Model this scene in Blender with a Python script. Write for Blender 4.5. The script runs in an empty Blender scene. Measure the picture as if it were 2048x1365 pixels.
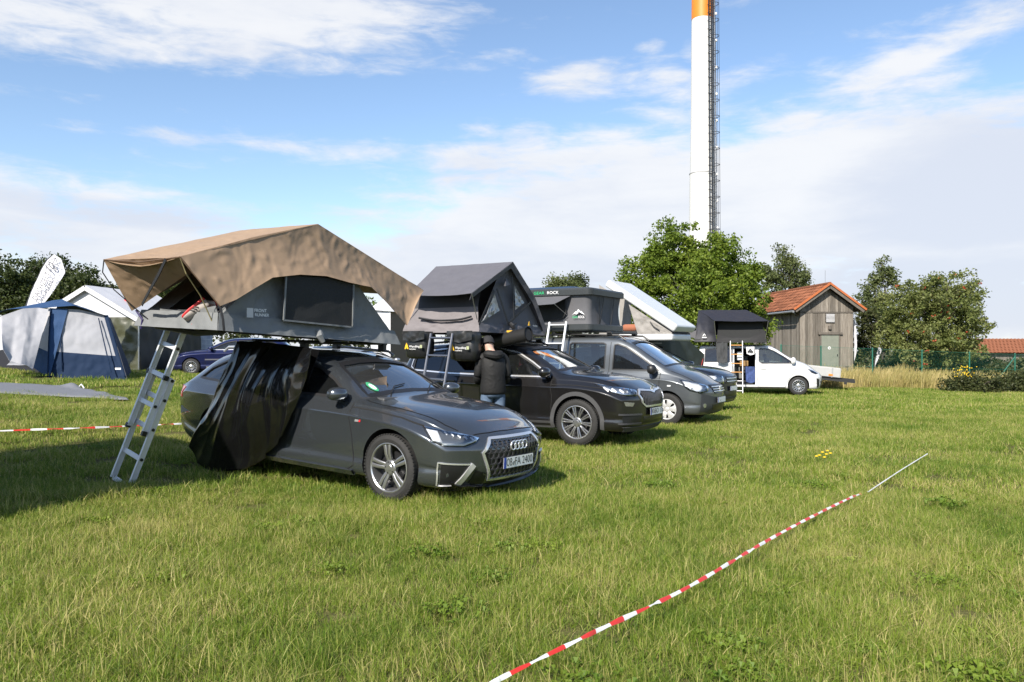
import bpy, bmesh, math, random
from math import sin, cos, tan, pi, atan, atan2, radians, sqrt
from mathutils import Vector as V, Matrix, noise
from mathutils.bvhtree import BVHTree
from mathutils.geometry import delaunay_2d_cdt
S = bpy.context.scene
COL = S.collection
random.seed(7)
# ------------------------------------------------------------ camera
EYE = 1.5
cd = bpy.data.cameras.new("camera"); cam = bpy.data.objects.new("camera", cd); COL.objects.link(cam)
cam.location = (0, 0, EYE); cam.rotation_euler = (radians(90), 0, 0)
cd.sensor_width = 36; cd.lens = 28.0; cd.shift_y = 0.0085
cd.clip_start = .05; cd.clip_end = 3000
S.camera = cam
FP = 1593.0
# ------------------------------------------------------------ sun and sky
SUN_AZ = (-0.45, -0.89)      # horizontal direction towards the sun
SUN_EL = radians(38)
S.view_settings.view_transform = 'Standard'; S.view_settings.look = 'None'
S.view_settings.exposure = 0.8; S.view_settings.gamma = 1; S.view_settings.use_curve_mapping = False
sd = bpy.data.lights.new("sun", 'SUN'); sd.energy = 4.8; sd.angle = radians(.53); sd.color = (1, .93, .82)
so = bpy.data.objects.new("sun", sd); COL.objects.link(so)
_h = V((SUN_AZ[0], SUN_AZ[1], 0)).normalized()
SUND = V((_h.x * cos(SUN_EL), _h.y * cos(SUN_EL), sin(SUN_EL)))
so.rotation_euler = SUND.to_track_quat('Z', 'Y').to_euler(); so.location = SUND * 50
W = bpy.data.worlds.new("World"); S.world = W; W.use_nodes = True
def world():
    nt = W.node_tree; nt.nodes.clear(); N = nt.nodes.new; L = nt.links.new
    out = N('ShaderNodeOutputWorld'); bg = N('ShaderNodeBackground'); L(bg.outputs[0], out.inputs[0])
    sky = N('ShaderNodeTexSky'); sky.sky_type = 'NISHITA'; sky.sun_disc = False
    sky.sun_elevation = SUN_EL; sky.sun_rotation = atan2(_h.x, _h.y); sky.altitude = 300
    sky.air_density = 1.0; sky.dust_density = .6; sky.ozone_density = 2.0
    STR = .10; bg.inputs[1].default_value = STR
    tc = N('ShaderNodeTexCoord')
    sx = N('ShaderNodeSeparateXYZ'); L(tc.outputs['Generated'], sx.inputs[0])
    def M(op, a, b=None, c=None):
        n = N('ShaderNodeMath'); n.operation = op
        for i, v in enumerate((a, b, c)):
            if v is None: continue
            if isinstance(v, (int, float)): n.inputs[i].default_value = v
            else: L(v, n.inputs[i])
        return n.outputs[0]
    az = M('ARCTAN2', sx.outputs[0], sx.outputs[1])
    el = M('ARCSINE', sx.outputs[2])
    def noise_(sxs, sys, off, scale, detail, rough, dist=0.0):
        cb = N('ShaderNodeCombineXYZ'); L(M('MULTIPLY', az, sxs), cb.inputs[0]); L(M('MULTIPLY', el, sys), cb.inputs[1]); cb.inputs[2].default_value = off
        n = N('ShaderNodeTexNoise'); n.inputs['Scale'].default_value = scale; n.inputs['Detail'].default_value = detail
        n.inputs['Roughness'].default_value = rough; n.inputs['Distortion'].default_value = dist
        L(cb.outputs[0], n.inputs['Vector']); return n.outputs[0]
    def ang(px, py):
        u = (px - 1024) / FP; v = (700 - py) / FP
        a = atan(u); return a, atan(v * cos(a))
    def blob(px, py, rx, ry, wgt, tilt=0.0):
        a, e = ang(px, py); k = 1 / FP
        da = M('SUBTRACT', az, a); de = M('SUBTRACT', el, e)
        de = M('SUBTRACT', de, M('MULTIPLY', da, tilt))
        q = M('ADD', M('POWER', M('ABSOLUTE', M('DIVIDE', da, rx * k)), 2.0), M('POWER', M('ABSOLUTE', M('DIVIDE', de, ry * k)), 2.0))
        return M('MULTIPLY', M('MAXIMUM', M('SUBTRACT', 1.0, q), 0.0), wgt)
    n1 = noise_(1.0, 2.6, 3.1, 4.2, 9, .56, .35)      # big clumps
    n2 = noise_(1.0, 3.8, 7.7, 13.0, 8, .62, .3)      # fluff
    base = M('ADD', M('MULTIPLY', n1, 1.1), M('MULTIPLY', n2, .75))
    blobs = [(330, -30, 800, 175, .95), (600, 60, 330, 80, .45, -.05), (-150, 40, 420, 130, .4), (80, 405, 440, 80, .80, -.12), (330, 520, 760, 80, .60),
             (1150, 158, 135, 55, .80), (1300, 90, 40, 18, .6), (1390, 85, 34, 42, .6), (1345, 150, 50, 20, .5), (1450, 45, 28, 14, .4), (960, 245, 50, 18, .4),
             (1600, 350, 640, 165, 1.25, .05), (1080, 420, 330, 170, .75), (1950, 270, 420, 110, .6), (1700, 500, 900, 190, .9),
             (1960, 45, 300, 80, .50, .35), (1800, 130, 260, 30, .3, .35), (760, 300, 300, 38, .62, -.04), (330, 275, 330, 22, .42), (900, 490, 420, 110, .62), (70, 190, 170, 18, .4), (1060, 270, 60, 50, .5),
             (1500, 60, 250, 50, -.35), (500, 190, 900, 45, -.55), (1720, 195, 240, 40, -.35, -.12), (330, 240, 500, 20, -.2), (650, 370, 330, 40, -.25)]
    bias = None
    for b in blobs:
        s = blob(*b); bias = s if bias is None else M('ADD', bias, s)
    hor = M('MULTIPLY', M('MAXIMUM', M('SUBTRACT', 1.0, M('DIVIDE', M('ABSOLUTE', el), .22)), 0), .37)
    cov = M('ADD', M('ADD', base, M('MULTIPLY', bias, .36)), hor)
    mr = N('ShaderNodeMapRange'); mr.interpolation_type = 'SMOOTHSTEP'; L(cov, mr.inputs[0]); mr.inputs[1].default_value = .96; mr.inputs[2].default_value = 1.38
    mask = mr.outputs[0]
    # cloud tone: bright tops, lilac grey bases
    t1 = noise_(1.0, 3.4, 21.0, 3.4, 6, .55, .4)
    t = M('ADD', M('MULTIPLY', t1, .9), M('MULTIPLY', n2, .35))
    t = M('ADD', t, M('MULTIPLY', M('ADD', M('ADD', blob(1990, 365, 330, 120, -.46), blob(1990, 590, 560, 80, -.42)), M('ADD', blob(250, 425, 360, 30, -.28, -.06), blob(1500, 330, 500, 130, .2))), 1.0))
    tr = N('ShaderNodeMapRange'); tr.interpolation_type = 'SMOOTHSTEP'; L(t, tr.inputs[0]); tr.inputs[1].default_value = .32; tr.inputs[2].default_value = .86
    cc = N('ShaderNodeMix'); cc.data_type = 'RGBA'; L(tr.outputs[0], cc.inputs[0])
    k = 1 / STR
    cc.inputs[6].default_value = (.42 * k, .45 * k, .515 * k, 1); cc.inputs[7].default_value = (.535 * k, .545 * k, .565 * k, 1)
    # blue of the sky
    hs = N('ShaderNodeHueSaturation'); hs.inputs['Saturation'].default_value = 1.0; hs.inputs['Value'].default_value = SKYV
    L(sky.outputs[0], hs.inputs['Color'])
    mx = N('ShaderNodeMix'); mx.data_type = 'RGBA'; L(M('MULTIPLY', mask, .96), mx.inputs[0]); L(hs.outputs[0], mx.inputs[6]); L(cc.outputs[2], mx.inputs[7])
    L(mx.outputs[2], bg.inputs[0])
SKYV = 1.15
world()
# ------------------------------------------------------------ helpers
def ss(a, b, x):
    t = max(0., min(1., (x - a) / (b - a))); return t * t * (3 - 2 * t)
def ground(x, y):
    t = max(0., -x - .6)
    t = (t * t / (t + .8)) / 12.
    z = .78 * min(t, 1.25) * ss(4.5, 13, y) * (1 - .3 * ss(24, 34, y))
    z -= .15 * ss(17, 27, y) * ss(2, 7, x)
    z -= .04 * ss(6, 10, x) * ss(22, 29, y)
    z -= .12 * ss(14, 24, x) * ss(20, 34, y)
    z -= 1.1 * ss(52, 72, y) * ss(10, 30, x)
    return z
def P(px, py, y):
    return V(((px - 1024) / FP * y, y, EYE - (py - 700) / FP * y))
def gat(px, y):
    x = (px - 1024) / FP * y; return V((x, y, ground(x, y)))
MATS = {}
def mat(name, col, rough=.6, metal=0., spec=.5, coat=0., var=0., vscale=8., bump=0., bscale=40., trans=0., col2=None, bdist=.01, stretch=None, sheen=0.):
    """Principled material; var/col2 mix in a noise tint, bump a fine relief."""
    if name in MATS: return MATS[name]
    m = bpy.data.materials.new(name); m.use_nodes = True; nt = m.node_tree; N = nt.nodes.new; L = nt.links.new
    b = nt.nodes['Principled BSDF']; b.inputs['Base Color'].default_value = (*col, 1); b.inputs['Roughness'].default_value = rough
    b.inputs['Metallic'].default_value = metal; b.inputs['Specular IOR Level'].default_value = spec
    b.inputs['Coat Weight'].default_value = coat; b.inputs['Coat Roughness'].default_value = .03
    if sheen: b.inputs['Sheen Weight'].default_value = sheen
    tc = N('ShaderNodeTexCoord'); vec = tc.outputs['Object']
    if stretch:
        mp = N('ShaderNodeMapping'); mp.inputs['Scale'].default_value = stretch; L(vec, mp.inputs[0]); vec = mp.outputs[0]
    if var or col2:
        n = N('ShaderNodeTexNoise'); n.inputs['Scale'].default_value = vscale; n.inputs['Detail'].default_value = 6; n.inputs['Roughness'].default_value = .65; L(vec, n.inputs['Vector'])
        mr = N('ShaderNodeMapRange'); mr.inputs[1].default_value = .3; mr.inputs[2].default_value = .7; L(n.outputs[0], mr.inputs[0])
        mx = N('ShaderNodeMix'); mx.data_type = 'RGBA'; L(mr.outputs[0], mx.inputs[0])
        c2 = col2 if col2 else tuple(c * (1 + var) for c in col); c1 = col if col2 else tuple(c * (1 - var) for c in col)
        mx.inputs[6].default_value = (*c1, 1); mx.inputs[7].default_value = (*c2, 1); L(mx.outputs[2], b.inputs['Base Color'])
    if bump:
        n = N('ShaderNodeTexNoise'); n.inputs['Scale'].default_value = bscale; n.inputs['Detail'].default_value = 5; L(vec, n.inputs['Vector'])
        if bscale <= 16 and not stretch: n.noise_type = 'RIDGED_MULTIFRACTAL'; n.inputs['Detail'].default_value = 4
        bp = N('ShaderNodeBump'); bp.inputs['Strength'].default_value = bump; bp.inputs['Distance'].default_value = bdist; L(n.outputs[0], bp.inputs['Height']); L(bp.outputs[0], b.inputs['Normal'])
    if trans:
        o = nt.nodes['Material Output']; tr = N('ShaderNodeBsdfTranslucent'); tr.inputs[0].default_value = (*[min(1, c * 1.25) for c in col], 1)
        if var or col2: L(mx.outputs[2], tr.inputs[0])
        ms = N('ShaderNodeMixShader'); ms.inputs[0].default_value = trans; L(b.outputs[0], ms.inputs[1]); L(tr.outputs[0], ms.inputs[2]); L(ms.outputs[0], o.inputs[0])
    MATS[name] = m; return m
def glass_mat(name, tint, refl=1.0, veil=0.0):  # optional pale diffuse mix brightens the dark cabin behind the glass
    if name in MATS: return MATS[name]
    m = bpy.data.materials.new(name); m.use_nodes = True; nt = m.node_tree; nt.nodes.clear(); N = nt.nodes.new; L = nt.links.new
    o = N('ShaderNodeOutputMaterial'); t = N('ShaderNodeBsdfTransparent'); t.inputs[0].default_value = (*tint, 1)
    g = N('ShaderNodeBsdfGlossy'); g.inputs['Roughness'].default_value = .01; g.inputs[0].default_value = (.95, .97, 1, 1)
    f = N('ShaderNodeFresnel'); f.inputs[0].default_value = 1.52
    mu = N('ShaderNodeMath'); mu.operation = 'MULTIPLY'; mu.use_clamp = True; mu.inputs[1].default_value = refl * 1.6; L(f.outputs[0], mu.inputs[0])
    ms = N('ShaderNodeMixShader'); L(mu.outputs[0], ms.inputs[0])
    if veil:
        d = N('ShaderNodeBsdfDiffuse'); d.inputs[0].default_value = (.35, .38, .40, 1)
        m2 = N('ShaderNodeMixShader'); m2.inputs[0].default_value = veil; L(t.outputs[0], m2.inputs[1]); L(d.outputs[0], m2.inputs[2]); L(m2.outputs[0], ms.inputs[1])
    else: L(t.outputs[0], ms.inputs[1])
    L(g.outputs[0], ms.inputs[2]); L(ms.outputs[0], o.inputs[0])
    MATS[name] = m; return m
WM = {}      # object name -> its world matrix (before the depsgraph knows it)
def link(name, me, parent=None):
    o = bpy.data.objects.new(name, me); COL.objects.link(o)
    if parent is not None: o.parent = parent
    WM[o.name] = WM.get(parent.name, Matrix()) if parent is not None else Matrix()
    return o
def tag(o, label=None, cat=None, group=None, kind=None):
    for k, v in (('label', label), ('category', cat), ('group', group), ('kind', kind)):
        if v: o[k] = v
    return o
def thing(name, loc, label, cat, group=None, rz=0., rx=0., ry=0.):
    o = bpy.data.objects.new(name, None); COL.objects.link(o); o.empty_display_size = .2
    M = Matrix.Translation(V(loc)) @ Matrix.Rotation(rz, 4, 'Z') @ Matrix.Rotation(ry, 4, 'Y') @ Matrix.Rotation(rx, 4, 'X')
    o.matrix_basis = M; WM[o.name] = M; return tag(o, label, cat, group)
def mesh(name, vs, fs, m, parent=None, smooth=False, world=False, sharp=None, mi=None):
    if world and parent is not None:
        I = WM[parent.name].inverted(); vs = [I @ V(v) for v in vs]
    me = bpy.data.meshes.new(name); me.from_pydata([tuple(v) for v in vs], [], fs)
    for x in (m if isinstance(m, (list, tuple)) else [m]): me.materials.append(x)
    if mi: me.polygons.foreach_set('material_index', mi)
    if smooth:
        me.polygons.foreach_set('use_smooth', [True] * len(me.polygons))
        if sharp: me.set_sharp_from_angle(angle=radians(sharp))
    me.update(); return link(name, me, parent)
class MB:
    def __init__(s): s.v = []; s.f = []; s.m = []
    def add(s, vs, fs, mi=0):
        n = len(s.v); s.v += [V(v) for v in vs]; s.f += [[i + n for i in f] for f in fs]; s.m += [mi] * len(fs); return s
    def box(s, c, d, R=None, mi=0):
        c = V(c); x, y, z = d[0] / 2, d[1] / 2, d[2] / 2
        vs = [V((sx * x, sy * y, sz * z)) for sx in (-1, 1) for sy in (-1, 1) for sz in (-1, 1)]
        if R is not None: vs = [R @ v for v in vs]
        return s.add([c + v for v in vs], [[0, 1, 3, 2], [4, 6, 7, 5], [0, 4, 5, 1], [2, 3, 7, 6], [0, 2, 6, 4], [1, 5, 7, 3]], mi)
    def bar(s, a, b, w, h, up=(0, 0, 1), mi=0):
        a = V(a); b = V(b); d = b - a; L = d.length; x = d.normalized(); u = V(up)
        y = u.cross(x)
        if y.length < 1e-4: y = V((0, 1, 0)).cross(x)
        y.normalize(); z = x.cross(y); R = Matrix((x, y, z)).transposed()
        return s.box((a + b) / 2, (L, w, h), R, mi)
    def tube(s, pts, r, n=8, mi=0, cap=True):
        pts = [V(p) for p in pts]; rs = r if isinstance(r, (list, tuple)) else [r] * len(pts); b = len(s.v); vs = []
        for i, p in enumerate(pts):
            d = (pts[min(i + 1, len(pts) - 1)] - pts[max(i - 1, 0)]).normalized()
            a = V((0, 0, 1)) if abs(d.z) < .9 else V((1, 0, 0))
            x = d.cross(a).normalized(); y = d.cross(x)
            vs += [p + (x * cos(2 * pi * k / n) + y * sin(2 * pi * k / n)) * rs[i] for k in range(n)]
        fs = [[i * n + k, i * n + (k + 1) % n, (i + 1) * n + (k + 1) % n, (i + 1) * n + k] for i in range(len(pts) - 1) for k in range(n)]
        if cap: fs += [list(range(n))[::-1], [len(vs) - n + k for k in range(n)]]
        return s.add(vs, fs, mi)
    def lathe(s, prof, n=32, c=(0, 0, 0), mi=0, axis='Y'):
        """prof: (r, h) along the axis"""
        vs = []
        for r, h in prof:
            for k in range(n):
                a = 2 * pi * k / n
                vs.append((r * cos(a), h, r * sin(a)) if axis == 'Y' else (r * cos(a), r * sin(a), h))
        c = V(c); m = len(prof)
        return s.add([V(v) + c for v in vs], [[i * n + k, (i + 1) * n + k, (i + 1) * n + (k + 1) % n, i * n + (k + 1) % n] for i in range(m - 1) for k in range(n)], mi)
    def prism(s, poly, off, mi=0):
        """extrude a 3D polygon by a vector"""
        n = len(poly); p = [V(q) for q in poly]; off = V(off)
        return s.add(p + [q + off for q in p], [list(range(n))[::-1], list(range(n, 2 * n))] + [[i, (i + 1) % n, n + (i + 1) % n, n + i] for i in range(n)], mi)
    def xf(s, M): s.v = [M @ v for v in s.v]; return s
    def build(s, name, m, parent=None, smooth=False, world=False, sharp=35):
        return mesh(name, s.v, s.f, m, parent, smooth, world, sharp, s.m if isinstance(m, (list, tuple)) else None)
def kind_stuff(o): o['kind'] = 'stuff'; return o
def bevel(o, w, seg=2):
    md = o.modifiers.new('bevel', 'BEVEL'); md.width = w; md.segments = seg; md.limit_method = 'ANGLE'; return o
def resample(pts, n):
    pts = [V(p) for p in pts]; d = [0.]
    for a, b in zip(pts, pts[1:]): d.append(d[-1] + (b - a).length)
    out = []; j = 0
    for i in range(n):
        t = d[-1] * i / (n - 1)
        while j < len(d) - 2 and d[j + 1] < t: j += 1
        k = (t - d[j]) / max(1e-9, d[j + 1] - d[j]); out.append(pts[j].lerp(pts[j + 1], max(0, min(1, k))))
    return out
def cloth(name, top, bot, nu, nv, m, parent, sag=0., wr=0., wf=3., thick=.004, seed=0, edge=0.3, stretchv=1., bulge=0., crumple=False):
    """Ruled fabric between two polylines (world coordinates) with sag, wrinkles and real thickness."""
    A = resample(top, nu); B = resample(bot, nu); vs = []
    for i in range(nu):
        for j in range(nv):
            vs.append(A[i].lerp(B[i], j / (nv - 1)))
    idx = lambda i, j: i * nv + j
    nrm = []
    for i in range(nu):
        for j in range(nv):
            du = vs[idx(min(i + 1, nu - 1), j)] - vs[idx(max(i - 1, 0), j)]; dv = vs[idx(i, min(j + 1, nv - 1))] - vs[idx(i, max(j - 1, 0))]
            n = du.cross(dv); nrm.append(n.normalized() if n.length > 1e-9 else V((0, 0, 1)))
    out = []
    for i in range(nu):
        for j in range(nv):
            p = vs[idx(i, j)].copy(); u = i / (nu - 1); v = j / (nv - 1)
            e = min(1, min(u, 1 - u, v, 1 - v) / max(1e-6, edge * .5)); q = edge and (.35 + .65 * e) or 1
            h = 0
            if wr and crumple:
                s = V((p.x * wf, p.y * wf, p.z * wf * stretchv + seed * 7.3)); s += V((noise.noise(s * .7), noise.noise(s * .7 + V((9, 0, 0))), noise.noise(s * .7 + V((0, 9, 0))))) * .9
                h = noise.voronoi(s)[0][0] * 1.1 + noise.voronoi(s * 2.3)[0][0] * .5 + noise.noise(s * .5) * .8 - .8
            elif wr:
                s = V((p.x * wf, p.y * wf, p.z * wf * stretchv + seed * 7.3))
                h = 1.0 - 2.0 * abs(noise.noise(s)) - 1.1 * abs(noise.noise(s * 2.1 + V((3, 1, 7)))) - .6 * abs(noise.noise(s * 4.3)) - .3 * abs(noise.noise(s * 8.7))
            p += nrm[idx(i, j)] * (h * wr * q + bulge * 16 * u * (1 - u) * v * (1 - v))
            p.z -= sag * 4 * u * (1 - u) * (v if sag > 0 else 1)
            out.append(p)
    fs = [[idx(i, j), idx(i, j + 1), idx(i + 1, j + 1), idx(i + 1, j)] for i in range(nu - 1) for j in range(nv - 1)]
    n = len(out)
    if thick:
        back = [out[k] - nrm[k] * thick for k in range(n)]
        fs2 = fs + [[a + n for a in f[::-1]] for f in fs]
        ring = [idx(i, 0) for i in range(nu)] + [idx(nu - 1, j) for j in range(1, nv)] + [idx(i, nv - 1) for i in range(nu - 2, -1, -1)] + [idx(0, j) for j in range(nv - 2, 0, -1)]
        for a, b in zip(ring, ring[1:] + ring[:1]): fs2.append([a, b, b + n, a + n])
        out += back; fs = fs2
    return mesh(name, out, fs, m, parent, True, True, 60)
# lettering: outlines are made once, as meshes, before the scene gets heavy
TXT = {}
def text_mesh(s):
    if s in TXT: return TXT[s]
    c = bpy.data.curves.new('t', 'FONT'); c.body = s; c.size = 1; c.align_x = 'CENTER'; c.align_y = 'CENTER'; c.resolution_u = 3
    o = bpy.data.objects.new('t', c); COL.objects.link(o)
    bpy.context.view_layer.update()
    me = o.evaluated_get(bpy.context.evaluated_depsgraph_get()).to_mesh()
    v = [x.co.copy() for x in me.vertices]; f = [list(p.vertices) for p in me.polygons]
    w = max(x.x for x in v) - min(x.x for x in v); h = max(x.y for x in v) - min(x.y for x in v)
    TXT[s] = (v, f, w, h); bpy.data.objects.remove(o); return TXT[s]
for _t in ("OB", "FA 2400", "FRONT", "RUNNER", "GEAR", "ROCK", "DACHZELT", "NOMADEN", "10", "Wandling", "rooftents", "WOB", "BO 17"): text_mesh(_t)
def lettering(name, s, c, right, up, width, m, parent, off=.003, world=True, height=None):
    v, f, w, h = text_mesh(s); k = width / w; kh = (height / h) if height else k
    c = V(c); r = V(right).normalized(); u = V(up).normalized(); n = r.cross(u)
    vs = [c + r * p.x * k + u * p.y * kh + n * off for p in v]
    return mesh(name, vs, f, m, parent, False, world)
def copy_tree(o, parent=None):
    c = o.copy(); COL.objects.link(c)
    if parent is not None: c.parent = parent
    for ch in [x for x in S.objects if x.parent == o]: copy_tree(ch, c)
    return c
# common materials
BLACK = mat('black_plastic', (.012, .012, .013), .45)
DARK = mat('dark_interior', (.018, .018, .02), .8)
RUBBER = mat('tyre_rubber', (.018, .0175, .017), .78, var=.25, vscale=20, bump=.25, bscale=120)
CHROME = mat('chrome', (.76, .76, .77), .24, .75)
ALU = mat('aluminium', (.64, .645, .66), .42, .35, var=.05, vscale=30)
ALLOY = mat('alloy_rim', (.50, .50, .51), .30, .9)
ALLOYD = mat('dark_alloy', (.10, .10, .105), .35, .8)
WHITEPLATE = mat('plate_white', (.78, .78, .76), .4)
PLBLUE = mat('plate_blue', (.02, .06, .35), .4)
INK = mat('black_ink', (.01, .01, .01), .5)
WHITEINK = mat('white_print', (.8, .8, .8), .5)
# ------------------------------------------------------------ ground
def ground_sheet():
    xs = [-400, -200, -90, -60] + [-45 + .75 * i for i in range(121)] + [60, 90, 200, 400]; ys = [-60, -20] + [-4 + .6 * i for i in range(130)] + [80, 90, 110, 150, 220, 400, 900, 1500]
    vs = []
    for y in ys:
        for x in xs:
            k = noise.noise(V((x * .35, y * .35, 1))) * .035 + noise.noise(V((x * 1.1, y * 1.1, 5))) * .012
            vs.append((x if abs(x) < 90 else x * (1 + max(0, y) / 400), y, ground(x, y) + (k if 0 < y < 60 else 0) - .012))
    n = len(xs); fs = [[j * n + i, j * n + i + 1, (j + 1) * n + i + 1, (j + 1) * n + i] for j in range(len(ys) - 1) for i in range(n - 1)]
    m = mat('meadow_soil', (.075, .082, .022), .95, col2=(.12, .105, .045), vscale=1.7, bump=.6, bscale=30, bdist=.05, spec=.1)
    tag(mesh('ground', vs, fs, m, None, True), 'mown meadow the cars and tents stand on', None, None, 'structure')
ground_sheet()
# ------------------------------------------------------------ cars: a lofted, cut and glazed body with details laid on its surface
def pchip(tab):
    xs = [t[0] for t in tab]; ys = [t[1] for t in tab]; n = len(xs)
    d = [(ys[i + 1] - ys[i]) / (xs[i + 1] - xs[i]) for i in range(n - 1)]
    m = [d[0]] + [0 if d[i - 1] * d[i] <= 0 else 2 * d[i - 1] * d[i] / (d[i - 1] + d[i]) for i in range(1, n - 1)] + [d[-1]]
    def f(x):
        if x <= xs[0]: return ys[0]
        if x >= xs[-1]: return ys[-1]
        i = max(k for k in range(n - 1) if xs[k] <= x); h = xs[i + 1] - xs[i]; t = (x - xs[i]) / h
        return ys[i] * (1 + 2 * t) * (1 - t) ** 2 + m[i] * h * t * (1 - t) ** 2 + ys[i + 1] * t * t * (3 - 2 * t) + m[i + 1] * h * t * t * (t - 1)
    return f
def catmull(pts, k):
    out = []; n = len(pts)
    for i in range(n - 1):
        p0, p1, p2, p3 = pts[max(i - 1, 0)], pts[i], pts[i + 1], pts[min(i + 2, n - 1)]
        for j in range(k):
            t = j / k
            out.append(tuple(.5 * (2 * b + (c - a) * t + (2 * a - 5 * b + 4 * c - d) * t * t + (3 * b - a - 3 * c + d) * t ** 3) for a, b, c, d in zip(p0, p1, p2, p3)))
    out.append(pts[-1]); return out
class Car:
    def __init__(s, sp):
        s.sp = sp; s.F = {k: pchip(sp[k]) for k in ('top', 'cant', 'yc', 'yb', 'belt', 'w', 'bot')}
        s.xn = sp['xn']; s.xt = sp['xt']; s.build_shell()
    def ring(s, x):
        F = s.F; top, cant, yc, yb, belt, w, bot = (F[k](x) for k in ('top', 'cant', 'yc', 'yb', 'belt', 'w', 'bot'))
        zm = bot + (belt - bot) * .52; sh = s.sp.get('shoulder', .10)
        pts = [(0, bot), (w * .80, bot), (w * .945, bot + .03), (w * .978, bot + .12), (w * .968, bot + .20), (w * .985, zm - .06), (w * .998, belt - sh - .06), (w * 1.002, belt - sh - .012), (w * .982, belt - sh + .016), (yb + .012, belt - .012), (yb, belt + .006),
               (yb * .5 + yc * .5 + .018, belt * .5 + cant * .5), (yc, cant), (yc * .74, cant + (top - cant) * .60), (yc * .38, cant + (top - cant) * .92), (0, top)]
        return catmull(pts, 4)
    def warp(s, p):
        sp = s.sp; x, y, z = p; w = .92
        t = max(0, (x - (s.xn - sp.get('fl', .75))) / sp.get('fl', .75))
        if t > 0:
            r = min(1.15, abs(y) / w)
            x -= t ** 1.6 * (sp['fa'] * r ** sp.get('fp', 2.4))
            x -= t ** 2.5 * (sp['fb'] * max(0, (z - sp['fz']) / .2) ** 1.5 + sp.get('fu', .10) * max(0, (.36 - z) / .2) ** 1.5)
        t = max(0, ((s.xt + .6) - x) / .6)
        if t > 0:
            r = min(1.1, abs(y) / w); x += t ** 1.6 * (sp['ra'] * r ** 2.6)
            x += t ** 2.5 * sp.get('ru', .10) * max(0, (.5 - z) / .25) ** 1.5
        return V((x, y, z))
    def build_shell(s):
        n = 66; xs = [s.xt + (s.xn - s.xt) * i / n for i in range(n + 1)]; vs = []; fs = []; rings = []
        def add_ring(pts):
            rings.append(len(vs)); vs.extend(pts); return len(pts)
        full = []
        for x in xs:
            h = s.ring(x); full.append([V((x, -y, z)) for y, z in h] + [V((x, y, z)) for y, z in h[-2:0:-1]])
        def capring(r, k, dx):
            c = sum((p for p in r), V()) / len(r)
            return [V((p.x + dx, c.y + (p.y - c.y) * k, c.z + (p.z - c.z) * k)) for p in r]
        seq = []
        for k, dx in ((.25, -.05), (.6, -.046), (.85, -.036), (.95, -.018)): seq.append(capring(full[0], k, dx))
        seq += full
        for k, dx in ((.955, .022), (.88, .04), (.6, .052), (.25, .056)): seq.append(capring(full[-1], k, dx))
        m = len(full[0])
        for r in seq: add_ring([s.warp(p) for p in r])
        for a, b in zip(rings, rings[1:]):
            for i in range(m):
                j = (i + 1) % m; fs.append([a + i, a + j, b + j, b + i])
        fs.append([rings[0] + i for i in range(m)][::-1]); fs.append([rings[-1] + i for i in range(m)])
        s.vs, s.fs = vs, fs
        bm = bmesh.new(); bv = [bm.verts.new(v) for v in vs]
        for f in fs: bm.faces.new([bv[i] for i in f])
        bmesh.ops.recalc_face_normals(bm, faces=bm.faces); bmesh.ops.triangulate(bm, faces=bm.faces[:])
        s.bvh = BVHTree.FromBMesh(bm); bm.free()
    def inner(s):
        """the hollow of the cabin"""
        F = s.F; x0, x1 = s.sp['cabin']; vs = []; fs = []; n = 22
        for i in range(n + 1):
            x = x0 + (x1 - x0) * i / n; top, cant, yc, yb, belt = (F[k](x) for k in ('top', 'cant', 'yc', 'yb', 'belt'))
            fl = s.sp.get('floor') or min(belt, F['belt'](-1.5)) - .26; c2 = max(cant - .055, fl + .05); t2 = max(top - .06, c2 + .012)
            b2 = max(fl + .02, min(belt, c2 - .02))
            h = [(yb - .09, fl), (yb - .08, b2), (max(.2, yc - .065), c2), (max(.1, (yc - .06) * .5), c2 * .3 + t2 * .7), (0, t2)]
            vs += [V((x, -y, z)) for y, z in h] + [V((x, y, z)) for y, z in h[-2::-1]]
        m = 9
        for i in range(n):
            for k in range(m): fs.append([i * m + k, i * m + (k + 1) % m, (i + 1) * m + (k + 1) % m, (i + 1) * m + k])
        fs.append(list(range(m))[::-1]); fs.append([n * m + k for k in range(m)])
        return vs, fs
    def cut(s, paint, inside):
        sp = s.sp
        def tmp(vs, fs, m):
            o = mesh('cutter', vs, fs, m)
            bm = bmesh.new(); bm.from_mesh(o.data); bmesh.ops.recalc_face_normals(bm, faces=bm.faces); bm.to_mesh(o.data); bm.free(); return o
        body = tmp(s.vs, s.fs, [paint, inside, BLACK]); cs = [tmp(*s.inner(), inside)]
        for q in sp['side_win'] + sp.get('holes', []):
            b = MB(); y0 = -1.5
            pl = [(x, y0, z) for x, z in q]
            b.prism(pl, (0, 3.0 if q in sp['side_win'] else 1.0, 0)); cs.append(tmp(b.v, b.f, inside))
        if sp.get('shield'):
            b = MB(); b.prism([(.9, y, z) for y, z in sp['shield']], (-.9 + sp['shield_back'], 0, 0)); cs.append(tmp(b.v, b.f, inside))
        if sp.get('rearw'):
            b = MB(); b.prism([(s.xt - .2, y, z) for y, z in sp['rearw']], (sp.get('rear_depth', .8), 0, 0)); cs.append(tmp(b.v, b.f, inside))
        for ax in (0, -sp['wb']):
            for sg in (-1, 1):
                b = MB(); r = sp['arch']; n = 40
                b.prism([(ax + r * cos(2 * pi * k / n), sg * 1.3, sp['R'] + .015 + r * sin(2 * pi * k / n) * (1.0)) for k in range(n)], (0, -sg * .72, 0)); cs.append(tmp(b.v, b.f, BLACK))
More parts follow.
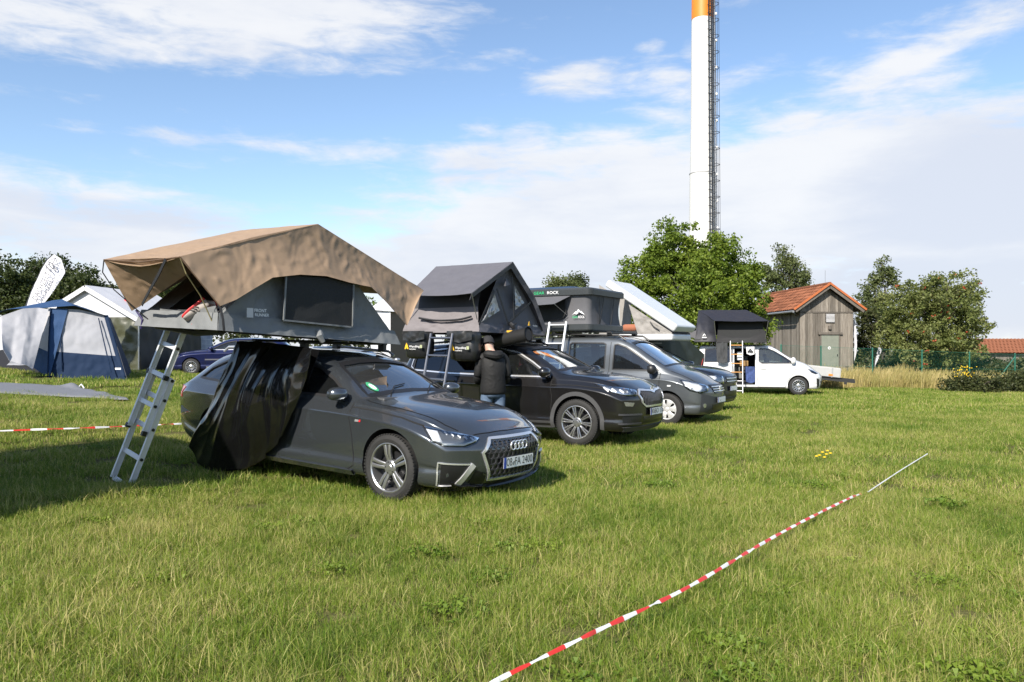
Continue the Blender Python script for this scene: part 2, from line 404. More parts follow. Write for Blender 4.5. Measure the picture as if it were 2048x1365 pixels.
        for c in cs:
            md = body.modifiers.new('cut', 'BOOLEAN'); md.operation = 'DIFFERENCE'; md.object = c; md.solver = 'EXACT'
            try: md.material_mode = 'TRANSFER'
            except Exception: pass
        bpy.context.view_layer.update(); dg = bpy.context.evaluated_depsgraph_get()
        me = bpy.data.meshes.new_from_object(body.evaluated_get(dg), depsgraph=dg)
        for o in cs + [body]: bpy.data.objects.remove(o)
        me.polygons.foreach_set('use_smooth', [True] * len(me.polygons)); me.set_sharp_from_angle(angle=radians(32)); me.name = 'body'
        return me
    # -- things laid on the surface
    def hit(s, sv, z, A):
        d = V((-cos(A), sin(A), 0)); t = V((sin(A), cos(A), 0)); o = t * sv - d * 5; o.z = z
        h, n, i, _ = s.bvh.ray_cast(o, d)
        if h is None:
            h, n, i, _ = s.bvh.find_nearest(o + d * 4.2)
        if n.dot(d) > 0: n = -n
        return h, n
    def hit_top(s, x, y):
        h, n, i, _ = s.bvh.ray_cast(V((x, y, 4)), V((0, 0, -1)))
        if h is None: h, n, i, _ = s.bvh.find_nearest(V((x, y, 1)))
        if n.z < 0: n = -n
        return h, n
    def flat(s, poly, A):
        if A == 'T': return [(p[0], p[1]) for p in poly]
        A = radians(A); return [(p[0] * sin(A) + p[1] * cos(A), p[2]) for p in poly]
    def at(s, q, A, off):
        h, n = s.hit_top(*q) if A == 'T' else s.hit(q[0], q[1], radians(A))
        return h + n * off
    def decal(s, poly, A, off=.006, grid=.07, skirt=.012, smooth=0):
        """closed outline (3D points, projected along A) -> sheet lying on the body with turned-down edges"""
        q = [V(p) for p in s.flat(poly, A)]
        if smooth: q = [V(p) for p in catmull([tuple(p) for p in q] + [tuple(q[0])], smooth)[:-1]]
        b = []
        for a, c in zip(q, q[1:] + q[:1]):
            k = max(1, int((c - a).length / grid + .5)); b += [a.lerp(c, i / k) for i in range(k)]
        n = len(b); pts = list(b); x0, x1 = min(p.x for p in b), max(p.x for p in b); z0, z1 = min(p.y for p in b), max(p.y for p in b)
        def inside(p):
            c = False
            for u, w in zip(b, b[1:] + b[:1]):
                if (u.y > p.y) != (w.y > p.y) and p.x < (w.x - u.x) * (p.y - u.y) / (w.y - u.y) + u.x: c = not c
            return c
        nx = int((x1 - x0) / grid); nz = int((z1 - z0) / grid)
        for i in range(1, nx + 1):
            for j in range(1, nz + 1):
                p = V((x0 + (x1 - x0) * i / (nx + 1), z0 + (z1 - z0) * j / (nz + 1)))
                if inside(p) and min((p - c).length for c in b) > grid * .4: pts.append(p)
        r = delaunay_2d_cdt(pts, [(i, (i + 1) % n) for i in range(n)], [], 1, 1e-5)
        ov = r[0]; vs = [s.at(p, A, off) for p in ov]; fs = [list(f) for f in r[2]]
        if skirt:
            m = {}
            ec = {}
            for f in fs:
                for a, c in zip(f, f[1:] + f[:1]): ec[(a, c)] = 1
            for (a, c) in list(ec):
                if (c, a) not in ec:
                    for k in (a, c):
                        if k not in m: m[k] = len(vs); vs.append(s.at(ov[k], A, off - skirt))
                    fs.append([c, a, m[a], m[c]])
        return vs, fs
    def strip(s, path, A, w, off=.005, step=.05, taper=False, skirt=.006):
        q = [V(p) for p in s.flat(path, A)]; d = []
        for a, c in zip(q, q[1:]):
            k = max(1, int((c - a).length / step + .5)); d += [a.lerp(c, i / k) for i in range(k)]
        d.append(q[-1]); vs = []; n = len(d); closed = (d[0] - d[-1]).length < 1e-6
        for i, p in enumerate(d):
            a = d[i - 1] if i else (d[-2] if closed else d[0]); c = d[i + 1] if i < n - 1 else (d[1] if closed else d[-1])
            t = (c - a).normalized(); nn = V((-t.y, t.x)); ww = w * (.15 + .85 * min(1, 4 * min(i, n - 1 - i) / n)) if taper else w
            L_, R_ = p + nn * ww / 2, p - nn * ww / 2
            vs += [s.at(L_, A, off - skirt), s.at(L_, A, off), s.at(R_, A, off), s.at(R_, A, off - skirt)]
        return vs, [[i * 4 + k, i * 4 + k + 1, i * 4 + 5 + k, i * 4 + 4 + k] for i in range(n - 1) for k in range(3)]
def mirror(vs): return [V((v.x, -v.y, v.z)) for v in vs]
def wheel_parts(R, w, rr, style, spoke_m, lip_m):
    t = MB(); h = w / 2
    t.lathe([(rr - .012, -h * .80), (rr + .006, -h * .97), (rr + (R - rr) * .45, -h * 1.03), (R - .028, -h * .97), (R - .009, -h * .86), (R, -h * .68), (R, -h * .40), (R - .008, -h * .38), (R - .008, -h * .32), (R, -h * .30),
             (R, h * .30), (R - .008, h * .32), (R - .008, h * .38), (R, h * .4), (R, h * .68), (R - .02, h * .95), (rr, h * .9)], 48)
    for k in range(60):     # tread blocks at the shoulder
        a = 2 * pi * k / 60; Rm = Matrix.Rotation(-a, 3, 'Y')
        t.box(Rm @ V((R - .003, -h * .80, 0)), (.014, h * .22, .019), Rm)
    r = MB()
    r.lathe([(rr - .004, -h * .80), (rr + .004, -h * .93), (rr - .006, -h * .95), (rr - .016, -h * .88), (rr - .026, -h * .5), (rr - .03, h * .8)], 48, mi=0)
    r.lathe([(.001, -h * .25), (rr * .62, -h * .25), (rr * .64, -h * .1), (rr * .64, 0)], 32, mi=1)      # brake disc
    r.lathe([(rr - .03, h * .1), (.01, h * .1)], 32, mi=1)
    def spoke(a0, a1, w0, w1, y0=-.70, y1=-.86, r0=.055, dpt=.030, mi=2):
        P0 = V((r0 * cos(a0), h * y0, r0 * sin(a0))); P1 = V(((rr - .012) * cos(a1), h * y1, (rr - .012) * sin(a1)))
        d = (P1 - P0); tn = V((-d.z, 0, d.x)).normalized(); dd = V((0, dpt, 0))
        pm = (P0 + P1) / 2 + V((0, -.012, 0))
        vs = []
        for p, ww in ((P0, w0), (pm, (w0 + w1) / 2), (P1, w1)): vs += [p - tn * ww / 2 + V((0, .004, 0)), p - tn * ww * .30, p + tn * ww * .30, p + tn * ww / 2 + V((0, .004, 0)), p + tn * ww * .42 + dd, p - tn * ww * .42 + dd]
        fs = []
        for i in range(2):
            for k in range(6): fs.append([i * 6 + k, i * 6 + (k + 1) % 6, i * 6 + 6 + (k + 1) % 6, i * 6 + 6 + k])
        r.add(vs, fs, mi)
    if style == 'double5':
        for k in range(5):
            a = pi / 2 + .18 + 2 * pi * k / 5
            spoke(a - .30, a - .125, .030, .040, r0=.05); spoke(a + .30, a + .125, .030, .040, r0=.05)
            spoke(a, a, .04, .055, y0=-.50, y1=-.70, r0=.06, dpt=.02, mi=1)
    elif style == 'multi10':
        for k in range(10):
            a = .1 + 2 * pi * k / 10
            spoke(a - .12, a - .085, .017, .022, r0=.06); spoke(a + .12, a + .085, .017, .022, r0=.06)
    elif style == 'hub6':
        for k in range(6):
            a = .2 + 2 * pi * k / 6; spoke(a, a, .085, .10, y0=-.88, y1=-.92, r0=.05, dpt=.02)
            spoke(a - .2, a - .25, .04, .05, y0=-.84, y1=-.9, r0=.10, dpt=.02); spoke(a + .2, a + .25, .04, .05, y0=-.84, y1=-.9, r0=.10, dpt=.02)
    else:
        for k in range(15):
            a = .1 + 2 * pi * k / 15; spoke(a, a + .05, .020, .032, r0=.06)
    r.lathe([(.001, -h * .86), (.03, -h * .86), (.036, -h * .82), (.062, -h * .80), (.078, -h * .70), (.08, -h * .4)], 24, mi=2)
    for k in range(5):
        a = .6 + 2 * pi * k / 5; r.lathe([(.001, -.0), (.008, 0), (.008, .01)], 8, c=(.054 * cos(a), -h * .815, .054 * sin(a)), mi=1)
    return t, r, [lip_m, BLACK, spoke_m]
GLASS = glass_mat('car_glass', (.42, .47, .45), 1.15, .02)
GLASSW = glass_mat('windscreen_glass', (.70, .78, .76), 1.5, .08)
GLASSD = glass_mat('privacy_glass', (.10, .11, .115), 1.0, .0)
LENS = glass_mat('lamp_lens', (.86, .88, .9), .9, .0)
LAMPIN = mat('lamp_reflector', (.55, .56, .58), .15, .85)
LAMPDK = mat('lamp_housing', (.03, .03, .033), .25)
DRL = mat('lamp_white', (.85, .86, .88), .25)
REDL = mat('tail_lamp_red', (.35, .01, .012), .15, coat=1.)
SEAT = mat('seat_fabric', (.035, .035, .038), .8)
SEAM = mat('panel_gap', (.004, .004, .004), .8)
def make_car(name, car, pos, rz, label, cat, paint, group=None, pitch=0., roll=0., glass_rear=None, wheel='double5', spoke=ALLOY, lip=ALLOY, fn=None, steer=0., trim=None, lower=None):
    sp = car.sp; t = thing(name, pos, label, cat, group, rz, roll, pitch)
    me = car.cut(paint, DARK); me.materials.clear() if False else None
    o = link('body', me, t)
    gr = glass_rear or GLASS
    for i, q in enumerate(sp['side_win']):
        cx = sum(p[0] for p in q) / len(q); cz = sum(p[1] for p in q) / len(q)
        big = [(cx + (x - cx) * 1.035 + (.008 if x > cx else -.008), 0, cz + (z - cz) * 1.05) for x, z in q]
        for A in (90, -90):
            if i in sp.get('open_right', []) and A == 90: continue
            vs, fs = car.decal(big, A, -.012, .12, 0)
            mesh('side_window', vs, fs, GLASS if i == 0 else gr, t, True)
            e = [(x, 0, z) for x, z in q] + [(q[0][0], 0, q[0][1])]
            vs, fs = car.strip(e, A, .026, .002, .06); mesh('window_seal', vs, fs, BLACK, t, True, sharp=40)
    if sp.get('shield'):
        q = sp['shield']; cz = sum(p[1] for p in q) / len(q)
        vs, fs = car.decal([(0, y * 1.035, cz + (z - cz) * 1.05) for y, z in q], 0, -.012, .10, 0); mesh('windscreen', vs, fs, GLASSW, t, True)
        vs, fs = car.strip([(0, y, z) for y, z in q + [q[0]]], 0, .03, .002, .05); mesh('windscreen_seal', vs, fs, BLACK, t, True, sharp=40)
    if sp.get('rearw'):
        q = sp['rearw']; cz = sum(p[1] for p in q) / len(q)
        vs, fs = car.decal([(0, y * 1.03, cz + (z - cz) * 1.04) for y, z in q], 180, -.008, .12, 0); mesh('rear_window', vs, fs, gr, t, True)
    # seats, wheel, dashboard
    bl = car.F['belt'](-1.5); sx = sp.get('seat_x', -1.55)
    for sy in (-.36, .36):
        b = MB(); b.box((sx - .1, sy, bl - .12), (.14, .46, .62), Matrix.Rotation(-.25, 3, 'Y')); b.box((sx - .22, sy, bl + .27), (.09, .25, .17), Matrix.Rotation(-.2, 3, 'Y'))
        bevel(b.build('seat', SEAT, t), .04, 3)
    b = MB(); b.box((sx - 1.0, 0, bl - .12), (.16, 1.1, .55), Matrix.Rotation(-.3, 3, 'Y'))
    for sy in (-.38, .38): b.box((sx - 1.12, sy, bl + .22), (.09, .24, .14))
    bevel(b.build('seat', SEAT, t), .04, 3)
    b = MB(); c = V((sx + .62, .36, bl - .02)); Rm = Matrix.Rotation(-1.1, 3, 'Y')
    b.tube([c + Rm @ V((.18 * cos(a), .18 * sin(a), 0)) for a in [2 * pi * k / 24 for k in range(25)]], .014, 6); b.bar(c + Rm @ V((0, -.17, 0)), c + Rm @ V((0, .17, 0)), .03, .02)
    b.build('steering_wheel', BLACK, t, True)
    # wheels
    ty, ri, rm = wheel_parts(sp['R'], sp['tw'], sp['rim'], wheel, spoke, lip)
    tm = ty.build('tyre', RUBBER, None, True, sharp=30); rme = ri.build('rim', rm, None, True, sharp=30); tmesh, rmesh = tm.data, rme.data
    bpy.data.objects.remove(tm); bpy.data.objects.remove(rme)
    for ax in (0, -sp['wb']):
        for sg in (-1, 1):
            wo = link('wheel', tmesh, t); wo.location = (ax, sg * (sp['track'] - sp['tw'] / 2), sp['R'])
            wo.rotation_euler = (0, random.uniform(0, 1) if ax else sp.get('spin', 0), (pi if sg > 0 else 0) + (steer if ax == 0 else 0))
            link('rim', rmesh, wo)
    # seams, mirrors, handles
    vs, fs = [], []
    def addm(a, b, both=True):
        n = len(vs); vs.extend(a); fs.extend([[i + n for i in f] for f in b])
        if both: n = len(vs); vs.extend(mirror(a)); fs.extend([[i + n for i in f[::-1]] for f in b])
    for path in sp['seams']: addm(*car.strip([(x, 0, z) for x, z in path], 90, .010, .003, .05, skirt=.004))
    for path in sp.get('hoodseam', []): addm(*car.strip([(x, y, 0) for x, y in path], 'T', .009, .003, .05, skirt=.003))
    mesh('panel_gap', vs, fs, SEAM, t, False)
    if lower:      # darker sill band
        a, f = car.strip([(x, 0, z) for x, z in lower], 90, .10, .006, .08, skirt=.01)
        mesh('sill_trim', a, f, mat('grey_cladding', (.055, .055, .057), .6), t, True); mesh('sill_trim', mirror(a), [q[::-1] for q in f], mat('grey_cladding', (.05, .05, .05), .6), t, True)
    for x, z in sp.get('handles', []):
        for A, sg in ((90, -1), (-90, 1)):
            h, n = car.hit(x if A == 90 else -x, z, radians(A)); b = MB()
            b.box(h + n * .022, (.20, .022, .030)); b.box(h + n * .008 + V((.08, 0, 0)), (.03, .02, .025)); b.box(h + n * .008 - V((.08, 0, 0)), (.03, .02, .025))
            bevel(b.build('door_handle', sp.get('handle_m') or paint, t), .008)
    mx, mz = sp['mirror']
    for A, sg in ((90, -1), (-90, 1)):
        h, n = car.hit(mx if A == 90 else -mx, mz, radians(A)); b = MB()
        prof = [(0, .2), (.02, .72), (.07, 1), (.13, .92), (.17, .55), (.182, .15)]; k = 14; vv = []
        ly, lz = sp.get('mirror_size', (.115, .075))
        for dx, sc in prof:
            for i in range(k):
                a = 2 * pi * i / k; cy = cos(a); sz = sin(a)
                vv.append(V((dx - .06, sg * .155 + ly * sc * (abs(cy) ** .8) * (1 if cy > 0 else -1), .02 + lz * sc * (abs(sz) ** .75) * (1 if sz > 0 else -1))) + h)
        ff = [[i * k + j, i * k + (j + 1) % k, (i + 1) * k + (j + 1) % k, (i + 1) * k + j] for i in range(5) for j in range(k)] + [list(range(k))[::-1], [5 * k + j for j in range(k)]]
        mo = mesh('wing_mirror', vv, ff, sp.get('mirror_m') or paint, t, True, sharp=50)
        b = MB(); b.bar(h - n * .03 + V((0, 0, -.05)), h + V((0, sg * .09, -.035)), .06, .03); b.build('mirror_arm', BLACK, mo)
    if fn: fn(t, car, paint)
    return t
def part(t, name, r, m, smooth=True, both=False, sharp=40):
    o = mesh(name, r[0], r[1], m, t, smooth, sharp=sharp)
    if both: mesh(name, mirror(r[0]), [f[::-1] for f in r[1]], m, t, smooth, sharp=sharp)
    return o
def plate(t, car, z, a1, a2, x=None, n=None):
    """number plate in the car's own front"""
    h, nn = car.hit(0, z, 0); c = V((h.x + .022, 0, z)); b = MB()
    b.box(c, (.012, .53, .118)); p = bevel(b.build('licence_plate', BLACK, t), .004)
    b = MB(); b.box(c + V((.006, 0, 0)), (.004, .518, .106)); b.build('plate_face', WHITEPLATE, p)
    b = MB(); b.box(c + V((.0075, -.238, 0)), (.004, .04, .106)); b.build('plate_band', PLBLUE, p)
    r, u = V((0, 1, 0)), V((0, 0, 1)); f = c + V((.008, 0, 0))
    if a1: lettering('plate_letters', a1, f + V((0, -.165, 0)), r, u, .095 * len(a1) / 2, INK, p, .002, False, .078)
    if a2: lettering('plate_letters', a2, f + V((0, .085, 0)), r, u, .31, INK, p, .002, False, .078)
    b = MB(); b.lathe([(.001, .0), (.021, .0), (.021, .003)], 16); b.xf(Matrix.Translation(f + V((.002, -.092, -.012))) @ Matrix.Rotation(-pi / 2, 4, 'Z')); b.build('plate_seal', mat('seal_grey', (.25, .27, .27), .5), p)
    return c
# ------------------------------------------------------------ the parked vehicles
PA_GREY = mat('metallic_grey_paint', (.086, .096, .108), .25, .72, coat=1.)
PA_BLACK = mat('black_paint', (.0105, .0098, .0100), .30, .25, coat=1.)
PA_SLATE = mat('slate_grey_paint', (.105, .115, .125), .36, .55, coat=1.)
PA_NIGHT = mat('night_blue_paint', (.013, .016, .024), .32, .3, coat=1.)
PA_WHITE = mat('white_paint', (.60, .60, .605), .35, 0., coat=.8)
PA_BLUE = mat('blue_paint', (.006, .010, .060), .35, .35, coat=.9)
PA_SILVER = mat('silver_paint', (.40, .41, .43), .35, .7, coat=.8)
CLAD = mat('grey_cladding', (.055, .055, .057), .6)
GRILL = mat('grille_black', (.010, .010, .011), .35)
GRBAR = mat('grille_bar', (.045, .045, .05), .3)
WAGON = dict(xn=.85, xt=-3.84, wb=2.82, R=.333, rim=.245, tw=.235, track=.915, arch=.372, spin=.0, cabin=(-3.2, -.36), seat_x=-1.5, shoulder=.10,
    top=[(-3.87, .93), (-3.80, .98), (-3.70, 1.06), (-3.42, 1.28), (-3.22, 1.36), (-2.9, 1.405), (-2.2, 1.435), (-1.6, 1.42), (-1.25, 1.365), (-.95, 1.24), (-.5, 1.02), (-.42, .995), (0, .945), (.4, .88), (.7, .80), (.87, .715)],
    cant=[(-3.87, .915), (-3.75, .985), (-3.4, 1.20), (-3.2, 1.27), (-2.9, 1.325), (-2.2, 1.370), (-1.6, 1.355), (-1.3, 1.30), (-.95, 1.175), (-.5, .965), (-.42, .945), (0, .905), (.4, .845), (.7, .77), (.87, .69)],
    yc=[(-3.87, .62), (-3.4, .56), (-2.9, .575), (-2.2, .595), (-1.5, .59), (-1.2, .605), (-.5, .70), (-.3, .71), (.3, .68), (.7, .60), (.87, .54)],
    yb=[(-3.87, .74), (-3.4, .80), (-2.5, .83), (-1.5, .83), (-.6, .82), (0, .80), (.5, .76), (.87, .66)],
    belt=[(-3.87, .90), (-3.5, .97), (-2.5, .955), (-1.5, .935), (-.6, .915), (-.3, .90), (0, .875), (.4, .815), (.7, .74), (.87, .665)],
    w=[(-3.87, .79), (-3.6, .86), (-3.0, .915), (-2, .92), (-1, .915), (0, .92), (.4, .905), (.7, .865), (.87, .81)],
    bot=[(-3.87, .34), (-3.5, .26), (-3, .2), (-1, .19), (0, .19), (.87, .185)],
    fa=.26, fb=.13, fz=.56, ra=.18,
    side_win=[[(-.70, .965), (-1.02, 1.135), (-1.3, 1.25), (-1.62, 1.305), (-1.66, .975)], [(-1.75, .98), (-1.72, 1.318), (-2.2, 1.335), (-2.60, 1.305), (-2.72, 1.0)], [(-2.80, 1.005), (-2.70, 1.29), (-3.0, 1.25), (-3.24, 1.155), (-3.36, 1.03)]],
    shield=[(-.655, .995), (-.35, 1.025), (0, 1.035), (.35, 1.025), (.655, .995), (.60, 1.12), (.53, 1.26), (.49, 1.295), (.25, 1.325), (0, 1.332), (-.25, 1.325), (-.49, 1.295), (-.53, 1.26), (-.60, 1.12)], shield_back=-1.33,
    rearw=[(-.52, 1.07), (.52, 1.07), (.46, 1.25), (-.46, 1.25)], rear_depth=1.0,
    seams=[[(-.60, .93), (-.52, .60), (-.50, .30), (-.62, .23)], [(-1.70, .95), (-1.72, .5), (-1.66, .24)], [(-2.72, .97), (-2.62, .72), (-2.45, .45), (-2.38, .24)], [(-.62, .235), (-2.36, .235)], [(-.58, .885), (-.30, .872), (.1, .83), (.36, .775)]],
    hoodseam=[[(-.50, -.73), (-.2, -.735), (.2, -.715), (.5, -.66), (.62, -.60)], [(-.50, .73), (-.2, .735), (.2, .715), (.5, .66), (.62, .60)], [(.73, -.50), (.77, -.3), (.785, 0), (.77, .3), (.73, .50)]],
    handles=[(-1.52, .83), (-2.52, .85)], mirror=(-.76, .99), mirror_size=(.12, .072))
def hexes(car, poly, cell, off, w):
    vs, fs = [], []
    def inside(y, z):
        c = False
        for (a, b), (d, e) in zip(poly, poly[1:] + poly[:1]):
            if (b > z) != (e > z) and y < (d - a) * (z - b) / (e - b) + a: c = not c
        return c
    y0, y1 = min(p[0] for p in poly), max(p[0] for p in poly); z0, z1 = min(p[1] for p in poly), max(p[1] for p in poly)
    r = cell / 1.75; j = 0; z = z0
    while z < z1:
        y = y0 + (cell / 2 if j % 2 else 0)
        while y < y1:
            if inside(y, z):
                n = len(vs)
                for rr, o in ((r * .98, off), (r * (1 - w), off), (r * (1 - w), off - .02)):
                    for k in range(6):
                        a = pi / 6 + pi / 3 * k; vs.append(car.at((y + rr * cos(a), z + rr * sin(a) * .9), 0, o))
                for q in (0, 6):
                    for k in range(6): fs.append([n + q + k, n + q + (k + 1) % 6, n + q + 6 + (k + 1) % 6, n + q + 6 + k])
            y += cell
        z += cell * .80; j += 1
    return vs, fs
def headlamp(t, car, poly, A, bars=None, both=True, inner=LAMPIN, split=.5):
    """housing sunk in the wing, bright reflector and clear lens"""
    for sg in ((1, -1) if both else (1,)):
        P_ = [(x, y * sg, z) for x, y, z in poly]; AA = A * sg
        h = part(t, 'headlight', car.decal(P_, AA, .004, .05, .02), LAMPDK)
        c = sum((V(p) for p in P_), V()) / len(P_)
        ins = [tuple(c + (V(p) - c) * .84) for p in P_]
        r = car.decal(ins, AA, .007, .05, .006); mesh('reflector', r[0], r[1], inner, h, True)
        if bars:
            for (a, b, w) in bars:
                r = car.strip([(a[0], a[1] * sg, a[2]), (b[0], b[1] * sg, b[2])], AA, w, .011, .03); mesh('light_bar', r[0], r[1], DRL, h, True)
        r = car.decal(P_, AA, .017, .05, .013); mesh('lens', r[0], r[1], LENS, h, True)
def audi_detail(t, car, paint):
    G = [(-.36, .655), (.36, .655), (.485, .53), (.37, .262), (-.37, .262), (-.485, .53)]
    g3 = [(.8, y, z) for y, z in G]
    g = part(t, 'grille', car.decal(g3, 0, .001, .06, 0), GRILL)
    r = hexes(car, [(y * .93, .455 + (z - .455) * .92) for y, z in G], .068, .010, .22); mesh('grille_mesh', r[0], r[1], GRBAR, g, False)
    r = car.strip(g3 + [g3[0]], 0, .024, .016, .04, skirt=.02); mesh('grille_frame', r[0], r[1], CHROME, g, True, sharp=50)
    c = plate(t, car, .415, "OB", "FA 2400")
    b = MB(); h, n = car.hit(0, .575, 0)
    for k in range(4):
        yy = (k - 1.5) * .064; cc = V((h.x + .028, yy, .578))
        b.tube([cc + V((0, .043 * cos(a), .043 * sin(a))) for a in [2 * pi * i / 28 for i in range(29)]], .0075, 8, cap=False)
    b.build('emblem_rings', CHROME, t, True)
    headlamp(t, car, [(.44, -.90, .765), (.60, -.80, .735), (.76, -.62, .690), (.80, -.50, .665), (.795, -.56, .625), (.76, -.66, .596), (.62, -.80, .600), (.52, -.88, .640)], 42,
             [((.78, -.53, .648), (.74, -.66, .612), .016), ((.74, -.66, .612), (.60, -.82, .612), .016)] + [((.62 + .035 * k, -.79 + .052 * k, .722 - .0125 * k), (.63 + .037 * k, -.765 + .052 * k, .698 - .0125 * k), .014) for k in range(5)], inner=mat('lamp_grey', (.20, .21, .22), .2, .6))
    # bright corner of the lamp
    for sg in (1, -1):
        r = car.decal([(.47, -.885 * sg, .745), (.56, -.825 * sg, .73), (.60, -.81 * sg, .63), (.53, -.865 * sg, .65)], 42 * sg, .010, .05, .01); mesh('light_panel', r[0], r[1], DRL, t, True)
    # side intakes
    q = [(.62, -.84, .445), (.80, -.585, .425), (.72, -.76, .205), (.62, -.84, .205)]
    part(t, 'air_intake', car.decal(q, 38, .003, .05, .0), GRILL, both=True) if False else None
    for sg in (1, -1):
        qq = [(x, y * sg, z) for x, y, z in q]
        a = part(t, 'air_intake', car.decal(qq, 38 * sg, .004, .05, .01), GRILL)
        pth = [(.60, -.855, .225), (.60, -.855, .445), (.80, -.575, .425), (.725, -.745, .205), (.61, -.845, .200)]
        r = car.strip([(x, y * sg, z) for x, y, z in pth[:3]], 38 * sg, .013, .014, .03, skirt=.02); mesh('intake_trim', r[0], r[1], CHROME, a, True, sharp=50)
        r = car.strip([(x, y * sg, z) for x, y, z in pth[2:]], 38 * sg, .052, .018, .03, skirt=.02); mesh('intake_trim', r[0], r[1], mat('satin_silver', (.66, .66, .67), .38, .7), a, True, sharp=50)
        w = [(.815, -.555, .37), (.83, -.42, .33), (.80, -.40, .225), (.77, -.60, .215)]
        a = part(t, 'air_intake', car.decal([(x, y * sg, z) for x, y, z in w], 22 * sg, .003, .05, .01), GRILL)
    r = car.strip([(.6, -.86, .176), (.8, -.5, .176), (.85, 0, .176), (.8, .5, .176), (.6, .86, .176)], 0, .026, .030, .06, skirt=.05); part(t, 'front_splitter', r, mat('gloss_black', (.008, .008, .009), .15))
    r = car.strip([(.85, y, .222) for y in (-.36, -.18, 0, .18, .36)], 0, .045, .004, .06); part(t, 'lower_grille', r, GRILL)
    for sg in (1, -1):
        A = 90 * sg
        part(t, 'side_skirt', car.strip([(-.52, 0, .225), (-2.4, 0, .225)], A, .045, .022, .1, skirt=.04), paint)
        part(t, 'tail_light', car.decal([(-3.62, -.87 * sg, .90), (-3.80, -.74 * sg, .915), (-3.83, -.66 * sg, .80), (-3.66, -.86 * sg, .77)], 135 * sg, .008, .06, .02), REDL)
        part(t, 'bumper_reflector', car.decal([(-3.42, 0, .61), (-3.66, 0, .66), (-3.70, 0, .56)], A, .006, .06, .01), mat('satin_grey', (.2, .2, .21), .4))
        b = MB(); b.tube([(-1.42, .63 * sg, 1.375), (-1.52, .63 * sg, 1.425), (-2.3, .645 * sg, 1.45), (-3.0, .62 * sg, 1.415), (-3.1, .61 * sg, 1.36)], .016, 8); b.build('roof_rail', mat('satin_silver', (.6, .6, .6), .3, .8) if sg else CHROME, t, True)
    for x in (-1.62, -2.45):
        b = MB(); b.box((x, 0, 1.515), (.07, 1.36, .03))
        for sg in (1, -1): b.box((x, .62 * sg, 1.47), (.10, .06, .10))
        bevel(b.build('roof_bar', BLACK, t), .008)
    # sticker in the windscreen and the litter of papers on the dashboard
    def disc(y, z, r): return [(0, y + r * cos(2 * pi * k / 16), z + r * sin(2 * pi * k / 16)) for k in range(16)]
    a = part(t, 'sticker', car.decal(disc(-.49, 1.075, .042), 0, .003, .05, .004), mat('sticker_green', (.05, .35, .16), .5))
    r = car.decal(disc(-.49, 1.072, .026), 0, .006, .05, .004); mesh('sticker_face', r[0], r[1], WHITEINK, a)
    for i, (c, w_, col) in enumerate((((-.62, .22, 1.0), (.18, .26), (.65, .65, .5)), ((-.66, .48, .99), (.14, .16), (.55, .16, .04)), ((-.70, -.02, .985), (.18, .22), (.5, .5, .52)), ((-.68, .34, 1.02), (.10, .30), (.05, .05, .06)))):
        b = MB(); b.box(c, (w_[0], w_[1], .006), Matrix.Rotation(.3 * i - .4, 3, 'Z') @ Matrix.Rotation(-.15, 3, 'X')); b.build('dashboard_paper', mat('paper_%s' % 'abcd'[i], col, .7), t)
    b = MB(); b.box((-.72, 0, .955), (.72, 1.24, .05)); bevel(b.build('dashboard', mat('dash_grey', (.05, .052, .055), .6), t), .02)
    b = MB(); b.box((-1.02, 0, 1.265), (.03, .24, .06)); bevel(b.build('inner_mirror', BLACK, t), .01)
    h, n = car.hit(-.38, .76, pi / 2)
    for i, (w_, m) in enumerate(((.03, mat('badge_red', (.6, .02, .03), .3)), (.06, CHROME))):
        b = MB(); b.prism([h + V((-.03 - i * .035 - w_ / 2, -.004, -.011)), h + V((-.03 - i * .035 + w_ / 2, -.004, -.011)), h + V((-.025 - i * .035 + w_ / 2, -.004, .011)), h + V((-.025 - i * .035 - w_ / 2, -.004, .011))], (0, .006, 0)); b.build('badge', m, t)
    for sg in (-1, 1):
        b = MB(); b.tube([(-.47, .3 * sg - .1, 1.02), (-.62, .1 + .3 * sg, 1.075), (-.66, .28 + .28 * sg, 1.095)], .008, 6); b.build('wiper', BLACK, t)
    # wheel-arch lips
TH1 = radians(-35); A_O = V((-.71, 8.587, 0)); U1 = V((cos(TH1), sin(TH1), 0)); N1 = V((sin(TH1), -cos(TH1), 0))
wagon = Car(WAGON)
p = A_O.copy(); p.z = ground(p.x, p.y) - .0
audi = make_car('parked_car', wagon, p, TH1, 'dark grey metallic estate car with four-ring emblem and a brown roof tent on top', 'car', PA_GREY, 'cars parked in the row', pitch=radians(2.2), roll=radians(-.3), wheel='double5', spoke=mat('machined_alloy', (.40, .40, .41), .28, .85), lip=ALLOY, fn=audi_detail)

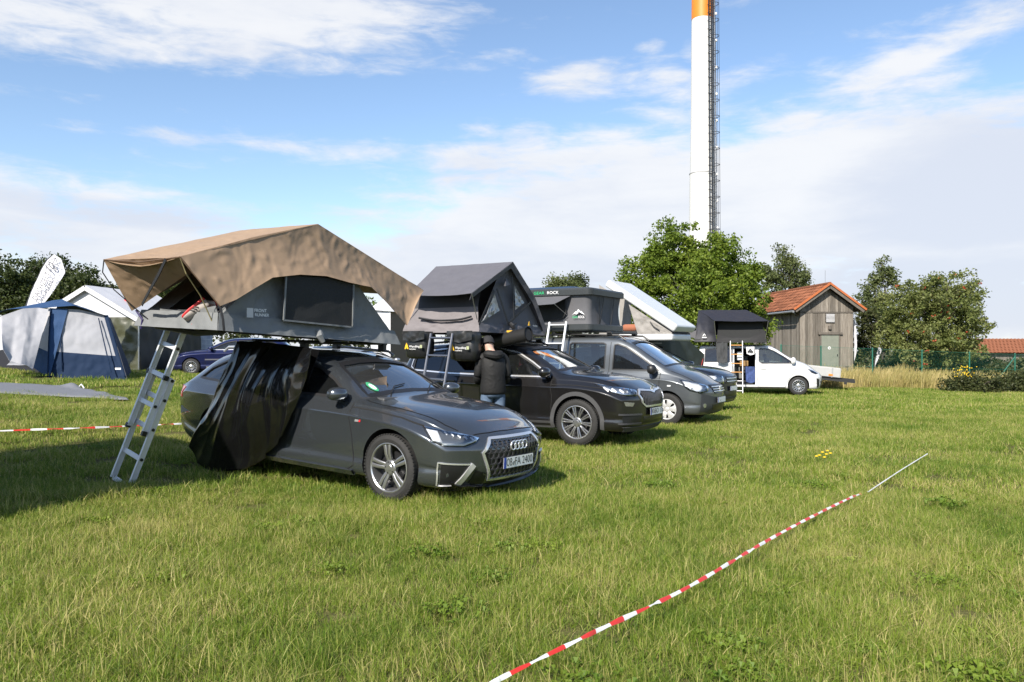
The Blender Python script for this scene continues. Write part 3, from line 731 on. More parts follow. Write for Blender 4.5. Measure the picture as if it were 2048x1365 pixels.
SUV = dict(xn=.89, xt=-3.77, wb=2.79, R=.362, rim=.262, tw=.25, track=.93, arch=.415, spin=.2, cabin=(-3.2, -.22), seat_x=-1.45, shoulder=.11,
    top=[(-3.80, 1.02), (-3.74, 1.12), (-3.58, 1.40), (-3.42, 1.55), (-3.0, 1.62), (-2.2, 1.65), (-1.6, 1.64), (-1.15, 1.575), (-.8, 1.41), (-.36, 1.185), (-.26, 1.155), (0, 1.125), (.4, 1.07), (.7, 1.0), (.89, .905)],
    cant=[(-3.80, 1.0), (-3.72, 1.10), (-3.5, 1.40), (-3.3, 1.50), (-3.0, 1.545), (-2.2, 1.575), (-1.6, 1.565), (-1.2, 1.50), (-.8, 1.335), (-.36, 1.125), (-.26, 1.10), (0, 1.08), (.4, 1.03), (.7, .965), (.89, .875)],
    yc=[(-3.80, .62), (-3.4, .60), (-2.9, .62), (-2.2, .635), (-1.5, .63), (-1.1, .645), (-.4, .725), (-.2, .73), (.3, .71), (.7, .66), (.89, .60)],
    yb=[(-3.80, .76), (-3.4, .83), (-2.5, .855), (-1.5, .855), (-.6, .845), (0, .83), (.5, .79), (.89, .72)],
    belt=[(-3.80, .98), (-3.4, 1.08), (-2.5, 1.06), (-1.5, 1.045), (-.6, 1.025), (-.2, 1.02), (0, 1.01), (.4, .965), (.7, .905), (.89, .84)],
    w=[(-3.80, .82), (-3.5, .89), (-3.0, .93), (-2, .935), (-1, .935), (0, .94), (.4, .93), (.7, .90), (.89, .85)],
    bot=[(-3.80, .40), (-3.5, .32), (-3, .26), (-1, .25), (0, .25), (.89, .235)],
    fa=.20, fb=.10, fz=.74, ra=.14, fu=.12,
    side_win=[[(-.55, 1.075), (-.9, 1.28), (-1.2, 1.435), (-1.52, 1.50), (-1.56, 1.085)], [(-1.66, 1.09), (-1.63, 1.51), (-2.2, 1.525), (-2.58, 1.505), (-2.62, 1.11)], [(-2.71, 1.11), (-2.67, 1.50), (-3.05, 1.465), (-3.32, 1.37), (-3.30, 1.16)]],
    shield=[(-.69, 1.165), (-.35, 1.195), (0, 1.205), (.35, 1.195), (.69, 1.165), (.62, 1.33), (.555, 1.48), (.51, 1.51), (.25, 1.535), (0, 1.54), (-.25, 1.535), (-.51, 1.51), (-.555, 1.48), (-.62, 1.33)], shield_back=-1.3,
    rearw=[(-.55, 1.15), (.55, 1.15), (.48, 1.42), (-.48, 1.42)],
    seams=[[(-.47, 1.03), (-.43, .75), (-.47, .40), (-.55, .30)], [(-1.60, 1.06), (-1.62, .6), (-1.58, .30)], [(-2.66, 1.08), (-2.60, .85), (-2.38, .55), (-2.30, .30)], [(-.55, .30), (-2.30, .30)], [(-.45, .945), (0, .94), (.42, .90)]],
    hoodseam=[[(-.33, -.745), (0, -.75), (.4, -.73), (.62, -.68)], [(-.33, .745), (0, .75), (.4, .73), (.62, .68)]],
    handles=[(-1.42, .93), (-2.40, .95)], mirror=(-.58, 1.12), mirror_size=(.125, .085))
def arch_trim(t, car, w, m, off=.012, lo=-.25):
    sp = car.sp; r = sp['arch'] + w / 2 - .012
    for ax in (0, -sp['wb']):
        for A in (90, -90):
            pth = [(ax + r * cos(a), 0, sp['R'] + .015 + r * sin(a)) for a in [pi * (1 - k / 22) * (1 - 2 * lo / pi / 1.0) + lo if False else (pi - lo) + (2 * lo - pi) * k / 22 for k in range(23)]]
            part(t, 'wheel_arch_trim', car.strip(pth, A, w, off, .06, skirt=.02), m)
def suv_detail(t, car, paint):
    arch_trim(t, car, .065, CLAD)
    G = [(-.42, .865), (-.10, .845), (0, .815), (.10, .845), (.42, .865), (.50, .80), (.42, .66), (.34, .615), (-.34, .615), (-.42, .66), (-.50, .80)]
    g = part(t, 'grille', car.decal([(.8, y, z) for y, z in G], 0, .003, .06, .01), GRILL)
    b = MB()
    for k in range(19):
        y = -.40 + .8 * k / 18; z1 = .845 if abs(y) > .1 else .81
        r = car.strip([(.8, y, .63 if abs(y) < .36 else .70), (.8, y, z1)], 0, .016, .016, .06, skirt=.014); b.add(r[0], r[1])
    b.build('grille_slats', GRBAR, g)
    r = car.strip([(.8, y, z) for y, z in G + [G[0]]], 0, .026, .02, .04, skirt=.02); mesh('grille_frame', r[0], r[1], CHROME, g, True, sharp=50)
    h, n = car.hit(0, .87, 0); b = MB(); b.lathe([(.001, 0), (.045, .0), (.05, .006), (.05, .012)], 20); b.xf(Matrix.Translation(h + V((.014, 0, 0))) @ Matrix.Rotation(-pi / 2, 4, 'Z')); b.build('emblem', CHROME, t, True)
    headlamp(t, car, [(.38, -.93, .965), (.62, -.84, .925), (.82, -.60, .875), (.86, -.52, .86), (.84, -.56, .775), (.76, -.74, .785), (.60, -.88, .835)], 42,
             [((.50 + .07 * k, -.90 + .085 * k, .915 - .018 * k), (.54 + .07 * k, -.875 + .085 * k, .855 - .012 * k), .030) for k in range(4)])
    for sg in (1, -1):
        A = 90 * sg
        a = part(t, 'fog_light', car.decal([(.72, -.78 * sg, .70), (.83, -.60 * sg, .68), (.82, -.64 * sg, .625), (.74, -.76 * sg, .635)], 40 * sg, .006, .05, .015), LAMPIN)
        part(t, 'air_intake', car.decal([(.70, -.80 * sg, .50), (.84, -.42 * sg, .49), (.84, -.42 * sg, .36), (.70, -.80 * sg, .36)], 30 * sg, .003, .06, .01), GRILL)
        for z in (.505, .365): part(t, 'bumper_bar', car.strip([(.66, -.84 * sg, z), (.84, -.42 * sg, z - .01)], 30 * sg, .025, .016, .05, skirt=.02), GRBAR)
        tr = [(-.50, 1.062), (-1.0, 1.065), (-1.6, 1.075), (-2.5, 1.095), (-3.28, 1.14)]
        part(t, 'window_trim', car.strip([(x, 0, z) for x, z in tr], A, .022, .010, .08), CHROME)
        tr = [(-.50, 1.065), (-.88, 1.295), (-1.18, 1.45), (-1.52, 1.515), (-2.2, 1.54), (-2.6, 1.52), (-3.05, 1.48), (-3.36, 1.38), (-3.36, 1.20), (-3.28, 1.14)]
        part(t, 'window_trim', car.strip([(x, 0, z) for x, z in tr], A, .02, .010, .06), CHROME)
        part(t, 'sill_trim', car.strip([(-.46, 0, .315), (-2.33, 0, .315)], A, .10, .012, .1, skirt=.03), CLAD)
        b = MB(); b.tube([(-1.35, .68 * sg, 1.575), (-1.5, .68 * sg, 1.635), (-2.3, .69 * sg, 1.66), (-3.1, .66 * sg, 1.61), (-3.2, .65 * sg, 1.55)], .018, 8); b.build('roof_rail', BLACK, t, True)
        part(t, 'tail_light', car.decal([(-3.45, -.88 * sg, 1.05), (-3.72, -.70 * sg, 1.06), (-3.75, -.6 * sg, .93), (-3.5, -.88 * sg, .90)], 135 * sg, .008, .06, .02), REDL)
    part(t, 'lower_grille', car.decal([(.8, -.40, .46), (.8, .40, .46), (.8, .40, .34), (.8, -.40, .34)], 0, .003, .06, .01), GRILL)
    part(t, 'bumper_skirt', car.strip([(.7, -.82, .275), (.82, -.45, .275), (.86, 0, .275), (.82, .45, .275), (.7, .82, .275)], 0, .07, .012, .06, skirt=.02), CLAD)
    plate(t, car, .525, "WOB", "BO 17")
    for x in (-1.55, -2.4):
        b = MB(); b.box((x, 0, 1.70), (.08, 1.44, .035))
        for sg in (1, -1): b.box((x, .68 * sg, 1.675), (.12, .07, .05))
        bevel(b.build('roof_bar', BLACK, t), .008)
suvc = Car(SUV); TH2 = radians(-31); K_O = V((1.48, 13.25, 0)); U2 = V((cos(TH2), sin(TH2), 0)); N2 = V((sin(TH2), -cos(TH2), 0))
K_O.z = ground(K_O.x, K_O.y)
suv = make_car('parked_car', suvc, K_O, TH2, 'black SUV with chrome window trim under a dark grey folding roof tent, man beside it', 'car', PA_BLACK, 'cars parked in the row', wheel='multi10', spoke=ALLOY, fn=suv_detail, glass_rear=GLASSD)

MPV = dict(xn=.77, xt=-3.48, wb=2.81, R=.318, rim=.20, tw=.20, track=.86, arch=.36, spin=.1, cabin=(-3.2, .05), seat_x=-1.2, shoulder=.10,
    top=[(-3.52, 1.15), (-3.49, 1.40), (-3.42, 1.68), (-3.25, 1.77), (-2.8, 1.79), (-1.6, 1.80), (-1.15, 1.775), (-.85, 1.67), (-.4, 1.40), (.0, 1.165), (.1, 1.12), (.4, 1.03), (.62, .95), (.80, .83)],
    cant=[(-3.52, 1.12), (-3.46, 1.40), (-3.4, 1.64), (-3.2, 1.70), (-2.8, 1.715), (-1.6, 1.72), (-1.15, 1.695), (-.85, 1.59), (-.4, 1.32), (.0, 1.10), (.1, 1.06), (.4, .98), (.62, .91), (.80, .80)],
    yc=[(-3.52, .66), (-3.2, .68), (-2.5, .69), (-1.5, .685), (-.9, .68), (-.2, .715), (.2, .70), (.5, .66), (.80, .58)],
    yb=[(-3.52, .78), (-3.2, .81), (-2.5, .825), (-1.5, .825), (-.6, .82), (0, .80), (.5, .73), (.80, .64)],
    belt=[(-3.52, 1.08), (-3.2, 1.10), (-2.5, 1.08), (-1.5, 1.06), (-.6, 1.035), (-.1, 1.01), (.1, .985), (.4, .92), (.62, .85), (.80, .76)],
    w=[(-3.52, .82), (-3.3, .86), (-2.8, .875), (-1, .87), (0, .875), (.4, .85), (.62, .82), (.80, .76)],
    bot=[(-3.52, .36), (-3, .26), (-1, .22), (0, .22), (.80, .22)],
    fa=.26, fb=.12, fz=.66, ra=.05, fu=.1,
    side_win=[[(-.18, 1.085), (-.55, 1.33), (-.92, 1.56), (-1.10, 1.615), (-1.17, 1.60), (-1.18, 1.095)], [(-1.36, 1.11), (-1.36, 1.61), (-1.42, 1.64), (-2.15, 1.65), (-2.2, 1.62), (-2.2, 1.12)], [(-2.36, 1.14), (-2.36, 1.64), (-3.05, 1.63), (-3.12, 1.58), (-3.12, 1.15)]],
    shield=[(-.66, 1.17), (-.3, 1.20), (0, 1.21), (.3, 1.20), (.66, 1.17), (.625, 1.40), (.59, 1.58), (.55, 1.63), (.25, 1.67), (0, 1.68), (-.25, 1.67), (-.55, 1.63), (-.59, 1.58), (-.625, 1.40)], shield_back=-1.05,
    rearw=[(-.55, 1.15), (.55, 1.15), (.52, 1.58), (-.52, 1.58)],
    seams=[[(-.14, 1.04), (-.15, .8), (-.42, .42), (-.50, .27)], [(-1.25, 1.66), (-1.26, .8), (-1.22, .27)], [(-2.28, 1.68), (-2.28, .8), (-2.25, .5), (-2.32, .32)], [(-.5, .27), (-2.3, .27)], [(-1.27, .95), (-3.4, .97)]],
    hoodseam=[[(.05, -.72), (.3, -.70), (.5, -.64), (.62, -.52)], [(.05, .72), (.3, .70), (.5, .64), (.62, .52)]],
    handles=[(-1.05, .93), (-1.45, .95)], mirror=(-.30, 1.09), mirror_size=(.11, .10), mirror_m=BLACK, handle_m=BLACK)
def mpv_detail(t, car, paint):
    lo = mat('dark_bumper', (.045, .048, .052), .5, .3)
    part(t, 'front_bumper', car.decal([(.75, y, z) for y, z in ((-.70, .64), (-.3, .56), (.3, .56), (.70, .64), (.72, .30), (.5, .25), (-.5, .25), (-.72, .30))], 0, .006, .06, .01), lo)
    g = part(t, 'grille', car.decal([(.7, y, z) for y, z in ((-.40, .80), (.40, .80), (.36, .68), (.28, .63), (-.28, .63), (-.36, .68))], 0, .010, .05, .015), GRILL)
    for z in (.665, .71, .755):
        r = car.strip([(.7, y, z) for y in (-.36, -.15, 0, .15, .36)], 0, .016, .022, .05, skirt=.015); mesh('grille_slat', r[0], r[1], CHROME, g, True)
    h, n = car.hit(0, .72, 0); b = MB(); b.box(h + V((.03, 0, 0)), (.02, .10, .09)); bevel(b.build('emblem', CHROME, t), .01)
    headlamp(t, car, [(.26, -.82, .905), (.48, -.76, .875), (.66, -.55, .805), (.70, -.43, .765), (.67, -.50, .68), (.58, -.66, .645), (.42, -.79, .70), (.32, -.83, .80)], 42, inner=mat('lamp_bright', (.75, .76, .78), .25, .4))
    part(t, 'lower_grille', car.decal([(.75, y, z) for y, z in ((-.42, .42), (.42, .42), (.36, .31), (-.36, .31))], 0, .010, .06, .01), GRILL)
    for sg in (1, -1):
        part(t, 'fog_light', car.decal([(.6, (-.60 + .045 * cos(a)) * sg, .40 + .045 * sin(a)) for a in [2 * pi * k / 12 for k in range(12)]], 15 * sg, .012, .05, .01), LAMPIN)
        part(t, 'indicator', car.decal([(.02, 0, .80), (.09, 0, .80), (.09, 0, .775), (.02, 0, .775)], 90 * sg, .008, .05, .01), DRL)
        part(t, 'sill_trim', car.strip([(-.5, 0, .42), (-2.4, 0, .42)], 90 * sg, .055, .012, .1, skirt=.02), CLAD)
        b = MB(); b.tube([(-.95, .66 * sg, 1.70), (-1.1, .67 * sg, 1.80), (-2.2, .67 * sg, 1.83), (-3.1, .66 * sg, 1.80), (-3.2, .65 * sg, 1.74)], .02, 8); b.build('roof_rail', BLACK, t, True)
        part(t, 'tail_light', car.decal([(-3.40, -.84 * sg, 1.30), (-3.48, -.74 * sg, 1.30), (-3.48, -.74 * sg, .92), (-3.40, -.84 * sg, .92)], 135 * sg, .008, .06, .02), REDL)
    plate(t, car, .50, "", "")
    for x in (-1.3, -2.6):
        b = MB(); b.box((x, 0, 1.86), (.08, 1.46, .035))
        for sg in (1, -1): b.box((x, .67 * sg, 1.835), (.12, .07, .05))
        bevel(b.build('roof_bar', BLACK, t), .008)
TH3 = radians(-31); D_O = V((3.50, 16.51, 0)); U3 = V((cos(TH3), sin(TH3), 0)); N3 = V((sin(TH3), -cos(TH3), 0)); D_O.z = ground(D_O.x, D_O.y)
mpv = make_car('parked_car', Car(MPV), D_O, TH3, 'slate grey boxy family van with silver wheel covers under the box-shaped roof tent', 'car', PA_SLATE, 'cars parked in the row', wheel='hub6', spoke=mat('cover_silver', (.60, .60, .60), .4, .5), lip=mat('cover_silver', (.6, .6, .6), .4), fn=mpv_detail, glass_rear=GLASS)

DUST = dict(SUV); DUST.update(xn=.82, xt=-3.45, wb=2.67, R=.345, rim=.225, tw=.215, track=.90, arch=.40, fa=.20, fb=.06, fz=.78, cabin=(-3.0, -.2))
def dust_detail(t, car, paint):
    arch_trim(t, car, .06, CLAD)
    g = part(t, 'grille', car.decal([(.7, y, z) for y, z in ((-.40, .87), (.40, .87), (.40, .70), (-.40, .70))], 0, .008, .06, .012), GRILL)
    for z in (.75, .82):
        r = car.strip([(.7, y, z) for y in (-.38, 0, .38)], 0, .022, .02, .06, skirt=.015); mesh('grille_slat', r[0], r[1], CHROME, g, True)
    headlamp(t, car, [(.46, -.88, .93), (.66, -.70, .90), (.74, -.47, .88), (.74, -.47, .71), (.66, -.70, .69), (.52, -.86, .74)], 38, inner=mat('lamp_bright', (.75, .76, .78), .25, .4))
    part(t, 'bumper_skirt', car.strip([(.7, -.8, .32), (.8, 0, .32), (.7, .8, .32)], 0, .12, .012, .06, skirt=.02), CLAD)
    part(t, 'lower_grille', car.decal([(.75, y, z) for y, z in ((-.45, .52), (.45, .52), (.40, .38), (-.40, .38))], 0, .006, .06, .01), GRILL)
    plate(t, car, .58, "", "")
    for sg in (1, -1):
        b = MB(); b.tube([(-1.2, .68 * sg, 1.575), (-1.5, .68 * sg, 1.64), (-2.3, .69 * sg, 1.66), (-2.9, .66 * sg, 1.60)], .02, 8); b.build('roof_rail', BLACK, t, True)
    for x in (-1.3, -2.3):
        b = MB(); b.box((x, 0, 1.69), (.08, 1.46, .035)); b.build('roof_bar', BLACK, t)
TH4 = radians(-33); U4 = V((cos(TH4), sin(TH4), 0)); N4 = V((sin(TH4), -cos(TH4), 0)); DU_O = V((4.66, 19.95, 0)); DU_O.z = ground(DU_O.x, DU_O.y)
duster = make_car('parked_car', Car(DUST), DU_O, TH4, 'dark blue-black SUV half hidden behind the slate grey van, under a white wedge tent', 'car', PA_NIGHT, 'cars parked in the row', wheel='multi15', fn=dust_detail)

VAN = dict(xn=.85, xt=-3.70, wb=2.925, R=.335, rim=.225, tw=.215, track=.92, arch=.385, spin=.1, cabin=(-3.45, .10), floor=.50, seat_x=-.95, shoulder=.12,
    top=[(-3.74, 1.2), (-3.71, 1.6), (-3.64, 1.82), (-3.5, 1.87), (-2.8, 1.89), (-1.6, 1.885), (-1.1, 1.86), (-.85, 1.79), (-.45, 1.54), (.0, 1.285), (.12, 1.24), (.4, 1.13), (.62, 1.02), (.85, .84)],
    cant=[(-3.74, 1.18), (-3.68, 1.6), (-3.6, 1.76), (-3.4, 1.80), (-2.8, 1.81), (-1.6, 1.80), (-1.1, 1.77), (-.85, 1.70), (-.45, 1.45), (.0, 1.205), (.12, 1.17), (.4, 1.075), (.62, .975), (.85, .80)],
    yc=[(-3.74, .74), (-3.3, .76), (-2.5, .765), (-1.5, .76), (-.9, .75), (-.2, .78), (.2, .76), (.5, .70), (.85, .60)],
    yb=[(-3.74, .86), (-3.3, .89), (-2.5, .90), (-1.5, .90), (-.6, .89), (0, .87), (.5, .80), (.85, .68)],
    belt=[(-3.74, 1.16), (-3.2, 1.19), (-2.5, 1.19), (-1.5, 1.18), (-.6, 1.15), (-.1, 1.12), (.12, 1.09), (.4, 1.0), (.62, .90), (.85, .76)],
    w=[(-3.74, .91), (-3.4, .945), (-2.8, .955), (-1, .955), (0, .955), (.4, .93), (.62, .89), (.85, .80)],
    bot=[(-3.74, .32), (-3, .24), (-1, .22), (0, .22), (.85, .22)],
    fa=.28, fb=.10, fz=.66, ra=.04, fu=.1,
    side_win=[[(-.16, 1.185), (-.50, 1.42), (-.86, 1.64), (-1.05, 1.72), (-1.36, 1.74), (-1.42, 1.69), (-1.42, 1.25), (-1.30, 1.18)], [(-2.42, 1.22), (-2.42, 1.73), (-3.40, 1.72), (-3.42, 1.22)]],
    holes=[[(-1.55, .36), (-1.55, 1.74), (-2.32, 1.75), (-2.32, .36)]],
    shield=[(-.72, 1.30), (-.3, 1.33), (0, 1.34), (.3, 1.33), (.72, 1.30), (.69, 1.52), (.655, 1.69), (.6, 1.745), (.25, 1.785), (0, 1.79), (-.25, 1.785), (-.6, 1.745), (-.655, 1.69), (-.69, 1.52)], shield_back=-1.02,
    rearw=[(-.70, .55), (.70, .55), (.66, 1.70), (-.66, 1.70)], rear_depth=.6,
    seams=[[(-1.49, 1.78), (-1.49, .8), (-1.45, .30)], [(-.12, 1.13), (-.12, .9), (-.40, .5), (-.48, .28)], [(-.48, .28), (-1.45, .28)], [(-2.36, 1.77), (-2.36, .30)], [(.10, 1.05), (.3, .98), (.5, .90)]],
    hoodseam=[], handles=[(-1.25, .98)], mirror=(-.22, 1.26), mirror_size=(.10, .13))
def van_detail(t, car, paint):
    headlamp(t, car, [(.36, -.88, .97), (.52, -.80, .92), (.64, -.62, .85), (.66, -.56, .79), (.58, -.70, .77), (.46, -.84, .83)], 45, inner=mat('lamp_grey', (.2, .2, .2), .2))
    for sg in (1, -1):
        part(t, 'air_intake', car.decal([(.62, -.78 * sg, .62), (.70, -.60 * sg, .58), (.70, -.66 * sg, .28), (.64, -.76 * sg, .30)], 40 * sg, .006, .05, .015), GRILL)
    part(t, 'lower_grille', car.decal([(.75, y, z) for y, z in ((-.55, .52), (.55, .52), (.50, .28), (-.50, .28))], 0, .006, .06, .01), GRILL)
    part(t, 'sill_trim', car.strip([(-.45, 0, .265), (-2.45, 0, .265)], 90, .03, .008, .1), BLACK)
    part(t, 'door_rail', car.strip([(-2.40, 0, 1.10), (-3.5, 0, 1.12)], 90, .018, .004, .1), mat('seam_grey', (.3, .3, .3), .5))
    part(t, 'tail_light', car.decal([(-3.60, -.93 * 1, 1.14), (-3.70, -.80, 1.14), (-3.70, -.80, .80), (-3.60, -.93, .80)], 125, .012, .06, .02), mat('lamp_orange_red', (.7, .06, .02), .2, coat=1.))
    part(t, 'window_trim', car.strip([(-1.44, 0, 1.20), (-1.30, 0, 1.165), (-.13, 0, 1.175)], 90, .02, .01, .06), BLACK)
    b = MB(); b.box((-2.1, -.78, .40), (.95, .30, .06)); b.build('door_step', BLACK, t)
    # open tailgate
    R = Matrix.Rotation(radians(6), 3, 'Y'); b = MB(); c = V((-4.15, 0, 1.87)); b.box(c, (.95, 1.50, .05), R); b.box(c + R @ V((-.2, 0, -.02)), (.42, 1.3, .04), R, 1)
    bevel(b.build('tailgate', [paint, BLACK], t), .02)
    for sg in (-1, 1):
        b = MB(); b.tube([(-3.66, .72 * sg, 1.35), (-4.1, .70 * sg, 1.84)], .012, 6); b.build('gas_strut', BLACK, t)
    b = MB(); b.box((-3.0, .1, .78), (.9, 1.2, .5)); bevel(b.build('cargo_box', mat('cargo_grey', (.12, .12, .12), .7), t), .03)
    b = MB(); b.box((-2.1, .35, 1.0), (.6, .6, .9)); bevel(b.build('inner_cabinet', mat('cabinet_grey', (.16, .16, .15), .6), t), .03)
    b = MB(); b.box((-1.95, -.45, 1.16), (.32, .30, .22)); bevel(b.build('basket', mat('wicker', (.22, .13, .05), .8, var=.5, vscale=60), t), .03)
    b = MB(); b.box((-2.1, -.55, 1.45), (.22, .2, .34)); bevel(b.build('white_canister', mat('canister', (.7, .7, .7), .5), t), .04)
    for x in (-1.2, -2.9):
        b = MB(); b.box((x, 0, 1.93), (.08, 1.5, .035)); b.build('roof_bar', ALU, t)
TH5 = radians(-15); U5 = V((cos(TH5), sin(TH5), 0)); N5 = V((sin(TH5), -cos(TH5), 0)); V_O = V((10.96, 30.69, 0)); V_O.z = ground(V_O.x, V_O.y)
van = make_car('camper_van', Car(VAN), V_O, TH5, 'white van with its side door slid open and a black roof tent, by the barn', 'van', PA_WHITE, wheel='multi15', fn=van_detail, glass_rear=GLASSD)

def plain_detail(t, car, paint):
    for sg in (1, -1):
        part(t, 'headlight', car.decal([(.50, -.88 * sg, .74), (.76, -.58 * sg, .69), (.76, -.6 * sg, .60), (.55, -.86 * sg, .62)], 42 * sg, .006, .06, .02), LAMPIN)
        part(t, 'side_moulding', car.strip([(-.5, 0, .58), (-2.5, 0, .60)], 90 * sg, .05, .012, .1, skirt=.02), mat('moulding_grey', (.10, .10, .12), .5))
        part(t, 'window_trim', car.strip([(-.62, 0, .955), (-1.6, 0, .965), (-3.3, 0, 1.01)], 90 * sg, .018, .01, .1), CHROME)
        part(t, 'sill_trim', car.strip([(-.55, 0, .27), (-2.4, 0, .27)], 90 * sg, .09, .01, .1, skirt=.02), mat('sill_grey', (.22, .23, .22), .6))
OLD = dict(WAGON); OLD.update(R=.31, rim=.21, tw=.2, arch=.35)
oldc = Car(OLD); q = V((-12.45, 31.4, 0)); q.z = ground(q.x, q.y)
make_car('parked_car', oldc, q, radians(180 + 10), 'dark blue estate car seen behind the aluminium ladder, by the printed banner', 'car', PA_BLUE, 'cars behind the tents', wheel='multi15', fn=plain_detail)
q = V((-3.55, 25.5, 0)); q.z = ground(q.x, q.y) + .0
make_car('parked_car', oldc, q, radians(-24), 'silver car peeking out between the brown tent and the dark grey tent', 'car', PA_SILVER, 'cars behind the tents', wheel='multi15', fn=plain_detail)
# ------------------------------------------------------------ roof tents, ladders and what hangs from them
FLY = mat('tan_fly', (.375, .262, .172), .62, var=.08, vscale=5, bump=.9, bscale=7, bdist=.022, trans=.22)
GREYF = mat('grey_canvas', (.155, .163, .168), .70, var=.10, vscale=6, bump=.9, bscale=6, bdist=.022)
GREYD = mat('dark_grey_canvas', (.098, .096, .110), .75, var=.08, vscale=6, bump=.35, bscale=12, bdist=.01)
TAUPE_LIT = mat('taupe_canvas', (.165, .150, .155), .78, var=.08, vscale=6, bump=.4, bscale=12, bdist=.01)  # dark grey canvas again, its sunlit side painted lighter and warmer
MESHB = mat('black_mesh', (.014, .015, .016), .85, bump=.2, bscale=60)
STRAP = mat('black_strap', (.012, .012, .014), .6)
CORD = mat('guy_cord', (.20, .17, .08), .7)
POLE = mat('steel_pole', (.45, .45, .46), .35, .9)
BOARD = mat('tent_base', (.02, .022, .022), .6)
def planeP(px, py, p0, d):
    """point on the vertical plane through p0 along d that lies on the sight line of a pixel"""
    k = (px - 1024) / FP; t = (k * p0.y - p0.x) / (d.x - k * d.y); q = p0 + d * t
    q.z = EYE - (py - 700) / FP * q.y; return q
def z_(p, z): return V((p[0], p[1], z))
# --- brown roof tent
def tent_tan():
    u, n = U1, N1
    B, C, A = V((-2.84, 7.74, 1.685)), V((-1.47, 9.71, 1.56)), V((-3.91, 8.48, 1.755)); D = A + C - B
    R1, R2 = V((-2.155, 8.73, 2.87)), V((-3.22, 9.47, 2.915))
    T1, T2 = V((-4.16, 8.12, 2.417)), V((-3.08, 7.39, 2.36)); D1 = V((-1.13, 10.15, 2.25)); D2 = D1 + (R2 - R1)
    t = thing('roof_tent', ((A + C) / 2).to_tuple(), 'roof tent with a crumpled tan flysheet over grey canvas, on the dark grey estate car', 'roof tent', 'roof tents opened on the vehicles')
    o_ = u * .13; h = -n
    cloth('flysheet', [R2, R1 + o_ * .3], [T1, (T1 + T2) / 2 + V((0, 0, -.03)), T2], 34, 26, FLY, t, .05, .010, 2.0, .006, 1)
    cloth('flysheet', [R1 + o_ * .3, R2], [D1, D2], 30, 26, FLY, t, .03, .02, 2.2, .006, 2)
    p0 = B + o_
    px = [(440, 613), (472, 600), (508, 578), (545, 556), (600, 550), (652, 553), (700, 566), (742, 575), (775, 608), (814, 652), (838, 598)]
    hem = [planeP(x, y, p0, h) for x, y in px]
    cloth('fly_side', [T2, T2.lerp(R1, .5) + V((0, 0, .02)), R1 + o_ * .3, D1], hem, 190, 60, FLY, t, 0, .011, 4.2, .006, 3, .22, .6, bulge=.03, crumple=True)
    rear = [p + (R2 - R1) - o_ * 2 for p in hem]
    cloth('fly_side', [T1, R2, D2], rear, 40, 16, FLY, t, 0, .03, 2.4, .006, 4)
    # flap drawn back to the rear corner, glowing with the sun behind it
    tip = P(264, 622, 8.42)
    cloth('awning_flap', [T1, (T1 + T2) / 2, T2], [tip, P(290, 607, 8.30), P(374, 548, 7.72)], 50, 40, FLY, t, 0, .011, 3.6, .005, 5, crumple=True)
    b = MB(); q = [P(331, 520, 7.50), P(318, 548, 7.62), P(300, 580, 7.82), P(284, 610, 8.18)]
    for a, c in zip(q, q[1:]): b.bar(a, c, .035, .008, n)
    b.build('zip', STRAP, t, world=True)
    b = MB()
    for q in ([T2, T2.lerp(R1, .5) + V((0, 0, .02)), R1 + o_ * .3], [R1 + o_ * .3, D1], [R1 + o_ * .3, R2]): b.tube(q, .006, 5)
    b.build('fly_seam', mat('seam_tan', (.24, .16, .10), .7), t, True, True)
    # grey body
    RT = R1 + V((0, 0, -.10))
    cloth('tent_wall', [RT - h * .12, RT + h * .12], [B + V((0, 0, .14)), C + V((0, 0, .14))], 110, 60, GREYF, t, 0, .026, 2.4, .004, 6, bulge=.07)
    cloth('tent_wall', [RT - h * .1 + (R2 - R1), RT + h * .1 + (R2 - R1)], [A + V((0, 0, .14)), D + V((0, 0, .14))], 20, 12, GREYF, t, 0, .01, 3, .004, 7)
    cloth('tent_wall', [RT + h * .1, RT + h * .1 + (R2 - R1)], [C + V((0, 0, .14)), D + V((0, 0, .14))], 20, 12, GREYF, t, 0, .01, 3, .004, 8)
    A2, B2 = A + V((0, 0, .14)), B + V((0, 0, .14)); AB = B2 - A2; R2b = R2 + V((0, 0, -.12)); R1b = R1 + V((0, 0, -.12))
    cloth('tent_wall', [A2, A2.lerp(R2b, .55), R2b], [A2 + AB * .25, (A2 + AB * .26).lerp(R2b.lerp(R1b, .35), .5), R2b.lerp(R1b, .55)], 20, 8, GREYF, t, 0, .012, 3, .004, 9)
    cloth('tent_wall', [B2 - AB * .07, (B2 - AB * .12).lerp(R1b, .5), R1b.lerp(R2b, .2)], [B2, B2.lerp(R1b, .5), R1b], 20, 6, GREYF, t, 0, .012, 3, .004, 10)
    cloth('door_sill', [A2 + AB * .22 + V((0, 0, .05)), A2 + AB * .6 + V((0, 0, .03)), A2 + AB * .95 + V((0, 0, .10))], [A2 + AB * .2 - V((0, 0, .05)), B2 - V((0, 0, .05))], 20, 6, GREYF, t, 0, .02, 4, .006, 11)
    w = [planeP(x, y, B + u * .085, h) for x, y in ((571, 551), (706, 560), (704, 655), (566, 641))]
    cloth('mesh_window', [w[0], w[1]], [w[3], w[2]], 24, 14, MESHB, t, 0, .010, 3, .004, 12)
    for a, c in ((w[0], w[3]), (w[3], w[2]), (w[2], w[1])):
        b = MB(); b.bar(a + u * .012, c + u * .012, .018, .012, u); b.build('window_hem', GREYF, t, world=True)
    # skirt round the base
    top = [A + V((0, 0, .17)), B + V((0, 0, .17)) , C + V((0, 0, .16)), D + V((0, 0, .16))]
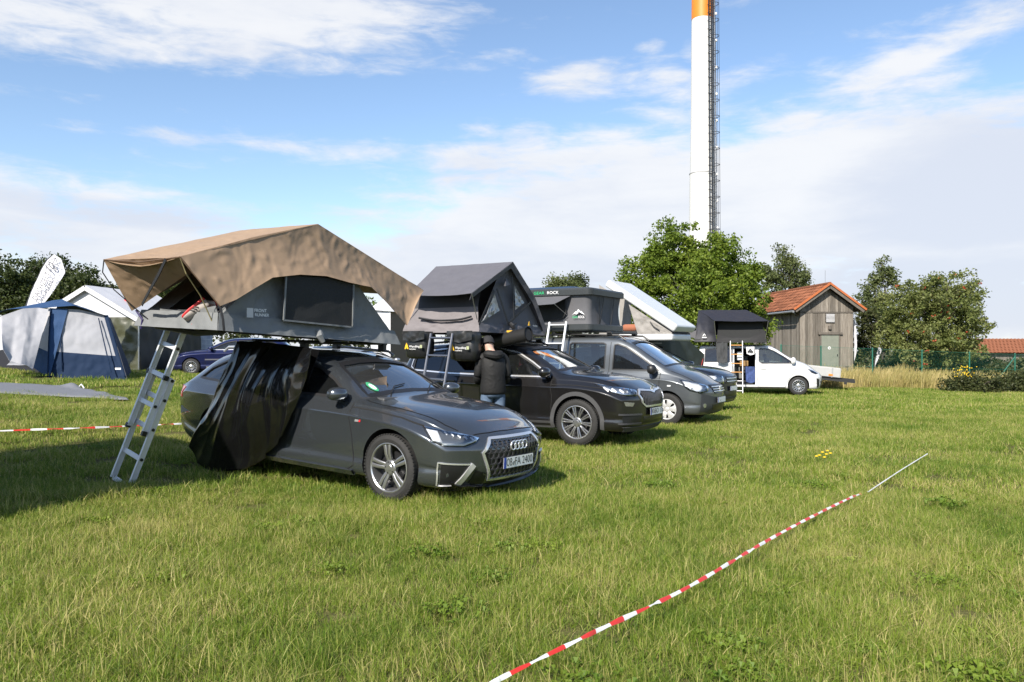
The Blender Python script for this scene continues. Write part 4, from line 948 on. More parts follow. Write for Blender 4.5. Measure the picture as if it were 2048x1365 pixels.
    def ring(z0, o): return [A + (-u + n) * o + V((0, 0, z0)), B + (u + n) * o + V((0, 0, z0)), C + (u - n) * o + V((0, 0, z0)), D + (-u - n) * o + V((0, 0, z0))]
    T_, Bm = ring(.17, .02), ring(0, .075)
    for i, nu in ((0, 46), (1, 84), (2, 20), (3, 20)):
        cloth('skirt', [T_[i], T_[(i + 1) % 4]], [Bm[i], Bm[(i + 1) % 4]], nu, 10, GREYF, t, 0, .026, 5.0, .005, 20 + i, .5, 1.0, crumple=True)
    b = MB(); q = [p + V((0, 0, .06)) for p in (A, B, C, D)]; b.prism(q, (0, 0, .06)); b.build('base_board', BOARD, t, world=True)
    b = MB(); b.prism([p + V((0, 0, .125)) + (V(((A + C) / 2)) - p) * .06 for p in (A, B, C, D)], (0, 0, .07)); b.build('mattress', mat('mattress_dark', (.05, .05, .055), .9), t, world=True)
    b = MB(); q = A.lerp(C, .18); b.tube([A + V((.1, .05, .02)), (A + B) / 2 + V((.12, .12, -.03)), B + V((-.02, .12, .01))], .05, 8); b.build('rolled_cover', BLACK, t, True, True)
    # fold bundle in the middle of the long side
    q = planeP(637, 672, B + u * .06, h); b = MB(); b.tube([q + V((0, 0, .06)), q + V((.02, -.02, 0)), q + V((.05, 0, -.07))], [.03, .045, .025], 8); b.build('fabric_knot', GREYF, t, True, True)
    for a, m, r in (([P(440, 611, 7.66), P(446, 640, 7.64), P(448, 662, 7.66)], STRAP, .012), ([P(272, 621, 8.4), P(285, 640, 8.38), P(282, 658, 8.4)], mat('purple_strap', (.03, .02, .10), .6), .011),
                    ([T1, P(205, 545, 8.14), P(228, 580, 8.2), P(303, 645, 8.35)], STRAP, .006), ([T2, P(372, 548, 7.44), P(400, 590, 7.62), P(425, 645, 7.72)], CORD, .006)):
        b = MB(); b.tube(a, r, 6); b.build('strap' if r > .01 else 'awning_pole', m, t, True, True)
    # seams and ties
    b = MB(); b.tube([T1, (T1 + T2) / 2 + V((0, 0, -.035)), T2], .008, 6); b.tube([T2, hem[0]], .008, 6); b.build('fly_hem', mat('hem_dark', (.10, .06, .035), .7), t, True, True)
    r = h.normalized(); up = V((0, 0, 1)); c = planeP(521, 622, B + u * .09, h)
    lettering('print', "FRONT", c, r, up, .145, WHITEINK, t, .0); c = planeP(524, 631, B + u * .09, h); lettering('print', "RUNNER", c, r, up, .17, WHITEINK, t, .0)
    c = planeP(500, 626, B + u * .09, h); b = MB(); b.box(c, (.075, .004, .095), Matrix((r, u, up)).transposed()); b.build('print', mat('print_grey', (.45, .45, .46), .6), t, world=True)
tent_tan()
# --- feet sticking out of the tent
def skin(name, pts, edges, rad, m, parent, sub=2, root=0):
    me = bpy.data.meshes.new(name); I = WM[parent.name].inverted() if parent is not None else Matrix()
    me.from_pydata([tuple(I @ V(p)) for p in pts], edges, []); o = bpy.data.objects.new(name, me); COL.objects.link(o)
    md = o.modifiers.new('skin', 'SKIN'); md.use_smooth_shade = True
    for i, sv in enumerate(me.skin_vertices[0].data): 
        r = rad[i]; sv.radius = r if isinstance(r, tuple) else (r, r); sv.use_root = (i == root)
    s = o.modifiers.new('sub', 'SUBSURF'); s.levels = sub; s.render_levels = sub
    bpy.context.view_layer.update(); dg = bpy.context.evaluated_depsgraph_get()
    m2 = bpy.data.meshes.new_from_object(o.evaluated_get(dg), depsgraph=dg); bpy.data.objects.remove(o); m2.materials.clear(); m2.materials.append(m)
    m2.polygons.foreach_set('use_smooth', [True] * len(m2.polygons)); m2.name = name
    return link(name, m2, parent)
SKIN = mat('skin', (.50, .325, .25), .55)
def lying_person():
    h = -N1; L = h; t = thing('person', (-2.7, 8.6, 1.9), 'person lying inside the tan tent, one grey sneaker with a red sole sticking out', 'person')
    ank = P(408, 611, 8.02); ank2 = P(415, 632, 7.98)
    def body(a): return [a, a + L * .40 + V((0, 0, .02)), a + L * .78 + V((0, 0, .01))]
    l1, l2 = body(ank), body(ank2); hip = (l1[2] + l2[2]) / 2 + L * .10; 
    pts = l1 + l2 + [hip, hip + L * .28 + V((0, 0, .02)), hip + L * .50 + V((0, 0, .03)), hip + L * .62 + V((0, 0, .08)), hip + L * .76 + V((0, 0, .12)), hip + L * .45 + U1 * .2, hip + L * .62 + U1 * .24 - V((0, 0, .06)), hip + L * .82 + U1 * .12, hip + L * .45 - U1 * .2, hip + L * .62 - U1 * .24 - V((0, 0, .06)), hip + L * .82 - U1 * .1]
    ed = [(0, 1), (1, 2), (3, 4), (4, 5), (2, 6), (5, 6), (6, 7), (7, 8), (8, 9), (9, 10), (8, 11), (11, 12), (12, 13), (8, 14), (14, 15), (15, 16)]
    skin('body', pts, ed, [.04, .055, .07, .04, .055, .07, .11, .12, .11, .055, .085, .05, .045, .035, .05, .045, .035], SKIN, t, 1, 6)
    jm = mat('shorts', (.05, .055, .07), .8); 
    b = MB(); b.tube([l1[1] - L * .05, l1[2], hip], [.075, .09, .12], 10); b.tube([l2[1] - L * .05, l2[2], hip], [.075, .09, .12], 10); b.build('trousers', jm, t, True, True)
    for k, a in enumerate((ank, ank2)):
        b = MB(); b.tube([a, a + L * .10, a + L * .26], [.047, .05, .056], 12); s = b.build('sock', mat('sock_white', (.75, .75, .74), .9, bump=.3, bscale=60), t, True, True)
        for j, m in enumerate((mat('stripe_red', (.5, .02, .03), .8), mat('stripe_blue', (.03, .05, .3), .8))):
            b = MB(); b.tube([a + L * (.10 + .035 * j), a + L * (.115 + .035 * j)], [.0525, .053], 12); b.build('sock_stripe', m, s, True, True)
        toe = P(367, 638, 7.93) if k == 0 else P(385, 655, 7.95); heel = P(415, 594, 8.0) if k == 0 else P(420, 628, 7.98)
        d = (heel - toe).normalized(); side = V((N1.x, N1.y, 0)); side = (side - d * side.dot(d)).normalized(); nrm = -side.cross(d)
        if nrm.x > 0: nrm = -nrm         # the sole looks to the left
        ln = .285; 
        prof = [(0, .030, .012), (.06, .044, .022), (.2, .050, .030), (.38, .050, .038), (.55, .043, .050), (.72, .038, .062), (.88, .038, .066), (.97, .033, .06), (1, .018, .045)]
        def loft(name, lo, hi, grow, m, parent):
            vs = []; n = 14
            for s_, w_, h_ in prof:
                for i in range(n):
                    a2 = 2 * pi * i / n; y = cos(a2) * (w_ + grow); z = lo + (hi(h_) - lo) * (.5 + .5 * sin(a2))
                    vs.append(toe + d * ln * s_ + side * y - nrm * z)
            fs = [[i * n + j, i * n + (j + 1) % n, (i + 1) * n + (j + 1) % n, (i + 1) * n + j] for i in range(len(prof) - 1) for j in range(n)] + [list(range(n))[::-1], [(len(prof) - 1) * n + j for j in range(n)]]
            return mesh(name, vs, fs, m, parent, True, True)
        sh = loft('sneaker', .012, lambda q: q * 1.55 + .012, .0, mat('sneaker_grey', (.30, .27, .25), .8), t)
        loft('sole', -.012, lambda q: .020, .006, mat('sole_red', (.55, .03, .035), .55), sh)
        for j in range(3):
            c = toe + d * ln * (.40 + .09 * j) + side * .046 - nrm * .05; b = MB(); b.box(c, (.012, .010, .055), Matrix((d, side, -nrm)).transposed() @ Matrix.Rotation(.5, 3, 'Y')); b.build('shoe_stripe', INK, sh, world=True)
lying_person()
# --- aluminium extension ladder
def ladder_alu():
    F = V((-4.14, 8.44, 0)); F.z = ground(F.x, F.y) + .01; T = V((-3.57, 8.62, 1.745)); t = thing('ladder', F.to_tuple(), 'silver aluminium extension ladder standing on the grass under the tan roof tent', 'ladder')
    ax = T - F; r = V((.80, -.60, 0)); r = (r - ax.normalized() * r.dot(ax.normalized())).normalized(); up = r.cross(ax).normalized()
    if up.y > 0: up = -up
    def sec(s0, s1, w, off, rungs, nm):
        for sg in (-1, 1):
            a, c = F + ax * s0 + r * sg * w / 2 + up * off, F + ax * s1 + r * sg * w / 2 + up * off
            b = MB(); b.bar(a, c, .056, .022, r)
            b.bar(a + up * .026, c + up * .026, .006, .030, r); b.bar(a - up * .026, c - up * .026, .006, .030, r)
            ro = b.build('rail', ALU, t, world=True)
        for s in rungs:
            b = MB(); p = F + ax * s + up * off; b.bar(p - r * w / 2, p + r * w / 2, .052, .022, up); bevel(b.build('rung', ALU, t, world=True), .006)
            for sg in (-1, 1):
                b = MB(); q = p + r * sg * (w / 2 + .014); b.tube([q - r * .006 * sg, q + r * .008 * sg], .017, 10); b.build('rung_cap', BLACK, t, True, True)
    sec(0, .685, .40, 0, (.0, .178, .365, .55, .675), 'outer')
    sec(.33, 1.0, .335, .055, (.50, .685, .868), 'inner')
    for s in (.33, .68):
        for sg in (-1, 1):
            b = MB(); p = F + ax * s + r * sg * .185 + up * .065; b.box(p, (.035, .05, .05), Matrix((r, up, ax.normalized())).transposed()); b.build('guide_block', BLACK, t, world=True)
ladder_alu()
# --- black plastic sheet hanging from the tent
SHEET = mat('black_plastic_sheet', (.005, .005, .0055), .14, bump=.3, bscale=4, bdist=.015, spec=.8)
def sheet():
    t = thing('plastic_sheet', (-2.9, 9.0, .1), 'glossy black plastic sheet hanging in folds over the rear door of the grey estate car', 'sheet')
    top = [P(478, 683, 9.02), P(520, 684, 8.92), P(575, 690, 8.72), P(626, 697, 8.42)]
    mid = [P(428, 800, 9.05), P(470, 800, 8.85), P(530, 795, 8.72), P(607, 780, 8.38)]
    bot = [P(388, 888, 9.36), P(402, 926, 9.24), P(440, 944, 9.12), P(500, 938, 9.02), P(535, 915, 8.90), P(572, 872, 8.62)]
    nu, nv = 150, 80; A, M_, B = resample(top, nu), resample(mid, nu), resample(bot, nu); vs = []
    out = N1
    for i in range(nu):
        u = i / (nu - 1)
        for j in range(nv):
            v = j / (nv - 1); p = A[i] * (1 - v) ** 2 + M_[i] * 2 * v * (1 - v) * 1.0 + B[i] * v * v
            q = u + .16 * noise.noise(V((u * 2.2, v * 1.6, 2))) + .10 * v * (1 - u)
            f = (.5 - 1.6 * abs(noise.noise(V((q * 4.2, v * .5, 4))))) * .15 * (.25 + .75 * v) + (.4 - abs(noise.noise(V((q * 10, v * .8, 8))))) * .022 + (.4 - abs(noise.noise(V((u * 5 + v * 4, v * 4 - u * 5, 9))))) * .022 * sin(pi * v)
            p = p + out * (f + .10 * sin(pi * u) * sin(pi * min(1, v * 1.1)))
            vs.append(p)
    fs = [[i * nv + j, i * nv + j + 1, (i + 1) * nv + j + 1, (i + 1) * nv + j] for i in range(nu - 1) for j in range(nv - 1)]
    o = mesh('hanging_sheet', vs, fs, SHEET, t, True, True); md = o.modifiers.new('solid', 'SOLIDIFY'); md.thickness = .004
    cloth('inner_fold', [P(560, 690, 8.9), P(640, 700, 8.55)], [P(520, 900, 9.2), P(566, 915, 8.95)], 20, 24, SHEET, t, 0, .03, 2, .004, 31)
sheet()
# --- dark grey folding tent on the black SUV
def tent_grey():
    u, n, h = U2, N2, -N2
    B, C, A = V((-.53, 12.6, 1.777)), V((.515, 14.34, 1.765)), V((-1.77, 13.35, 1.776)); D = A + C - B
    R1, R2 = V((-.095, 13.32, 2.96)), V((-1.34, 14.07, 2.965)); E1, E2 = V((-.68, 12.34, 2.37)), V((-1.70, 13.02, 2.40))
    t = thing('roof_tent', ((A + C) / 2).to_tuple(), 'dark grey folding roof tent with raised awning and two hanging bags, on the black SUV', 'roof tent', 'roof tents opened on the vehicles')
    o_ = u * .13
    cloth('flysheet', [R2, R1 + o_], [E2, E1 + o_ * .5], 30, 22, GREYD, t, .03, .008, 2.5, .005, 41)
    Cf, Df = C + V((0, 0, .10)) + o_ * .8 - n * .04, D + V((0, 0, .1)) - n * .04
    cloth('flysheet', [R1 + o_, R2], [R1.lerp(C, .55) - n * .10 + o_ + V((0, 0, .10)), R2.lerp(D, .55) - n * .1 + V((0, 0, .10))], 26, 16, GREYD, t, .01, .008, 2.5, .005, 42)
    cloth('flysheet', [R1.lerp(C, .55) - n * .10 + o_ + V((0, 0, .10)), R2.lerp(D, .55) - n * .1 + V((0, 0, .10))], [Cf, Df], 26, 16, GREYD, t, .01, .008, 2.5, .005, 42)
    RT = R1 + V((0, 0, -.06))
    cloth('tent_wall', [RT + n * .22 - V((0, 0, .13)), RT + n * .05, RT - n * .1], [B + V((0, 0, .12)), C + V((0, 0, .12))], 44, 30, GREYD, t, 0, .014, 3, .004, 43, bulge=.03)
    cloth('tent_wall', [RT + n * .22 + R2 - R1 - V((0, 0, .13)), RT - n * .1 + R2 - R1], [A + V((0, 0, .12)), D + V((0, 0, .12))], 16, 12, GREYD, t, 0, .01, 3, .004, 44)
    # front edge of the fly, turned down over the gable
    g = [E1 + o_ * .5, R1 + o_, R1.lerp(C, .55) - n * .10 + o_ + V((0, 0, .10)), Cf]
    cloth('fly_edge', g, [q + V((0, 0, -.10)) - u * .04 for q in g], 40, 4, GREYD, t, 0, .012, 4, .004, 45)
    # entrance side: dark mesh above, canvas painted in its sunlit taupe tone below
    A1, B1 = A + V((0, 0, .13)), B + V((0, 0, .13)); k = -n * .12
    A3, B3 = A1 + V((0, 0, .28)) + k * .5 + u * .05, B1 + V((0, 0, .28)) + k * .5 - u * .05
    cloth('tent_wall', [A3, B3], [A1, B1], 36, 10, TAUPE_LIT, t, 0, .016, 3, .004, 46)
    A4, B4 = A3 + V((0, 0, .44)) + k * 1.6 + u * .04, B3 + V((0, 0, .44)) + k * 1.6 - u * .04
    cloth('mesh_door', [A4, B4], [A3, B3], 24, 10, mat('grey_mesh', (.045, .045, .05), .85), t, 0, .008, 3, .004, 47)
    cloth('tent_wall', [R2 + V((0, 0, -.1)), R1 + V((0, 0, -.1))], [A4, B4], 12, 8, GREYD, t, 0, 0, 3, .004, 48)
    # rolled door cushion line
    b = MB(); q = [A1.lerp(B1, .20) + n * .03 + V((0, 0, .12)), A1.lerp(B1, .45) + n * .05 + V((0, 0, .07)), A1.lerp(B1, .75) + n * .05 + V((0, 0, .075)), A1.lerp(B1, .92) + n * .03 + V((0, 0, .12))]
    b.tube(catmull([tuple(x) for x in q], 5), .018, 6); b.build('door_roll', STRAP, t, True, True)
    def ring(z0, o): return [A + (-u + n) * o + V((0, 0, z0)), B + (u + n) * o + V((0, 0, z0)), C + (u - n) * o + V((0, 0, z0)), D + (-u - n) * o + V((0, 0, z0))]
    T_, Bm = ring(.15, .012), ring(0, .05)
    for i, nu, m in ((0, 40, TAUPE_LIT), (1, 44, GREYD), (2, 16, GREYD), (3, 16, GREYD)):
        cloth('skirt', [T_[i], T_[(i + 1) % 4]], [Bm[i], Bm[(i + 1) % 4]], nu, 8, m, t, 0, .024, 4.5, .005, 50 + i, .5, 1.5)
    b = MB(); b.prism([p + V((0, 0, .05)) for p in (A, B, C, D)], (0, 0, .06)); b.build('base_board', BOARD, t, world=True)
    # clear panes and tapes on the gable
    def pp(x, y, o): return planeP(x, y, B + u * o, h)
    CLR = mat('clear_vinyl', (.20, .205, .22), .18, bump=.8, bscale=9, bdist=.02, spec=.9)
    for q in ([(989, 588), (999, 622), (962, 645), (970, 635)], [(1029, 572), (1048, 606), (1031, 620), (1030, 600)]):
        a = [pp(x, y, .06) for x, y in q]; cloth('vinyl_window', [a[0], a[1]], [a[3], a[2]], 10, 14, CLR, t, 0, .014, 5, .004, 55)
    for q in ([(994, 578), (1018, 652)], [(1062, 604), (1018, 648)], [(988, 582), (958, 650)], [(1024, 553), (1029, 640)]):
        b = MB(); b.bar(pp(*q[0], .075), pp(*q[1], .085), .035, .008, u); b.build('seam_tape', STRAP, t, world=True)
    a = [pp(1007, 572, .07), pp(1021, 570, .07), pp(1012, 556, .07)]; tip = pp(1011, 573, .17); b = MB(); b.add(a + [tip], [[0, 1, 2], [0, 1, 3], [1, 2, 3], [2, 0, 3]]); b.build('vent_hood', GREYD, t, world=True)
    c = pp(1064, 652, .11); lettering('print', "Wandling", c + h * .10, h, (0, 0, 1), .16, WHITEINK, t, .004)
    c = pp(1058, 652, .115); b = MB(); b.prism([c + h * -.035, c + h * .035, c + V((0, 0, .075))], tuple(u * .006)); b.build('print', mat('print_yellow', (.75, .42, .02), .5), t, world=True)
    for a, c in ((E1 + o_ * .5, B + V((0, 0, .2)) + n * .04), (E2, A + V((0, 0, .2)) + n * .04)):
        b = MB(); b.tube([a, c], .008, 6); b.build('awning_pole', POLE, t, True, True)
    # bundle of straps at the gable foot
    c = pp(1025, 652, .12); b = MB(); b.tube([c + V((-.04, 0, .05)), c, c + V((.03, 0, -.06))], [.03, .05, .02], 8); b.tube([c, c + h * .12 + V((0, 0, .04))], .012, 6); b.build('strap_bundle', STRAP, t, True, True)
tent_grey()
def shoe_bag(px0, px1, y0, y1, Y, label):
    a, c = P(px0, y0, Y), P(px1, y0, Y - .10 * 0); d = (c - a); w = d.length; u = V((U2.x, U2.y, 0)); ctr = (a + c) / 2; hgt = a.z - P(px0, y1, Y).z
    t = thing('shoe_bag', (ctr.x, ctr.y, ctr.z - hgt), label, 'bag', 'bags hung under the dark grey tent'); w = w / .87
    fab = mat('bag_fabric', (.016, .017, .018), .42, bump=.6, bscale=9, bdist=.02)
    vs = []; n = 12
    prof = [(0, .7, .05), (.08, .96, .12), (.35, 1, .15), (.62, 1, .15), (.72, 1.03, .13), (.85, 1.05, .16), (1.0, .98, .10)]
    for s, k, dp in prof:
        for i in range(n):
            an = 2 * pi * i / n; cx = abs(cos(an)) ** .45 * (1 if cos(an) > 0 else -1); cy = abs(sin(an)) ** .6 * (1 if sin(an) > 0 else -1)
            q = V((ctr.x, ctr.y, ctr.z - hgt + hgt * s)) + u * (cx * w / 2 * k) + N2 * (cy * dp + .03); q += N2 * noise.noise(q * 6) * .03; vs.append(q)
    fs = [[i * n + j, i * n + (j + 1) % n, (i + 1) * n + (j + 1) % n, (i + 1) * n + j] for i in range(len(prof) - 1) for j in range(n)] + [list(range(n))[::-1], [(len(prof) - 1) * n + j for j in range(n)]]
    mesh('bag_body', vs, fs, fab, t, True, True)
    A_ = V((ctr.x, ctr.y, ctr.z - hgt * .08)) + N2 * .20
    cloth('bag_flap', [A_ - u * w * .5 + V((0, 0, hgt * .1)), A_ + u * w * .5 + V((0, 0, hgt * .1))], [A_ - u * w * .48 - V((0, 0, hgt * .22)), A_ - V((0, 0, hgt * .30)), A_ + u * w * .48 - V((0, 0, hgt * .2))], 20, 8, fab, t, 0, .02, 6, .006, px0)
    c = V((ctr.x, ctr.y, ctr.z - hgt * .55)) + N2 * .215
    lettering('print', "Wandling", c + u * .03, u, (0, 0, 1), .21, WHITEINK, t, 0, True, .045); lettering('print', "rooftents", c + u * -.01 - V((0, 0, .04)), u, (0, 0, 1), .13, WHITEINK, t, 0)
    b = MB(); q = c - u * .125 - V((0, 0, .04)); b.prism([q - u * .04, q - u * .012, q + V((0, 0, .03)), q + u * .012, q + u * .04, q + u * .025 + V((0, 0, .05)), q + V((0, 0, .10)), q - u * .025 + V((0, 0, .05))], tuple(N2 * .006)); b.build('print', mat('print_yellow', (.75, .42, .02), .5), t, world=True)
    b = MB(); b.box(c + u * .165, (.045, .006, .05), Matrix((u, -N2, V((0, 0, 1)))).transposed()); b.build('print', mat('print_olive', (.35, .38, .22), .5), t, world=True)
shoe_bag(818, 866, 664, 718, 13.02, 'black hanging bag with white print, left of the dark ladder on the black SUV')
shoe_bag(907, 960, 664, 723, 12.55, 'black hanging bag with white print, between the dark ladder and the man')
def ladder_rails(name, label, tops, bots, rungs, rm, gm, w=.035, group=None, step=False, feet=False):
    T0, T1 = tops; B0, B1 = bots
    t = thing(name, ((B0 + B1) / 2).to_tuple(), label, 'ladder', group); ax = (T0 - B0).normalized(); r = (T1 - T0).normalized(); f = r.cross(ax)
    for a, c in ((T0, B0), (T1, B1)):
        b = MB(); b.tube([a, c], w / 2, 8); ro = b.build('rail', rm, t, True, True)
        if feet: b = MB(); b.tube([c, c + ax * .09], w * .62, 8); b.build('foot_cap', BLACK, ro, True, True)
    for i, s in enumerate(rungs):
        a, c = T0.lerp(B0, s), T1.lerp(B1, s); b = MB(); b.bar(a, c, .075 if step else .045, .022, f.cross(r)); b.build('rung', gm[i] if isinstance(gm, list) else gm, t, world=True)
    return t
STEEL = mat('dark_steel_tube', (.20, .20, .21), .32, .85)
g0 = gat(838, 12.1); 
def foot(px, Y): q = gat(px, Y); q.z += .0; return q
ladder_rails('ladder', 'dark steel ladder between two black bags on the near side of the black SUV', (P(862, 668, 12.72), P(905, 668, 12.45)), (foot(826, 12.15), foot(868, 11.85)), (.04, .20, .41, .62, .83), STEEL, STEEL, .045)
# rolled awning bag on the SUV's roof
def roll():
    a, c = P(990, 684, 13.35), P(1058, 669, 12.95); t = thing('awning_roll', c.to_tuple(), 'black rolled up awning tube on the roof of the black SUV', 'awning'); d = (c - a).normalized()
    b = MB(); b.tube([a - d * .9, a, c], [.115, .115, .118], 20, cap=False); b.build('roll_cover', mat('pvc_black', (.02, .02, .021), .4), t, True, True)
    b = MB(); b.tube([c - d * .012, c - d * .06], .10, 20); b.build('roll_end', DARK, t, True, True)
    b = MB(); b.tube([c - d * .02 + V((0, 0, 0)), c], [.122, .124], 20, cap=False); b.build('roll_rim', BLACK, t, True, True)
    b = MB(); q = a.lerp(c, .45) + V((-.01, -.03, .115)); b.box(q, (.09, .05, .03)); b.build('yellow_tag', mat('tag_yellow', (.7, .4, .02), .6), t, world=True)
roll()
# --- hard-shell box tent
def tent_box():
    t = thing('roof_tent', D_O.to_tuple(), 'box-shaped hard-shell roof tent with a flat dark lid, on the slate grey van', 'roof tent', 'roof tents opened on the vehicles', TH3)
    x0, x1, y0, y1 = -3.80, -1.70, -.76, 1.02; zb, zl = 1.985, 2.675; F3 = mat('box_canvas', (.090, .090, .098), .8, var=.06, vscale=5, bump=.3, bscale=10)
    SHELL = mat('shell_black', (.03, .034, .036), .42, bump=.15, bscale=90)
    def rr(x0, x1, y0, y1, r, z, n=6):
        o = []
        for cx, cy, a0 in ((x1 - r, y1 - r, 0), (x0 + r, y1 - r, pi / 2), (x0 + r, y0 + r, pi), (x1 - r, y0 + r, 3 * pi / 2)):
            for k in range(n + 1): a = a0 + pi / 2 * k / n; o.append(V((cx + r * cos(a), cy + r * sin(a), z)))
        return o
    def stack(lay):
        b = MB(); m = len(lay[0]); vs = [p for l in lay for p in l]
        b.add(vs, [[i * m + k, i * m + (k + 1) % m, (i + 1) * m + (k + 1) % m, (i + 1) * m + k] for i in range(len(lay) - 1) for k in range(m)] + [list(range(m))[::-1], [(len(lay) - 1) * m + k for k in range(m)]]); return b
    stack([rr(x0, x1, y0, y1, .14, zb - .09), rr(x0 - .02, x1 + .02, y0 - .02, y1 + .02, .15, zb - .06), rr(x0 - .02, x1 + .02, y0 - .02, y1 + .02, .15, zb + .045), rr(x0, x1, y0, y1, .14, zb + .06)]).build('base_shell', SHELL, t, True, sharp=30)
    lay = []
    for i in range(9):
        v = i / 8; k = .035 * sin(pi * v); l = rr(x0 + .03 + k, x1 - .03 - k, y0 + .03 + k, y1 - .03 - k, .13, zb + .05 + (zl - zb - .05) * v)
        lay.append([p + V((noise.noise(p * 4) * .012, noise.noise(p * 4 + V((3, 3, 3))) * .012, 0)) for p in l])
    stack(lay).build('tent_wall', F3, t, True, sharp=50)
    stack([rr(x0 - .03, x1 + .03, y0 - .03, y1 + .03, .15, zl - .01), rr(x0 - .035, x1 + .035, y0 - .035, y1 + .035, .15, zl + .10), rr(x0 - .01, x1 + .01, y0 - .01, y1 + .01, .15, zl + .135), rr(x0 + .10, x1 - .10, y0 + .10, y1 - .10, .15, zl + .155)]).build('lid', SHELL, t, True, sharp=30)
    stack([rr(x0 + .25, x1 - .50, y0 + .22, y1 - .22, .1, zl + .155), rr(x0 + .30, x1 - .55, y0 + .26, y1 - .26, .1, zl + .20)]).build('lid_panel', mat('solar_blue', (.03, .05, .09), .2), t, True, sharp=30)
    yw = y0 + .008
    wx = [(-3.15, 2.60), (-2.30, 2.60), (-2.27, 2.28), (-2.33, 2.20), (-2.45, 2.15), (-3.0, 2.13), (-3.10, 2.18), (-3.15, 2.28)]
    b = MB(); b.prism([(x, yw + .01, z) for x, z in wx], (0, -.02, 0)); b.build('mesh_window', MESHB, t)
    ex = wx + [wx[0]]; b = MB(); b.tube([(x, yw - .012, z) for x, z in ex], .009, 5); b.build('window_zip', STRAP, t, True)
    cloth('window_awning', [V((-3.42, y0 + .01, 2.655)), V((-2.18, y0 + .01, 2.655))], [V((-3.36, y0 - .46, 2.50)), V((-2.34, y0 - .46, 2.47))], 20, 10, F3, t, .02, .008, 3, .004, 61) if False else None
    M3 = WM[t.name]
    cloth('window_awning', [M3 @ V((-3.42, y0 + .01, 2.655)), M3 @ V((-2.16, y0 + .01, 2.655))], [M3 @ V((-3.36, y0 - .42, 2.46)), M3 @ V((-2.34, y0 - .42, 2.46))], 24, 10, F3, t, .015, .008, 3, .004, 61)
    for a, c in (((-2.34, y0 - .42, 2.46), (-2.25, y0 - .01, 2.24)), ((-3.36, y0 - .42, 2.46), (-3.2, y0 - .01, 2.24))):
        b = MB(); b.tube([a, c], .007, 6); b.build('awning_pole', POLE, t, True)
    for q in (((x1 + .012, -.35, zl), (x1 - .01, -.30, zb + .05)), ((x1 + .012, .45, zl), (x1 - .01, .30, zb + .05)), ((x1 + .012, -.1, zl - .02), (x1 - .01, -.28, zb + .05))):
        b = MB(); b.bar(q[0], q[1], .03, .008, (1, 0, 0)); b.build('strap', STRAP, t)
    GRN = mat('print_green', (.02, .42, .16), .5); r, u = V((1, 0, 0)), V((0, 0, 1))
    lettering('print', "GEAR", (-2.92, y0 - .036, zl + .052), r, u, .26, GRN, t, .004, False, .062); lettering('print', "ROCK", (-2.58, y0 - .036, zl + .052), r, u, .28, WHITEINK, t, .004, False, .062)
    lettering('print', "GEAR", (-2.06, y0 + .01, 2.19), r, u, .125, GRN, t, .022, False, .05); lettering('print', "ROCK", (-1.91, y0 + .01, 2.19), r, u, .145, WHITEINK, t, .022, False, .05)
    b = MB()
    for pts in ([(-2.13, 2.235), (-2.03, 2.32), (-2.0, 2.29), (-1.97, 2.30), (-2.02, 2.25), (-2.07, 2.27)], [(-2.05, 2.26), (-1.98, 2.36), (-1.93, 2.31), (-1.91, 2.32), (-1.83, 2.235), (-1.92, 2.28), (-1.97, 2.31)]):
        b.prism([(x, y0 - .012, z) for x, z in pts], (0, -.006, 0))
    b.build('print', WHITEINK, t)
tent_box()
M3 = Matrix.Translation(D_O) @ Matrix.Rotation(TH3, 4, 'Z')
ladder_rails('ladder', 'short silver ladder leaning on the box-shaped roof tent beside the slate grey van', (M3 @ V((-2.62, -.86, 2.09)), M3 @ V((-2.22, -.86, 2.09))), (M3 @ V((-2.62, -1.5, 0)), M3 @ V((-2.22, -1.5, 0))), (.03, .22, .42, .62, .82), ALU, ALU, .05)
